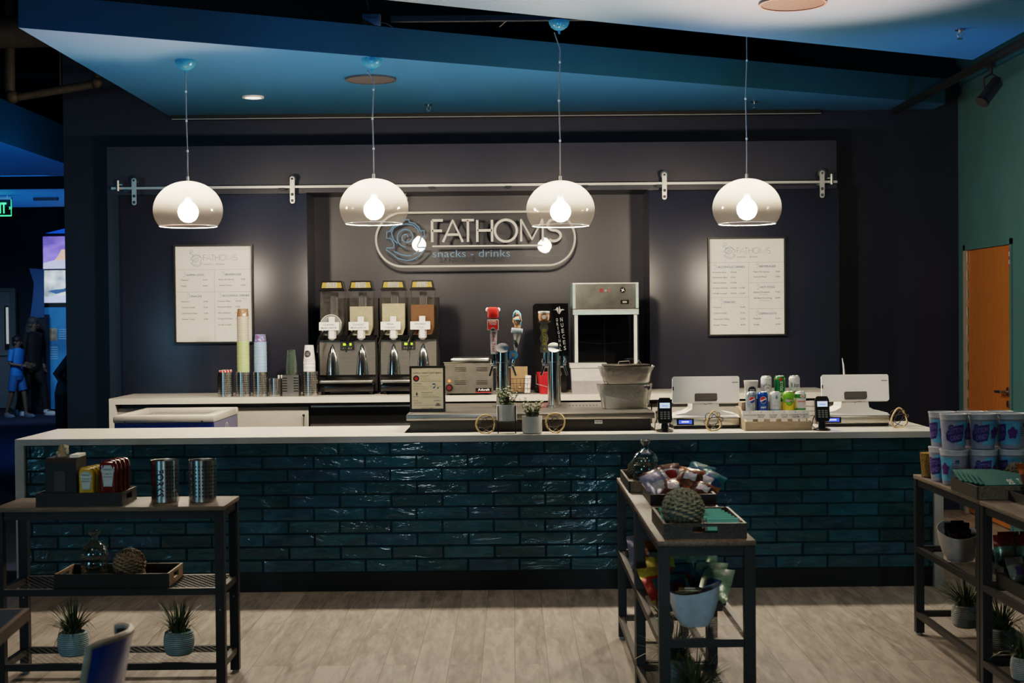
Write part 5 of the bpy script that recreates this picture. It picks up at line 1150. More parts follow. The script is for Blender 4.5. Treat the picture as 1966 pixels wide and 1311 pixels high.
def console_parts(t, L=1.0, D=.35):
    m = MB(); m.rbox((0,0,TH-.010), (L,D,.019), wood, .002); m.build('tabletop', t)
    lg = .040
    for sx in (-1,1):
        for sy in (-1,1):
            cx, cy = sx*(L/2-.022), sy*(D/2-.022)
            m = MB(); m.b2((cx-lg/2,cy-lg/2,.012), (cx+lg/2,cy+lg/2,TH-.0205), black); m.cyl((cx,cy+0,.35), (cx,cy-lg/2-.001,.35), .004, steeld, seg=8) ; lo = m.build('leg', t)
            m = MB(); m.cyl((cx,cy,0), (cx,cy,.012), .016, greyp, seg=14); m.build('foot', lo)
    m = MB()
    for sy in (-1,1): m.b2((-L/2+.043,sy*(D/2-.022)-.012,TH-.055), (L/2-.043,sy*(D/2-.022)+.012,TH-.0205), black)
    for sx in (-1,1): m.b2((sx*(L/2-.022)-.012,-D/2+.043,TH-.055), (sx*(L/2-.022)+.012,D/2-.043,TH-.0205), black)
    m.build('top_frame', t)
    for z in (SH1, SH2):
        m = MB(); h = .030
        for sy in (-1,1): m.b2((-L/2+.043,sy*(D/2-.014)-.012,z-h), (L/2-.043,sy*(D/2-.014)+.012,z-.001), black)
        for sx in (-1,1): m.b2((sx*(L/2-.022)-.013,-D/2+.043,z-h), (sx*(L/2-.022)+.013,D/2-.043,z-.001), black)
        s_ = m.build('shelf', t); m = MB(); diamond_mesh(m, L-.05, D-.03, z-.001, black); m.build('mesh_panel', s_)
def console(label, loc, rz, group=None):
    t = thing('console_table', label, 'table', loc, rz, group); console_parts(t); return t
LX, LY = -1.752, 6.305
c1 = console('black framed console table holding the forks and condiment tray, left of the floor', (LX,LY,0), 0)
MX = .690; RX = 2.175
dup(c1, (MX,6.57,0), PI/2, 'middle console table nearest the bar counter, with the glass decanter and snacks')
dup(c1, (MX,5.565,0), PI/2, 'middle console table nearest the camera, with teal sleeves and a rope ball on top')
dup(c1, (RX,6.60,0), PI/2, 'right console table nearest the counter, carrying the candy tubs')
dup(c1, (RX,5.595,0), PI/2, 'right console table nearest the camera, mostly outside the frame')
# ------------------------------------------------------------------ shared goods
def tray(label, loc, rz, L, D, H, mside, mdark, handle=True, group=None):
    t = thing('serving_tray', label, 'tray', loc, rz, group); w = .010
    m = MB(); m.b2((-L/2+w,-D/2+w,0), (L/2-w,D/2-w,.008), mside); m.build('tray_base', t)
    for sy in (-1,1): m = MB(); m.b2((-L/2,sy*D/2,0), (L/2,sy*(D/2-w),H), mdark); m.build('side_board', t)
    for sx in (-1,1):
        m = MB(); a, b_ = sx*L/2, sx*(L/2-w); hw = .045
        if handle:
            m.b2((a,-D/2+w,0), (b_,D/2-w,H*.35), mside).b2((a,-D/2+w,H*.78), (b_,D/2-w,H), mside).b2((a,-D/2+w,H*.35), (b_,-hw,H*.78), mside).b2((a,hw,H*.35), (b_,D/2-w,H*.78), mside)
        else: m.b2((a,-D/2+w,0), (b_,D/2-w,H), mside)
        m.build('end_board', t)
    return t
def rope_ball(R, mt, loop=True):
    t = bpy.data.objects.new('rope_ball', None); C.objects.link(t)
    m = MB(); m.ball((0,0,R), R*.88, mt, 24, 16)
    sets = [((1,0,0),.905),((0,1,0),.93),((.35,.25,1),.955)]
    for k, (ax, q) in enumerate(sets):
        Q = Vector((0,0,1)).rotation_difference(Vector(ax).normalized()).to_matrix()
        for d in (-.42,-.21,0,.21,.42):
            rr_ = math.sqrt(1-d*d)*R*q*.99; n_ = 56; nt = round(11*rr_/R)
            for ph in (0, PI):
                pts = []
                for i in range(n_):
                    w = 2*PI*i/n_; c = Q @ Vector((rr_*math.cos(w), rr_*math.sin(w), d*R*.97)); o = c.normalized(); sd = Q @ Vector((0,0,1)); e = nt*w+ph
                    pts.append(Vector((0,0,R))+c+(o*math.cos(e)+sd*math.sin(e))*R*.050)
                m.tube(pts, R*.070, mt, 5, True)
    m.v = [Vector((v.x, v.y, max(v.z, 0.0005))) for v in m.v]
    m.build('rope_knot', t)
    if loop:
        m = MB(); m.tube([(R*.93,0,R*.62),(R*1.12,-.01,R*.66),(R*1.25,-.015,R*.45),(R*1.16,-.02,R*.20),(R*.96,-.01,R*.30)], R*.09, mt, 8); m.build('rope_loop', t)
    return t
rb1 = tag(rope_ball(.070, rope), 'natural rope knot ball beside the glass decanter in the lower tray', 'rope ball')
rb2 = tag(rope_ball(.078, ropeg, False), 'grey green rope knot ball in the near tray with teal sleeves', 'rope ball')
def decanter():
    t = bpy.data.objects.new('glass_decanter', None); C.objects.link(t)
    P = [(0,.004),(.052,.004),(.058,.010),(.0585,.045),(.056,.050),(.0585,.055),(.0585,.095),(.056,.100),(.0585,.105),(.058,.130),(.050,.152),(.030,.168),(.019,.178),(.017,.200),(.018,.206),(.026,.214),(.027,.222),(.023,.226)]
    Q = [(r-.0035 if r > .004 else 0, z+(.008 if r == 0 else .001)) for r, z in P][::-1]
    m = MB(); m.lathe(P+Q, glass, seg=40); m.build('bottle_body', t)
    m = MB()
    for z in (.030,.075,.118): m.lathe([(.0586,z-.004),(.0605,z),(.0586,z+.004)], glass, seg=40)
    m.build('glass_rib', t); return t
dc = tag(decanter(), 'ribbed clear glass decanter on the lower shelf of the left console', 'decanter')
grass = [pm('dark grass blade', (.032,.060,.020), .5, var=.3), pm('grass blade', (.075,.12,.038), .5, var=.3), pm('dry grass blade', (.16,.17,.06), .5, var=.2)]
pota = pm('ribbed pale blue grey pot', (.22,.33,.36), .6)
def grass_plant(seed, pot, n_=120):
    t = bpy.data.objects.new('potted_grass', None); C.objects.link(t); rq = random.Random(seed)
    m = MB(); pr = [(0,0),(.050,0),(.056,.004)]
    for k in range(11): z = .008+k*.0085; r = .056+.010*math.sin(PI*(k+1)/13); pr += [(r,z),(r+.0022,z+.003),(r+.0022,z+.005),(r,z+.0075)]
    pr += [(.056,.104),(.052,.104),(.051,.094),(0,.094)]; m.lathe(pr, pot, seg=36); m.build('pot', t)
    m = MB()
    for i in range(n_):
        a = rq.uniform(0,2*PI); out = rq.random()**.8*.19; H_ = rq.uniform(.11,.19)*(1-.3*out/.19); r0 = rq.uniform(0,.036); p = Vector((r0*math.cos(a), r0*math.sin(a), .093)); dr = Vector((math.cos(a), math.sin(a), 0)); s_ = Vector((-math.sin(a), math.cos(a), 0)); droop = .09 if rq.random() < .16 else .0
        vs = []; w0 = rq.uniform(.0028,.005); N = 6
        for k in range(N+1):
            f_ = k/N; c = p+dr*out*f_**1.5+Vector((0,0,H_*(f_-.3*f_*f_*out/.19)-droop*f_**3*1.2)); w = w0*(1-f_**2)+.0002
            vs += [c-s_*w, c+s_*w]
        m.add(vs, [(2*k,2*k+1,2*k+3,2*k+2) for k in range(N)], grass[0 if rq.random() < .55 else (1 if rq.random() < .85 else 2)], True)
    m.build('foliage', t); return t
gp = tag(grass_plant(1, pota), 'grassy plant in a ribbed pot behind the chair back on the left console', 'potted plant')
gp2 = tag(grass_plant(2, pota), 'grassy plant in a ribbed pot at the right end of the left console bottom shelf', 'potted plant')
# snack bags
def bag(w, h, th, body, band, accent, seed):
    rq = random.Random(seed); m = MB(); nx, nz = 8, 10
    def pt(i, j, s):
        u, v = i/nx*2-1, j/nz; e = (1-abs(u)**3)*max(0, math.sin(PI*min(1,max(0,(v-.07)/.86))))**.55
        d = s*th/2*e*(1+rq.uniform(-.18,.18)); return Vector((u*w/2*(1-.07*e)+rq.uniform(-.001,.001), d, v*h+rq.uniform(-.001,.001)))
    for s in (-1,1):
        g = [[pt(i,j,s) for i in range(nx+1)] for j in range(nz+1)]
        for j in range(nz):
            for i in range(nx):
                mt = band if j >= nz*.62 or j == 0 else (accent if (2 <= i <= 5 and 3 <= j <= 5) else body)
                m.add([g[j][i],g[j][i+1],g[j+1][i+1],g[j+1][i]], [(0,1,2,3)], mt, True)
    return m
foil = lambda n_, c: pm('foil '+n_, c, .25, .25, var=.25, scale=50, bump=.3)
fo, fb, fw, fr, fg_, fte, fy, fk, ft = foil('orange',(.32,.085,.012)), foil('brown',(.10,.035,.015)), foil('white',(.50,.50,.52)), foil('red',(.28,.03,.02)), foil('green',(.07,.13,.05)), foil('teal',(.02,.16,.19)), foil('yellow',(.40,.33,.05)), foil('black',(.012,.012,.013)), foil('tan',(.36,.27,.15))
fl_, fbl = foil('lilac',(.25,.25,.34)), foil('blue',(.02,.08,.20)); fpg = foil('pale green',(.20,.30,.22))
BAGS = {}
def put_bag(key, spec, loc, rz, tilt, label, group, roll=0, cat='snack bag'):
    if key not in BAGS: o = bag(*spec, seed=len(BAGS)+3).build('snack_bag'); BAGS[key] = o
    else: o = BAGS[key].copy(); C.objects.link(o)
    o.location = loc; o.rotation_euler = (tilt, roll, rz); tag(o, label, cat, group); return o
# ------------------------------------------------------------------ left console goods
dkw = pm('dark stained tray', (.010,.008,.007), .5, var=.2)
tx, ty = X(163,6.28,950)-.0, 6.28
tray('dark tray holding condiments and a napkin dispenser on the left console', (tx+.01,ty,TH), 0, .375, .24, .058, dkw, dkw)
zt = TH+.009
nd = t = thing('napkin_dispenser', 'black napkin dispenser with a crumpled napkin sticking out of its top', 'napkin dispenser', (X(121,6.22,900), 6.26, zt))
m = MB(); m.prismx([(-.075,0),(.075,0),(.075,.165),(-.06,.165),(-.075,.15)], -.068, .068, pm('matte black plastic', (.012,.011,.011), .4)); m.build('casing', t)
m = MB(); m.b2((-.028,-.0765,.045), (.020,-.0752,.118), pm('dim brushed window', (.05,.045,.04), .4)); m.build('window_plate', t)
m = MB(); m.add([(.030,-.055,.1655),(.066,-.055,.1655),(.072,.05,.1665),(.058,.05,.1665)], [(0,1,2,3)], paper).b2((.034,-.05,.166), (.072,.055,.176), paper); m.build('napkin_edge', t)
m = MB(); rq = random.Random(8); g = []
for j in range(5):
    for i in range(7): u = i/6*2-1; g.append((u*.030*(1-.08*j)+rq.uniform(-.004,.004)-.01, .016*math.sin(u*4+j)+rq.uniform(-.004,.004), .166+j*.0125*(1-.25*abs(u))))
m.add(g, [(j*7+i,j*7+i+1,j*7+i+8,j*7+i+7) for j in range(4) for i in range(6)], pm('crumpled napkin', (.50,.43,.32), .8), True); m.build('napkin', t)
nd.scale = (1,1,1.2)
mus = pm('mustard yellow', (.42,.30,.01), .3); ket = pm('ketchup red', (.13,.008,.006), .18, coat=.5); lab = pm('pale label', (.42,.52,.54), .5); labd = pm('label print', (.08,.14,.15), .5)
def squeeze(body, h, w, d, words, cat):
    t = bpy.data.objects.new('condiment_bottle', None); C.objects.link(t); m = MB(); pr = [(.86,0),(.98,.05),(1,.2),(.92,.45),(.98,.75),(.95,.88),(.75,.97),(.35,1.0),(0,1.0)]; n_ = 24; vs = []
    for f_, z in pr:
        for p in rrect(w*max(f_,.02), d*max(f_,.02), min(w,d)*max(f_,.02)*.42, 5): vs.append((p[0],p[1],z*h))
    m.add(vs, [(i*n_+k,i*n_+(k+1)%n_,(i+1)*n_+(k+1)%n_,(i+1)*n_+k) for i in range(len(pr)-1) for k in range(n_)]+[tuple(range(n_-1,-1,-1))], body, True); m.build('bottle_body', t)
    m = MB(); fn = plane((0,-d/2-.0008,h*.38)); s_ = w*.74; sh = h*.50; P = [(-s_*.32,0),(s_*.32,0),(s_*.44,sh*.66),(s_*.5,sh*.70),(s_*.5,sh*.80),(s_*.36,sh*.86),(s_*.25,sh),(-s_*.25,sh),(-s_*.36,sh*.86),(-s_*.5,sh*.80),(-s_*.5,sh*.70),(-s_*.44,sh*.66)]
    m.poly(P, lab, fn); f2 = plane((0,-d/2-.0013,h*.38)); m.ribbon([(p[0]*.9,sh*.5+(p[1]-sh*.5)*.92) for p in P], .0008, labd, f2, True)
    m.text('HEINZ', .0075, labd, plane((0,-d/2-.0013,h*.38+sh*.76)), 'C', .02, width=s_*.6)
    for i, wd in enumerate(words): m.text(wd, .006, labd, plane((0,-d/2-.0013,h*.38+sh*(.56-.14*i))), 'C', .02, width=s_*.62)
    m.build('label_print', t); return t
b1 = tag(squeeze(mus,.158,.072,.030,('YELLOW','MUSTARD'),0), '', 'condiment bottle'); b2_ = tag(squeeze(ket,.186,.080,.034,('TOMATO','KETCHUP'),0), '', 'condiment bottle')
mx_ = X(169,6.22,920); kx_ = X(211,6.22,920)
lbs = ('front yellow mustard bottle with a pale label in the condiment tray','second yellow mustard bottle from the front of the condiment tray','third yellow mustard bottle from the front of the condiment tray','rear yellow mustard bottle in the condiment tray')
for i in range(4):
    o = b1 if i == 0 else dup(b1, (0,0,0), None, '', None); o.location = (mx_+i*.007, 6.205+i*.035, zt); o['label'] = lbs[i]; o['group'] = 'mustard bottles in the condiment tray'
lbs = ('front red ketchup bottle with a pale label in the condiment tray','second red ketchup bottle from the front of the condiment tray','third red ketchup bottle from the front of the condiment tray','rear red ketchup bottle in the condiment tray')
for i in range(4):
    o = b2_ if i == 0 else dup(b2_, (0,0,0), None, '', None); o.location = (kx_-.001+i*.007, 6.208+i*.040, zt+.002); o['label'] = lbs[i]; o['group'] = 'ketchup bottles in the condiment tray'
perf_cyl('utensil_cylinder', 'perforated steel cylinder lettered FORKS on the left console', (X(318,6.32,930),6.31,TH+.001), .0605, .182, -.12, 'FORKS')
perf_cyl('utensil_cylinder', 'perforated steel cylinder lettered SPOONS at the right end of the left console', (X(390,6.32,930),6.31,TH+.001), .0605, .182, -.75, 'SPOONS')
zs = SH1+.0005
tray('wooden tray with the decanter and rope ball on the left console middle shelf', (X(228,6.28,1100),6.30,zs), 0, .50, .27, .058, woodt, dkw)
dc.location = (X(187,6.31,1090), 6.27, zs+.0085); rb1.location = (X(245,6.27,1090), 6.30, zs+.0085); rb1.rotation_euler = (0,0,-.3)
gp.location = (X(139,6.29,1240), 6.30, SH2+.0005); gp2.location = (X(343,6.29,1240), 6.30, SH2+.0005)
# ------------------------------------------------------------------ middle console goods
o = tray('dark grained tray of teal sleeves on the near middle console', (MX,5.33,TH+.0005), PI/2, .44, .300, .055, woodt, pm('dark grained wood', (.035,.030,.024), .5, var=.5, scale=6, stretch=(2,18,26)))
zt = TH+.009
for ch in o.children:
    if ch.name.startswith('end_board'): ch.data.materials[0] = MATS['dark grained wood']  # end boards darkened by material to show them backlit
rb2.location = (X(1306,5.36,980), 5.27, zt)
tealf = pm('teal foam', (.010,.24,.215), .5, var=.08)
def sleeve(): m = MB(); m.prismx([(-.022,0),(.024,0),(.027,.008),(.024,.016),(-.022,.016)], -.058, .058, tealf, True); m.b2((-.057,.020,.015), (.057,.0272,.0175), pm('pale teal edge', (.04,.36,.32), .5)); m.b2((-.057,-.024,-.0022), (.057,.018,-.0004), black); m.b2((.0585,-.022,.003), (.066,.022,.013), black).b2((-.066,-.022,.003), (-.0585,.022,.013), black); return m  # pale top edge and black underside paint in highlight and dark gaps
s0 = None
for i in range(8):
    if s0 is None: c = s0 = sleeve().build('can_sleeve')
    else: c = s0.copy(); C.objects.link(c)
    right = i < 6
    j = i if right else i-6
    c.location = (MX+.070-.005*j if right else MX-.072, 5.165+j*.050 if right else 5.40+j*.06, zt+.026); c.rotation_euler = (1.0 if right else .9, 0, 0)
    tag(c, ('teal foam sleeve %s in the row right of the grey rope ball' % ('nearest the camera','second from the front','third from the front','fourth from the front','fifth from the front','at the back')[j]) if right else ('front teal foam sleeve left of the grey rope ball','rear teal foam sleeve left of the grey rope ball')[j], 'can sleeve', 'teal foam sleeves in the near middle tray')
tray('black tray heaped with snack bags on the far middle console', (MX+.03,6.22,TH+.0005), PI/2, .40, .28, .045, dkw, dkw, False)
tray('dark tray under the glass decanter on the far middle console', (MX-.02,6.72,TH+.0005), PI/2, .50, .29, .050, woodt, dkw)
d2 = dup(dc, (X(1239,6.70,900), 6.70, TH+.009), 0, 'ribbed clear glass decanter on the far middle console'); d2.scale = (1,1,.93)
r3 = dup(rb1, (X(1204,6.84,900)+.060, 6.85, TH+.009), 1.2, 'natural rope knot ball half hidden behind the decanter on the middle console'); r3.scale = (.80,.80,.80)
G = 'snack bags on the far middle console'
spec_o = (.115,.15,.055,fb,fo,fw); spec_l = (.115,.15,.05,fl_,fl_,fw); spec_w = (.105,.14,.05,fw,fb,fr); spec_t = (.115,.15,.05,fbl,fte,fw)
zt = TH+.012
for key, sp_, dx, y, rz, tilt, lb, hz_, rl in (('lil',spec_l,-.058,6.10,.5,-.75,'lilac and white snack bag at the near left of the heaped tray',.0,-.25),('ora',spec_o,-.03,6.075,.15,-1.05,'brown orange topped snack bag at the front of the heaped tray',.004,.15),
        ('ora',spec_o,.068,6.085,-.35,-1.2,'brown snack bag with orange ends lying toward the right tray edge',.004,.35),('whi',spec_w,-.055,6.17,.35,-.95,'white and red snack bag in the middle of the heaped tray',.03,-.3),
        ('ora',spec_o,.035,6.17,-.2,-1.0,'orange topped snack bag lying behind the front brown one',.035,.2),('tea',spec_t,.085,6.20,-.6,-1.0,'blue and teal snack bag at the right edge of the heaped tray',.02,.4),('whi',spec_w,-.01,6.26,.1,-.8,'white and brown snack bag at the back of the heaped tray',.03,-.1),('tea',spec_t,.075,6.27,-.3,-.85,'dark blue snack bag at the rear right of the heaped tray',.03,.3)):
    put_bag(key, sp_, (MX+.03+dx, y, zt+hz_), rz, tilt, lb, G, rl)
m = MB(); m.rbox((0,0,.012), (.09,.05,.024), fbl, .004).b2((-.02,-.0265,.006), (.02,-.0255,.018), lab); tag(m.build('snack_box', loc=(MX-.095,6.53,TH+.009)), 'small blue packet lying at the foot of the decanter on the middle console', 'packet')
# middle shelf: bowl and bags
def bowl(mt, R, h):
    t = bpy.data.objects.new('bowl', None); C.objects.link(t)
    m = MB(); n_ = 40; prof = [(.40,0),(.54,.03),(.76,.28),(.92,.66),(1,1),(.965,1),(.88,.66),(.70,.28),(.46,.06),(0,.05)]; vs = []
    for r, z in prof:
        for k in range(n_):
            a = 2*PI*k/n_; sq = (abs(math.cos(a))**3+abs(math.sin(a))**3)**(-1/3); zz = z*h*(1+.14*z*math.cos(2*a)*.6+.16*z*math.cos(a+.6)); vs.append((R*r*sq*math.cos(a)*.97, R*r*sq*math.sin(a)*.97, zz))
    m.add(vs, [(i*n_+k,i*n_+(k+1)%n_,(i+1)*n_+(k+1)%n_,(i+1)*n_+k) for i in range(len(prof)-1) for k in range(n_)]+[tuple(range(n_-1,-1,-1))], mt, True); m.build('bowl_shell', t); return t
bw = tag(bowl(pm('pale blue bowl', (.56,.64,.70), .45), .098, .135), 'pale blue rounded bowl of tan packets on the near middle console shelf', 'bowl')
zs = SH1+.0005
bw.location = (X(1331,5.32,1160), 5.30, zs)
rq = random.Random(12); pk = None
for i in range(9):
    if pk is None:
        m = MB(); m.rbox((0,0,0), (.085,.055,.007), ft, .003).b2((-.02,-.015,.0036), (.02,.015,.0042), paper); c = pk = m.build('snack_packet')
    else: c = pk.copy(); C.objects.link(c)
    c.location = (bw.location.x-.012+rq.uniform(-.012,.012), 5.30+rq.uniform(-.008,.008), zs+.062+i*.0092); c.rotation_euler = (rq.uniform(-.06,.06), rq.uniform(-.05,.05), rq.uniform(-.5,.5))
    tag(c, 'flat tan packet in the stack inside the pale blue bowl', 'packet', 'tan packets in the pale blue bowl')
tray('long dark tray of bright snack bags on the far middle console shelf', (MX,5.79,zs), PI/2, .48, .25, .03, dkw, dkw, False)
G = 'bags on the near middle console shelf'
sp1 = (.13,.175,.05,fte,fpg,fbl); sp2 = (.12,.165,.05,fbl,fte,fr); sp3 = (.12,.165,.05,fr,fy,fte); sp4 = (.13,.18,.05,fpg,fpg,fbl)
for key, sp_, dx, y, rz, tilt, lb in (('p4',sp4,.085,5.62,-.45,-.85,'pale green bag with blue flecks just behind the pale bowl'),('p2',sp2,-.02,5.62,.25,-.95,'blue and teal snack bag behind the bowl'),('p3',sp3,-.09,5.66,.6,-.7,'red and yellow snack bag at the left edge of the shelf'),
        ('p1',sp1,.09,5.76,-.35,-.8,'teal and pale green bag in the second row behind the bowl'),('p2',sp2,.02,5.79,.2,-.85,'blue snack bag with teal top in the second row'),('p3',sp3,-.07,5.82,.2,-.5,'yellow topped red bag in the second row at left'),('p4',sp4,.09,5.92,-.2,-.5,'pale green bag in the back row at right'),('p1',sp1,0,5.95,0,-.5,'teal bag in the middle of the back row')):
    put_bag(key, sp_, (MX+dx, y, zs+.013), rz, tilt, lb, G)
put_bag('ora', spec_o, (MX-.06,6.35,zs+.006), .2, -.4, 'orange topped snack bag on the far middle console shelf, by its left leg', G)
put_bag('lil', spec_l, (MX-.10,6.50,zs+.006), .3, -.4, 'lilac snack bag on the far middle console shelf', G)
gm = dup(gp2, (X(1330,5.28,1290), 5.24, SH2+.0005), .8, 'grassy plant in a ribbed pot under the pale blue bowl')
dup(gp, (MX-.04, 5.72, SH2+.0005), 1.9, 'grassy plant half hidden behind the one under the pale bowl')
dup(gp2, (MX-.0, 6.57, SH2+.0005), 2.7, 'grassy plant on the bottom shelf of the far middle console').scale = (.72,.72,.85)
# ------------------------------------------------------------------ right console goods
tubw = clearmat('milky tub plastic', (.80,.83,.88), .12, .1, milk=.66, mcol=(.74,.71,.76)); aqua = pm('aqua print', (.14,.46,.66), .45, var=.2, scale=25); purp = pm('purple print', (.13,.03,.22), .45); purd = pm('dark violet print', (.05,.035,.20), .45); lil = pm('lilac print', (.30,.20,.48), .45); fill = pm('spun sugar filling', (.48,.52,.72), .9, var=.3, scale=14)
def candy_tub():
    t = bpy.data.objects.new('candy_tub', None); C.objects.link(t); r0, r1, h = .050, .0615, .158; sl = (r1-r0)/h
    m = MB(); m.lathe([(0,.003),(r0-.004,.003),(r0,0),(r0+.001,.003),(r1,h-.02),(r1+.001,h-.02)], tubw, seg=36); m.build('tub_wall', t)
    m = MB(); m.lathe([(r1+.0006,h-.02),(r1+.002,h-.003),(r1+.0045,h),(r1+.0045,h+.006),(r1-.002,h+.007),(r1-.004,h+.002),(0,h+.002)], pm('tub lid', (.66,.65,.68), .4), seg=36); m.build('lid', t)
    m = MB(); m.lathe([(0,.006),(r0-.003,.006),(r1-.005,h-.025),(0,h-.025)], fill, seg=20); m.build('sugar_filling', t)
    m = MB(); zc = .075; sl = (r1-r0-.001)/(h-.023); R_ = r0+.001+sl*(zc-.003)+.0007; cm = lambda a, e=0: cylmap(R_+e, zc, a, sl)
    for k in range(7): a0 = .1+k*.42; m.poly([(0,-.055),(.0235,-.055),(.0235,.055),(0,.055)], aqua, cm(a0)) if k in (0,1,2,3) else None
    sw = lambda x: -.16*x
    def tilt(fn): return lambda x, y: fn(x, y+.20*x)
    f = tilt(cm(-.1, .0006)); f.curved = True; m.poly([(-.042,-.022),(-.012,-.042),(.034,-.042),(.042,-.010),(.042,.034),(0,.036),(-.036,.020),(-.044,.004)], purd, f)
    m.poly(arc(-.018,.032,.013,0,360,14)[:-1], purd, f)
    f2 = tilt(cm(-.1, .0014)); m.text('FUN', .009, lil, (lambda x,y: f2(x-.018,y+.028)), 'C', .02, width=.018); m.text('COTTON', .022, lil, (lambda x,y: f2(x+.0,y+.002)), 'C', .04, width=.074); m.text('CANDY', .022, lil, (lambda x,y: f2(x+.008,y-.030)), 'C', .04, width=.060)
    f3 = cm(1.15, .0008); m.poly([(.021*(1+.14*math.sin(5*a))*math.cos(a), .027*(1+.14*math.sin(5*a))*math.sin(a)) for a in [2*PI*k/30 for k in range(30)]], purp, f3)
    f4 = cm(2.0, .0008)
    for j in range(5): m.ribbon([(-.016,.026-j*.010),(.016,.026-j*.010)], .0022, inkb, f4)
    m.poly([(.0,.030),(.018,.030),(.018,.044),(.0,.044)], inkb, f4)
    m.build('label_print', t); return t
tb = tag(candy_tub(), '', 'candy tub'); first = True
spots = []
for lv in range(2):
    for r_ in range(2):
        for c_ in range(3): spots.append((2.068+c_*.137+r_*-.010, 6.66+r_*.145-.0*c_, TH+.0008+lv*.1675, lv, r_, c_))
rots = [2.2,.28,1.3,1.0,-.5,2.2,.10,.45,1.45,1.3,.5,2.0]
cn = (('left','middle','right'),('left','middle','right'))
for i, (x, y, z, lv, r_, c_) in enumerate(spots):
    lb = '%s candy tub printed in purple, %s level, %s row' % (('left','middle','right')[c_], ('bottom','top')[lv], ('front','back')[r_])
    if i == 0: tb.location = (x,y,z); tb.rotation_euler = (0,0,-rots[i]); tb['label'] = lb; tb['group'] = 'candy tubs stacked on the right console'
    else: dup(tb, (x,y,z), -rots[i], lb, 'candy tubs stacked on the right console')
t = thing('popcorn_tub', 'clear tub of yellow popcorn at the far left corner of the right console', 'popcorn tub', (2.045, 6.965, TH+.0008))
corn = pm('yellow popcorn', (.42,.24,.03), .7, var=.55, scale=110, bump=1); m = MB(); m.lathe([(0,.004),(.038,.004),(.048,.118),(0,.124)], corn, seg=22); m.build('popcorn_filling', t)
m = MB(); m.lathe([(0,0),(.041,0),(.051,.122),(.055,.124),(.055,.130),(.02,.131),(0,.131)], clearmat('clear tub', (.93,.93,.9), .2, .04), seg=28); m.build('tub_wall', t)
tray('wooden tray of teal lettered sleeves on the right console', (2.125,6.29,TH+.0005), PI/2, .36, .26, .055, wood, pm('dark grained wood', (.03,.03,.03)), False)
zt = TH+.0095; tf = pm('teal neoprene', (.006,.14,.125), .55)
def flat_sleeve(letter):
    m = MB(); m.prismx([(-.016,0),(.016,0),(.0165,.003),(.014,.006),(-.014,.006),(-.0165,.003)], -.10, .085, tf); m.add([(.085,-.016,0),(.10,-.008,.002),(.085,.0,.006)], [(0,1,2)], tf)
    m.prism([(-.10,-.062),(.085,-.062),(.105,-.04),(.105,.03),(.09,.062),(-.10,.062)], .002, .0075, tf)
    if letter:
        fn = plane((.03,-.056,.0079), (0,1,0), (-1,0,0)); m.text('DSR', .024, paper, fn, width=.056, bold=.01)
        fn = plane((.062,-.056,.0079), (0,1,0), (-1,0,0)); m.text('TEXAS', .010, paper, fn, width=.040).poly([(p[0]+.052,p[1]+.004) for p in st], paper, fn); fn = plane((.075,-.056,.0079), (0,1,0), (-1,0,0)); m.text('STATE', .008, paper, fn, width=.034)
    return m
fs0 = flat_sleeve(True).build('can_sleeve')
for i in range(6):
    c = fs0 if i == 0 else fs0.copy()
    if i: C.objects.link(c)
    c.location = (2.140-.011*i, 6.190+i*.034, zt+.062+.0002*i); c.rotation_euler = (.30, 0, .0)
    tag(c, 'teal lettered sleeve, %s in the overlapping row of the right console tray' % ('nearest','second','third','fourth','fifth','farthest')[i], 'can sleeve', 'teal lettered sleeves in the right tray')
r4 = dup(rb2, (2.285, 6.43, TH+.0015), 1.2, 'natural rope knot ball in front of the candy tubs')
for ch in r4.children: ch.data = ch.data.copy(); ch.data.materials[0] = rope
r4.scale = (.80,.80,.80)
tray('black tray of orange snack bags at the right edge of the picture', (2.245,5.90,TH+.0005), PI/2, .38, .24, .04, dkw, dkw, False)
G = 'snack bags on the right console top'
spo = (.115,.165,.05,fb,fo,fg_); spt = (.12,.16,.05,ft,fw,ft)
put_bag('r1', spo, (2.235,6.02,TH+.012), .25, -.55, 'orange and brown snack bag leaning on the rope ball on the right console', G)
put_bag('r1', spo, (2.290,6.09,TH+.012), -.1, -.45, 'orange topped snack bag behind the leaning one on the right console', G)
put_bag('r2', spt, (2.265,5.90,TH+.012), -.2, -.7, 'tan and white snack bag at the right picture edge', G)
m = MB(); m.rbox((0,0,.02), (.12,.16,.04), fbl, .014); tag(m.build('snack_packet', loc=(2.12,5.62,TH+.0008)), 'blue packet at the right picture edge on the near right console', 'packet')
zs = SH1+.0005
gb = tag(bowl(pm('warm white bowl', (.36,.34,.325), .5), .100, .145), 'white rounded bowl of black packets on the right console shelf', 'bowl'); gb.location = (X(1846,6.60,1030), 6.62, zs); gb.rotation_euler = (0,0,2.4)
for i in range(8):
    c = put_bag('blk', (.058,.11,.012,fk,fk,fb), (gb.location.x-.024+(i % 4)*.016, 6.605+(i//4)*.028, zs+.06+.012*(i % 3)), rq.uniform(-.4,.4), rq.uniform(-.9,-.4), 'glossy black packet in the white bowl', 'black packets in the white bowl', rq.uniform(-.4,.4), 'packet')
tray('black tray of green and red chip bags on the right console shelf', (2.255,6.32,zs), PI/2, .34, .26, .05, dkw, dkw, False)
spc = (.10,.165,.05,fpg,fr,ft); G = 'chip bags on the right console shelf'
for i in range(5):
    put_bag('chip', spc, (2.170+ (i % 5)*.050-.0, 6.26+(i % 2)*.085, zs+.012), .25-.12*i, -.12, 'green and red chip bag, %s in the shelf tray' % ('leftmost','second','third','fourth','rightmost')[i], G)
put_bag('chipt', (.09,.13,.05,ft,ft,fo), (2.135,6.42,zs+.012), .5, -.2, 'tan snack bag peeking from behind the right console leg', G)
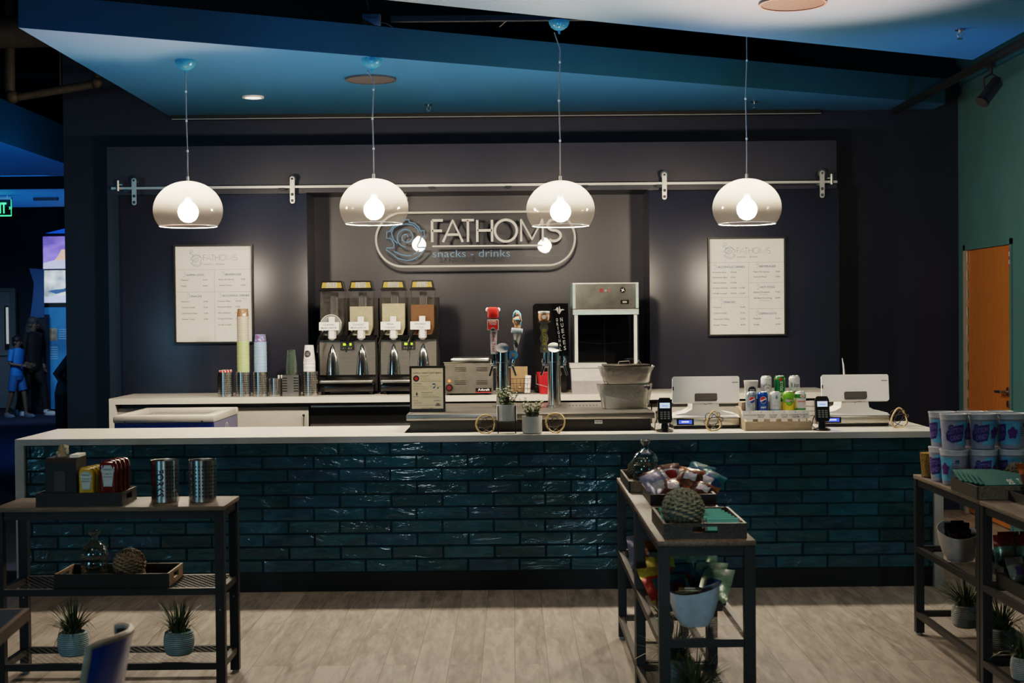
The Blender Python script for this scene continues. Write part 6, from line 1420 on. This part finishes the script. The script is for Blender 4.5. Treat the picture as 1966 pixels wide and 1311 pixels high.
tray('long black tray of clear candy bags on the near right console shelf', (2.175,5.85,zs), PI/2, .36, .25, .055, dkw, dkw, False)
fc = clearmat('clear candy film', (.85,.82,.78), .3, .08, milk=.35, mcol=(.45,.40,.34), bump=1)
can_ = foil('candy pale',(.34,.27,.20)); cgr = foil('candy green',(.08,.11,.04)); cpu = foil('candy purple',(.14,.08,.22))
for i, (nm, sp_, dx, y, lb) in enumerate((('c1',(.09,.12,.05,can_,fc,cpu),-.060,5.98,'clear bag of pale candy with a purple label on the right console shelf'),('c2',(.09,.12,.05,can_,can_,ft),.0,5.90,'clear bag of tan candy beside the purple labelled one'),('c3',(.10,.13,.055,cgr,fc,cgr),.06,5.93,'clear bag of green candy at the right picture edge'))):
    put_bag(nm, sp_, (2.20+dx, y, zs+.012), .3-.3*i, -.5, lb, 'candy bags on the right console shelf')
potb = pm('ribbed pale grey pot', (.27,.29,.28), .6)
for i, (px, Y, lb) in enumerate(((1855,6.70,'grassy plant in a ribbed pot behind the right console leg'),(1922,6.20,'grassy plant in a ribbed pot between the right consoles'),(1966,5.72,'grassy plant in a ribbed pot at the right picture edge'))):
    g = dup((gp,gp2,gp)[i], (X(px,Y,1180), Y, SH2+.0005), 1.1+i*1.7, lb)
    if i == 2: g.scale = (.8,.8,.9)
    for ch in g.children:
        if ch.name.startswith('pot'): ch.data = ch.data.copy(); ch.data.materials[0] = potb
# ------------------------------------------------------------------ foreground table and chair
t = thing('dining_table', 'dark topped table corner with a wooden edge at the lower left', 'table', (-2.0,3.58,0), .10)
m = MB(); m.b2((-.55,-.60,.722), (.60,.58,.75), pm('dark table laminate', (.014,.016,.022), .35)); m.build('tabletop', t)
m = MB(); m.b2((.6005,-.60,.716), (.615,.5945,.7505), pm('oak table edge', (.10,.068,.045), .5, var=.2)).b2((-.55,.5805,.716), (.60,.5945,.7505), MATS['oak table edge']); m.build('edge_band', t)
m = MB(); m.cyl((0,0,.02), (0,0,.7215), .04, black).cyl((0,0,0), (0,0,.02), .28, black, seg=32); m.build('pedestal', t)
t = thing('dining_chair', 'glossy blue shell chair with a cream rim in the lower left foreground', 'chair', (-1.268, 3.665, 0), math.radians(-90))
def shell_pt(u, v):
    """u across -1..1, v 0 (seat front) .. 1 (back top); chair faces local -y"""
    prof = [(0,-.23,.435),(.12,-.20,.45),(.3,-.08,.44),(.45,.06,.435),(.55,.15,.455),(.65,.20,.53),(.8,.235,.64),(1,.27,.80)]
    for a, b_ in zip(prof, prof[1:]):
        if a[0] <= v <= b_[0]: f_ = (v-a[0])/(b_[0]-a[0]); y = a[1]+(b_[1]-a[1])*f_; z = a[2]+(b_[2]-a[2])*f_; break
    w = .225 if v < .6 else .225-.085*(v-.6)/.4; top = max(0,(v-.85)/.15)
    z += .035*u*u*(1 if v < .55 else .2)-.018*top*abs(u)**3; y -= .065*u*u*max(0,(v-.45)/.55)
    return Vector((u*w*(1-.10*top*abs(u)), y, z))
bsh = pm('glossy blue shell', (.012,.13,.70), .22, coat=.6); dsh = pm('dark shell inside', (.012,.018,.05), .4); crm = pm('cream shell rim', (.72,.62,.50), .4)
NU, NV = 16, 30; m = MB(); g = [[shell_pt(i/NU*2-1, j/NV) for i in range(NU+1)] for j in range(NV+1)]
def nrm(i, j):
    a = g[min(j+1,NV)][i]-g[max(j-1,0)][i]; b_ = g[j][min(i+1,NU)]-g[j][max(i-1,0)]; return b_.cross(a).normalized()
N_ = [[nrm(i,j) for i in range(NU+1)] for j in range(NV+1)]; th = .007
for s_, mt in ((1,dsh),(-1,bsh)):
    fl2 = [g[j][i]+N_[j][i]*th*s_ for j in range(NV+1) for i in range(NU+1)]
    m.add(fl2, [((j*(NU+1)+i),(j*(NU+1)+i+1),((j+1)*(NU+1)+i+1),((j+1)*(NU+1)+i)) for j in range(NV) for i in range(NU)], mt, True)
m.build('seat_shell', t)
m = MB(); edge = [(0,j) for j in range(NV+1)]+[(i,NV) for i in range(1,NU+1)]+[(NU,j) for j in range(NV-1,-1,-1)]+[(i,0) for i in range(NU-1,0,-1)]
m.tube([g[j][i] for i,j in edge], .0095, crm, 8, True); m.build('shell_rim', t)
for sx in (-1,1):
    for yy, y2 in ((-.13,-.22),(.10,.22)): m = MB(); m.tube([(sx*.10,yy,.428),(sx*.15,yy*1.1,.41),(sx*.21,y2,0)], .011, greyp, 8); m.build('leg', t)
# ------------------------------------------------------------------ exhibit area at left
EY = 25.0; k_ = EY/F
def ex(px, py, Y=EY): return at(px, py, Y)
a, b_ = ex(83,585), ex(170,805); t = thing('exhibit_kiosk', 'tall blue exhibit panel with two bright screens beyond the wall end', 'exhibit panel', ((a.x+b_.x)/2, EY, 0)); w = b_.x-a.x
skyb = pm('blue exhibit graphic', (.02,.14,.34), .5, var=.5, scale=1.2, emit=.35); zt = ex(100,450).z
m = MB(); m.b2((-w/2,0,0), (w/2,.35,zt), black).b2((-w/2+.02,-.012,.05), (w/2,-.001,ex(100,590).z), skyb); m.build('panel_body', t)
s1 = pm('violet ocean screen', (.20,.15,.85), .5, var=.6, scale=1.6, emit=1.0, stretch=(1,1,2.5)); s2 = pm('white coral screen', (.50,.72,1.0), .5, var=.8, scale=4, emit=1.0)
for (y0,y1,mt,nm) in ((454,516,s1,'upper'),(519,581,s2,'lower')):
    z1_, z0_ = ex(100,y0).z, ex(100,y1).z; m = MB(); m.b2((-w/2+.02,-.03,z0_), (w/2,-.012,z1_), mt); p0 = -w/2+.02
    if nm == 'upper':
        m.poly([(p0,z0_),(w/2,z0_),(w/2,z0_+.12),(p0+.45,z0_+.16),(p0+.2,z0_+.15),(p0,z0_+.10)], pm('pale screen sand', (.55,.58,.95), .5, emit=.9), plane((0,-.031,0)))
        m.poly([(p0+.20,z0_+.15),(p0+.45,z0_+.15),(p0+.45,z0_+.33),(p0+.33,z0_+.34),(p0+.26,z0_+.22)], pm('coral pink screen', (1,.55,.40), .5, emit=.8), plane((0,-.032,0)))
    else:
        m.poly([(p0,z0_),(w/2,z0_),(w/2,z0_+.10),(p0+.3,z0_+.13),(p0,z0_+.09)], MATS['pale screen sand'], plane((0,-.031,0)))
        m.poly([(p0+.08,z0_+.20),(p0+.22,z0_+.15),(p0+.5,z0_+.22),(p0+.5,z0_+.30),(p0+.34,z0_+.24),(p0+.2,z0_+.23)], pm('dark coral screen', (.05,.12,.28), .5, emit=.6), plane((0,-.032,0)))
    m.build('screen', t, label=('violet ocean screen' if nm == 'upper' else 'pale coral screen'))
m = MB(); z1_ = ex(100,630).z; m.b2((-w/2+.05,-.016,z1_-.22), (-w/2+.24,-.0125,z1_), pm('reef photograph', (.20,.19,.14), .5, var=.6, scale=8, emit=.2)); 
for j in range(5): m.b2((-w/2+.27,-.016,z1_-.03-j*.04), (w/2-.1,-.0125,z1_-.018-j*.04), pm('pale caption', (.20,.35,.50), .5, emit=.2))
for j in range(6): m.b2((-w/2+.05,-.016,z1_-.34-j*.04), (-w/2+.25,-.0125,z1_-.328-j*.04), MATS['pale caption'])
m.build('info_graphic', t)
pt = [ex(56,515,24.6),ex(84,517,24.6),ex(84,610,24.6),ex(58,610,24.6),ex(63,570,24.6),ex(65,545,24.6)]; m = MB(); m.prismy([(p.x,p.z) for p in pt], 24.6, 24.63, pm('blue wave panel', (.008,.045,.13), .5, emit=.25)); x0, x1 = ex(56,600,24.6).x, ex(86,600,24.6).x
m.b2((x0,24.64,0), (x1,24.85,ex(60,604,24.6).z), pm('dark exhibit base', (.012,.012,.016), .5)); m.b2((x0+.15,24.625,.15), (x1,24.639,1.1), pm('dim habitat graphic', (.05,.06,.055), .6, var=.8, scale=4)); tag(m.build('exhibit_display'), 'curved blue wave shaped exhibit display left of the bright screens', 'exhibit panel')
pt = [ex(88,448),ex(128,438),ex(128,448)]; m = MB(); m.prismy([(p.x,p.z) for p in pt], EY-.02, EY+.02, pm('vivid blue fin', (.01,.10,.75), .5, emit=.6)); tag(m.build('blue_fin'), 'vivid blue triangular panel on top of the bright screens', 'panel')
DYY = 25.9; a, b_ = at(-30,700,DYY), at(30,553,DYY); d = bpy.data.objects.new('door_2', None); C.objects.link(d); d['kind'] = 'structure'; d.location = (0,DYY,0)
m = MB(); m.b2((a.x,0,.02), (b_.x-.10,.05,b_.z-.06), pm('pale grey door paint', (.17,.17,.165), .5)); m.b2((a.x,-.002,.02), (b_.x-.1,-.0005,.28), alu); m.build('door_leaf', d)
m = MB(); m.b2((b_.x-.10,-.03,0), (b_.x,.08,b_.z), pm('grey green door frame', (.10,.13,.115), .5)).b2((a.x,-.03,b_.z-.06), (b_.x-.1,.08,b_.z), MATS['grey green door frame']); m.build('door_frame', d)
px0, px1 = at(9,640,DYY).x, at(18,640,DYY).x; m = MB(); m.b2((px0,-.004,at(10,672,DYY).z), (px1,-.001,at(10,587,DYY).z), black).b2((px0+.03,-.006,at(10,660,DYY).z), (px1-.01,-.0045,at(10,590,DYY).z), pm('bright door pane', (.6,.62,.55), .3, emit=.4)); m.build('vision_panel', d)
m = MB(); m.b2((a.x,-.06,.98), (px1+.2,-.003,1.03), alu); m.build('push_bar', d)
# exit sign
XY = 18.6; a, b_ = at(-24,415,XY), at(22,383,XY); t = thing('exit_sign', 'hanging green lit EXIT sign at the left picture edge', 'exit sign', ((a.x+b_.x)/2, XY, a.z), kind='thing'); w = b_.x-a.x; h = b_.z-a.z
gr = pm('lit green letters', (.05,1,.20), .5, emit=2.6); m = MB(); m.b2((-w/2,0,0), (w/2,.012,h), clearmat('dark clear sign plate', (.35,.5,.4), .15, .05)); m.b2((-w/2,-.01,h), (w/2,.03,h+.03), alu); m.build('sign_plate', t)
m = MB(); fn = plane((0,-.003,h*.18)); m.text('EXIT', h*.62, gr, plane((-.02,-.003,h*.18)), 'C', .05, width=w*.70); m.ribbon([(-w/2,.004),(w/2,.004)], .012, gr, plane((0,-.002,0))); m.ribbon([(w/2-.004,.01),(w/2-.004,h)], .006, gr, plane((0,-.002,0)))
for q in (0,.02): m.ribbon([(w*.41+q,h*.40),(w*.44+q,h*.48),(w*.41+q,h*.56)], .008, gr, plane((0,-.003,0)))
m.build('lettering', t)
m = MB(); m.cyl((-.1,.01,h+.03), (-.1,.01,CLZ-.002-a.z), .008, alu, seg=8).cyl((.1,.01,h+.03), (.1,.01,CLZ-.002-a.z), .008, alu, seg=8); m.build('hanger', t)
m = MB(); p = at(88,378,19.0); m.b2((-.16,-.03,-.04), (.16,.03,.0), black); tag(m.build('ceiling_vent', loc=(p.x, 19.0, CLZ-.002)), 'dark slot vent in the far blue ceiling right of the exit sign', 'vent')
# people
def skin_obj(name, pts, edges, rad, mt, parent, root=0, sub=2):
    me = bpy.data.meshes.new(name); me.from_pydata(pts, edges, []); me.materials.append(mt); o = bpy.data.objects.new(name, me); C.objects.link(o); o.parent = parent
    md = o.modifiers.new('skin', 'SKIN'); md.use_smooth_shade = True; md.branch_smoothing = .4
    for i, v in enumerate(me.skin_vertices[0].data):
        r = rad[i]; v.radius = r if isinstance(r, tuple) else (r, r); v.use_root = (i == root)
    s_ = o.modifiers.new('sub', 'SUBSURF'); s_.levels = sub; s_.render_levels = sub
    return o
def person(label, loc, rz, H, sk, shirt, pants, hairm, shoes, stride=.0, arm=None, shorts=False, longhair=False, cuff='short', lean=0):
    """faces local -y; H standing height"""
    t = thing('person', label, 'person', loc, rz); q = H/1.75
    S = lambda *a: tuple(v*q for v in a)
    st_ = stride
    hipL, hipR, kL, kR, aL, aR = (.09,0,.90),(-.09,0,.90),(.10,-st_*.55,.49),(-.10,st_*.30,.49),(.10,-st_*.75,.085),(-.10,st_*.95,.10)
    toeL, toeR = (.11,-st_*.75-.14,.035),(-.11,st_*.95-.13,.035)
    ln = lean
    ch, nk, hd = (0,-.02-ln*.4,1.28),(0,-.01-ln*.7,1.47),(0,-.035-ln*.9,1.58)
    shL, shR = (.175,-ln*.6,1.40),(-.175,-ln*.6,1.40)
    eL, eR, hL, hR = arm or ((.22,.02,1.13),(-.22,.02,1.13),(.21,-.06,.90),(-.21,-.06,.90))
    P = [(0,0,.94),(0,0,1.08),ch,nk,hd,(0,-.045-ln,1.68),hipL,kL,aL,toeL,hipR,kR,aR,toeR,shL,eL,hL,shR,eR,hR]
    E = [(0,1),(1,2),(2,3),(3,4),(4,5),(0,6),(6,7),(7,8),(8,9),(0,10),(10,11),(11,12),(12,13),(2,14),(14,15),(15,16),(2,17),(17,18),(18,19)]
    Rr = [(.10,.08),(.09,.07),(.11,.075),.052,(.070,.085),(.055,.065),.085,.056,.038,.030,.085,.056,.038,.030,.055,.038,.026,.055,.038,.026]
    body = skin_obj('body', [S(*p) for p in P], E, [tuple(v*q for v in r) if isinstance(r, tuple) else r*q for r in Rr], sk, t)
    lerp = lambda a,b,f_: tuple(a[i]+(b[i]-a[i])*f_ for i in range(3))
    def loft(m, rings, mt, n_=20):
        vs = [S(c[0]+rx*math.cos(2*PI*k/n_), c[1]+ry*math.sin(2*PI*k/n_), c[2]) for c, rx, ry in rings for k in range(n_)]
        m.add(vs, [(i*n_+k,i*n_+(k+1)%n_,(i+1)*n_+(k+1)%n_,(i+1)*n_+k) for i in range(len(rings)-1) for k in range(n_)], mt, True)
    def sleeve_tube(m, pts, rr2, mt): m.tube([S(*p) for p in pts], [r*q for r in rr2], mt, 12)
    cx = lambda z: -.02*(z-.9)/.4-ln*max(0,(z-1.0))*1.4
    m = MB(); loft(m, [((0,cx(z),z),rx,ry) for z,rx,ry in ((.86,.160,.128),(.92,.165,.130),(1.02,.155,.122),(1.12,.155,.122),(1.24,.170,.128),(1.34,.182,.122),(1.40,.170,.105),(1.445,.115,.085),(1.465,.064,.062),(1.47,.056,.055))], shirt)
    for sh_, e_, h_ in ((shL,eL,hL),(shR,eR,hR)):
        i_ = lerp(sh_, (0,sh_[1],1.36), .35)
        if cuff == 'short': sleeve_tube(m, [i_, sh_, lerp(sh_,e_,.35), lerp(sh_,e_,.78)], [.072,.070,.063,.060], shirt)
        else: sleeve_tube(m, [i_, sh_, lerp(sh_,e_,.5), e_, lerp(e_,h_,.5), lerp(e_,h_,.93)], [.072,.070,.058,.050,.044,.038], shirt)
    m.build('shirt', t)
    m = MB(); loft(m, [((0,0,z),rx,ry) for z,rx,ry in ((.80,.150,.125),(.86,.162,.130),(.93,.156,.124),(.97,.148,.116),(.975,.10,.08))], pants)
    for hp, kn, an in ((hipL,kL,aL),(hipR,kR,aR)):
        top = (hp[0]*.95, hp[1], .90)
        if shorts: sleeve_tube(m, [top, lerp(hp,kn,.25), lerp(hp,kn,.5), lerp(hp,kn,.80)], [.100,.100,.096,.092], pants)
        else: sleeve_tube(m, [top, lerp(hp,kn,.35), lerp(hp,kn,.7), kn, lerp(kn,an,.4), lerp(kn,an,.95)], [.100,.098,.085,.072,.068,.056], pants)
    m.build('shorts' if shorts else 'trousers', t)
    hx, hy, hz2 = hd; m = MB(); m.ball(S(hx,hy+.022,hz2+.065), S(.088,.098,.088), hairm, 18, 12).ball(S(hx,hy+.055,hz2+.0), S(.080,.062,.085), hairm, 14, 10)
    if longhair: m.tube([S(hx,hy+.07,hz2+.02),S(hx+.01,hy+.10,hz2-.10),S(hx-.01,hy+.11,hz2-.24)], [.075*q,.085*q,.03*q], hairm, 10)
    m.build('hair', t)
    m = MB(); m.ball(S(hx,hy-.088,hz2-.005), S(.013,.018,.018), sk, 8, 6)
    for sx in (-1,1): m.ball(S(hx+sx*.080,hy+.005,hz2+.0), S(.012,.022,.030), sk, 8, 6)
    m.build('nose_and_ear', t)
    m = MB()
    for sx in (-1,1): m.ball(S(hx+sx*.030,hy-.078,hz2+.022), S(.012,.007,.007), ink, 8, 5)
    m.ball(S(hx,hy-.080,hz2-.045), S(.024,.007,.006), redl, 8, 5); m.build('face_mark', t)
    for nm, hp, el in (('hand',hL,eL),('hand',hR,eR)):
        d_ = (Vector(hp)-Vector(el)).normalized(); m = MB(); b = Vector(hp); sd = d_.cross(Vector((0,1,.3))).normalized()
        m.tube([S(*(b+d_*.0)),S(*(b+d_*.05)),S(*(b+d_*.09))], [.030*q,.040*q,.036*q], sk, 8)
        for i, l_ in enumerate((.060,.075,.070,.055)): o_ = b+d_*.085+sd*(.028-.019*i); m.tube([S(*o_),S(*(o_+d_*l_*.5+Vector((0,-.006,0)))),S(*(o_+d_*l_+Vector((0,-.02,0))))], [.010*q,.009*q,.007*q], sk, 6)
        o_ = b+d_*.03+sd*.036; m.tube([S(*o_),S(*(o_+d_*.03+sd*.022)),S(*(o_+d_*.06+sd*.022))], [.011*q,.010*q,.008*q], sk, 6); m.build('hand', t)
    for a_, to in ((aL,toeL),(aR,toeR)):
        m = MB(); c = ((a_[0]+to[0])/2,(a_[1]+to[1])/2,0); zb = min(a_[2],.09); m.lathe([(0,.001),(.85,.001),(1,.02),(.9,.05),(.6,.075),(0,.08)], shoes, seg=16, mtx=Matrix.Translation(S(c[0],c[1]-.01,0)) @ Matrix.Diagonal((.052*q,.135*q,q,1))); m.lathe([(.052*q,.05*q),(.05*q,.11*q)], shoes, c=S(a_[0],a_[1],0), seg=12); m.build('shoe', t)
    return t
tan = pm('brown skin', (.13,.075,.05), .6); blk = pm('black clothes', (.008,.008,.009), .8); dkh = pm('dark hair', (.010,.008,.007), .6)
PB = 23.6; pz = 0
person('child in a bright blue shirt and blue shorts walking at the far left', (X(32,PB,720),PB,0), PI*.42, 1.38, tan, pm('bright blue shirt', (.015,.16,.42), .7), pm('blue shorts', (.02,.11,.26), .7), dkh, pm('grey shoes', (.10,.12,.15), .6), .20, ((.21,-.02,1.16),(-.21,.02,1.14),(.13,-.24,1.12),(-.12,-.22,1.10)), True)
person('adult in black clothes and white sneakers walking behind the child in blue', (X(63,24.1,720),24.1,0), PI*.40, 1.70, tan, blk, blk, pm('greying hair', (.05,.045,.042), .7), pm('white sneakers', (.52,.50,.47), .5), .26, None, False, True, 'long')
person('person in a dark teal shirt partly hidden behind the navy wall end', (X(128,14.8,720)+.0,14.8,0), PI*.5, 1.62, tan, pm('dark teal shirt', (.012,.05,.06), .7), pm('dark trousers', (.010,.014,.028), .8), dkh, blk, .05, ((.24,.03,1.14),(-.24,.03,1.14),(.21,-.10,.96),(-.21,-.10,.96)), False, False, 'long', .30)

# ------------------------------------------------------------------ lights
def light(name, kind, loc, tgt, power, col, size=.1, spot=None, blend=.5):
    d_ = bpy.data.lights.new(name, kind); d_.energy = power; d_.color = col
    if kind == 'AREA': d_.size = size
    else: d_.shadow_soft_size = size
    if spot: d_.spot_size = math.radians(spot); d_.spot_blend = blend
    o = bpy.data.objects.new(name, d_); C.objects.link(o); o.location = loc
    o.rotation_euler = (Vector(tgt)-Vector(loc)).to_track_quat('-Z','Y').to_euler(); return o
WARM = (1,.80,.60)
for i, x in enumerate((-2.2,-.6,1.0,2.6)): light('floor downlight', 'SPOT', (x,8.20,3.22), (x,7.4,0), FLOORW, WARM, .06, 84, .9)
light('front downlight', 'SPOT', (-2.3,4.3,3.22), (-2.0,5.2,0), FRONTW, WARM, .08, 85, .8)  # these front spots are added fill for the dark console tables
light('front downlight', 'SPOT', (-.4,4.2,3.22), (-.2,5.0,0), FRONTW*.7, WARM, .08, 85, .8)
light('front downlight', 'SPOT', (1.5,4.0,3.22), (1.7,5.0,0), FRONTW, WARM, .08, 88, .8)
light('bar downlight', 'SPOT', (X(487,10.57,189),10.55,3.23), (X(487,10.57,189),10.5,0), 25, WARM, .05, 90, .7)
BLUE = (.02,.36,1)
light('added warm ceiling fill', 'SPOT', (1.65,8.0,1.2), (1.55,7.30,3.25), CW, (1,.29,.155), .1, 56, 1)  # added unseen lamps, reddish to turn the blue ceiling pale here
light('added warm ceiling fill', 'SPOT', (.45,7.6,1.2), (.35,7.15,3.25), CW*.40, (1,.33,.19), .1, 60, 1)
light('added warm ceiling fill', 'SPOT', (-2.25,8.9,1.3), (-2.25,8.25,3.25), CW*.20, (1,.40,.24), .1, 60, 1)
for bx, by, k_ in ((-2.3,6.7,.8),(-.7,6.9,1),(1.0,7.1,1),(2.7,7.3,.8)): light('blue wash', 'SPOT', (bx,by,1.0), (bx,by+1.9,3.25), BLUEW*k_, BLUE, .15, 50, 1)
light('tile spotlight', 'SPOT', (-1.0,2.2,1.95), (-.55,8.33,.56), TILEW, (.75,.92,1), .10, 14, 1)  # unseen lamp added to put highlights on the tile glaze
for x, y, k_ in ((-1.75,6.2,.8),(.70,5.7,1),(2.15,6.1,1)): light('cool rack fill', 'SPOT', (x*.5-.3,-2.6,1.30), (x,y,.46), LOWW*k_, (.62,.90,1), .35, 8.6, .6)  # unseen narrow spots added to brighten only the console racks
light('cool side fill', 'AREA', (-9.0,-4.0,1.8), (0,8,1.2), GLOW, (.30,.74,1), 2.0)  # unseen cool fill added for front faces and blue glints on steel
for x in (-.45,.45,1.45,2.25): light('counter spotlight', 'SPOT', (x,5.9,3.22), (x,8.75,1.12), SPOTW, WARM, .04, 17, .9)
light('green wall light', 'SPOT', (2.7,6.5,3.1), (3.63,9.2,1.6), 30, (1,.86,.70), .1, 95, 1)
light('exhibit blue light', 'AREA', (-6.0,16.0,3.0), (-6.0,20,1.0), 60, (.10,.40,1), 1.5)
light('exhibit cloud light', 'SPOT', (-7.0,13.0,.4), (-6.2,16.0,3.25), 230, (.16,.52,1), .5, 110, 1)
light('exhibit cloud light', 'SPOT', (-7.5,18.2,.4), (-6.8,19.5,3.25), 420, (.16,.52,1), .5, 110, 1)
light('exhibit fascia fill', 'SPOT', (-3.95,12.9,2.3), (-4.67,14.2,3.45), 50, (.12,.55,1), .1, 120, 1)  # unseen lamp added to lift the dark side of the left soffit
light('exhibit people light', 'SPOT', (-7.6,20.5,3.1), (-8.2,23.6,.8), 260, (.55,.75,1), .2, 70, .8)
w_ = bpy.data.worlds.new('dim room'); w_.use_nodes = True; bpy.context.scene.world = w_
w_.node_tree.nodes['Background'].inputs['Color'].default_value = (.35,.55,.75,1); w_.node_tree.nodes['Background'].inputs['Strength'].default_value = AMB
# ------------------------------------------------------------------ camera and view
cam = bpy.data.cameras.new('camera'); co = bpy.data.objects.new('camera', cam); C.objects.link(co)
cam.sensor_width = 36; cam.lens = F/1966*36; cam.clip_end = 100
cr, sr, cp_, sp_ = math.cos(ROLL), math.sin(ROLL), math.cos(PITCH), math.sin(PITCH)
r0, u0, f0 = Vector((1,0,0)), Vector((0,sp_,cp_)), Vector((0,cp_,-sp_))
rt, up = r0*cr-u0*sr, r0*sr+u0*cr
co.matrix_world = Matrix(((rt.x,up.x,-f0.x,0),(rt.y,up.y,-f0.y,0),(rt.z,up.z,-f0.z,CZ),(0,0,0,1)))
cam.dof.use_dof = True; cam.dof.focus_distance = 9.6; cam.dof.aperture_fstop = 5.6
sc = bpy.context.scene; sc.camera = co
sc.view_settings.view_transform = VT; sc.view_settings.look = LOOK; sc.view_settings.exposure = EXPO
sc.cycles.use_denoising = True; sc.cycles.max_bounces = 8; sc.cycles.transparent_max_bounces = 24; sc.cycles.caustics_reflective = False; sc.cycles.caustics_refractive = False
sc.cycles.sample_clamp_indirect = 4
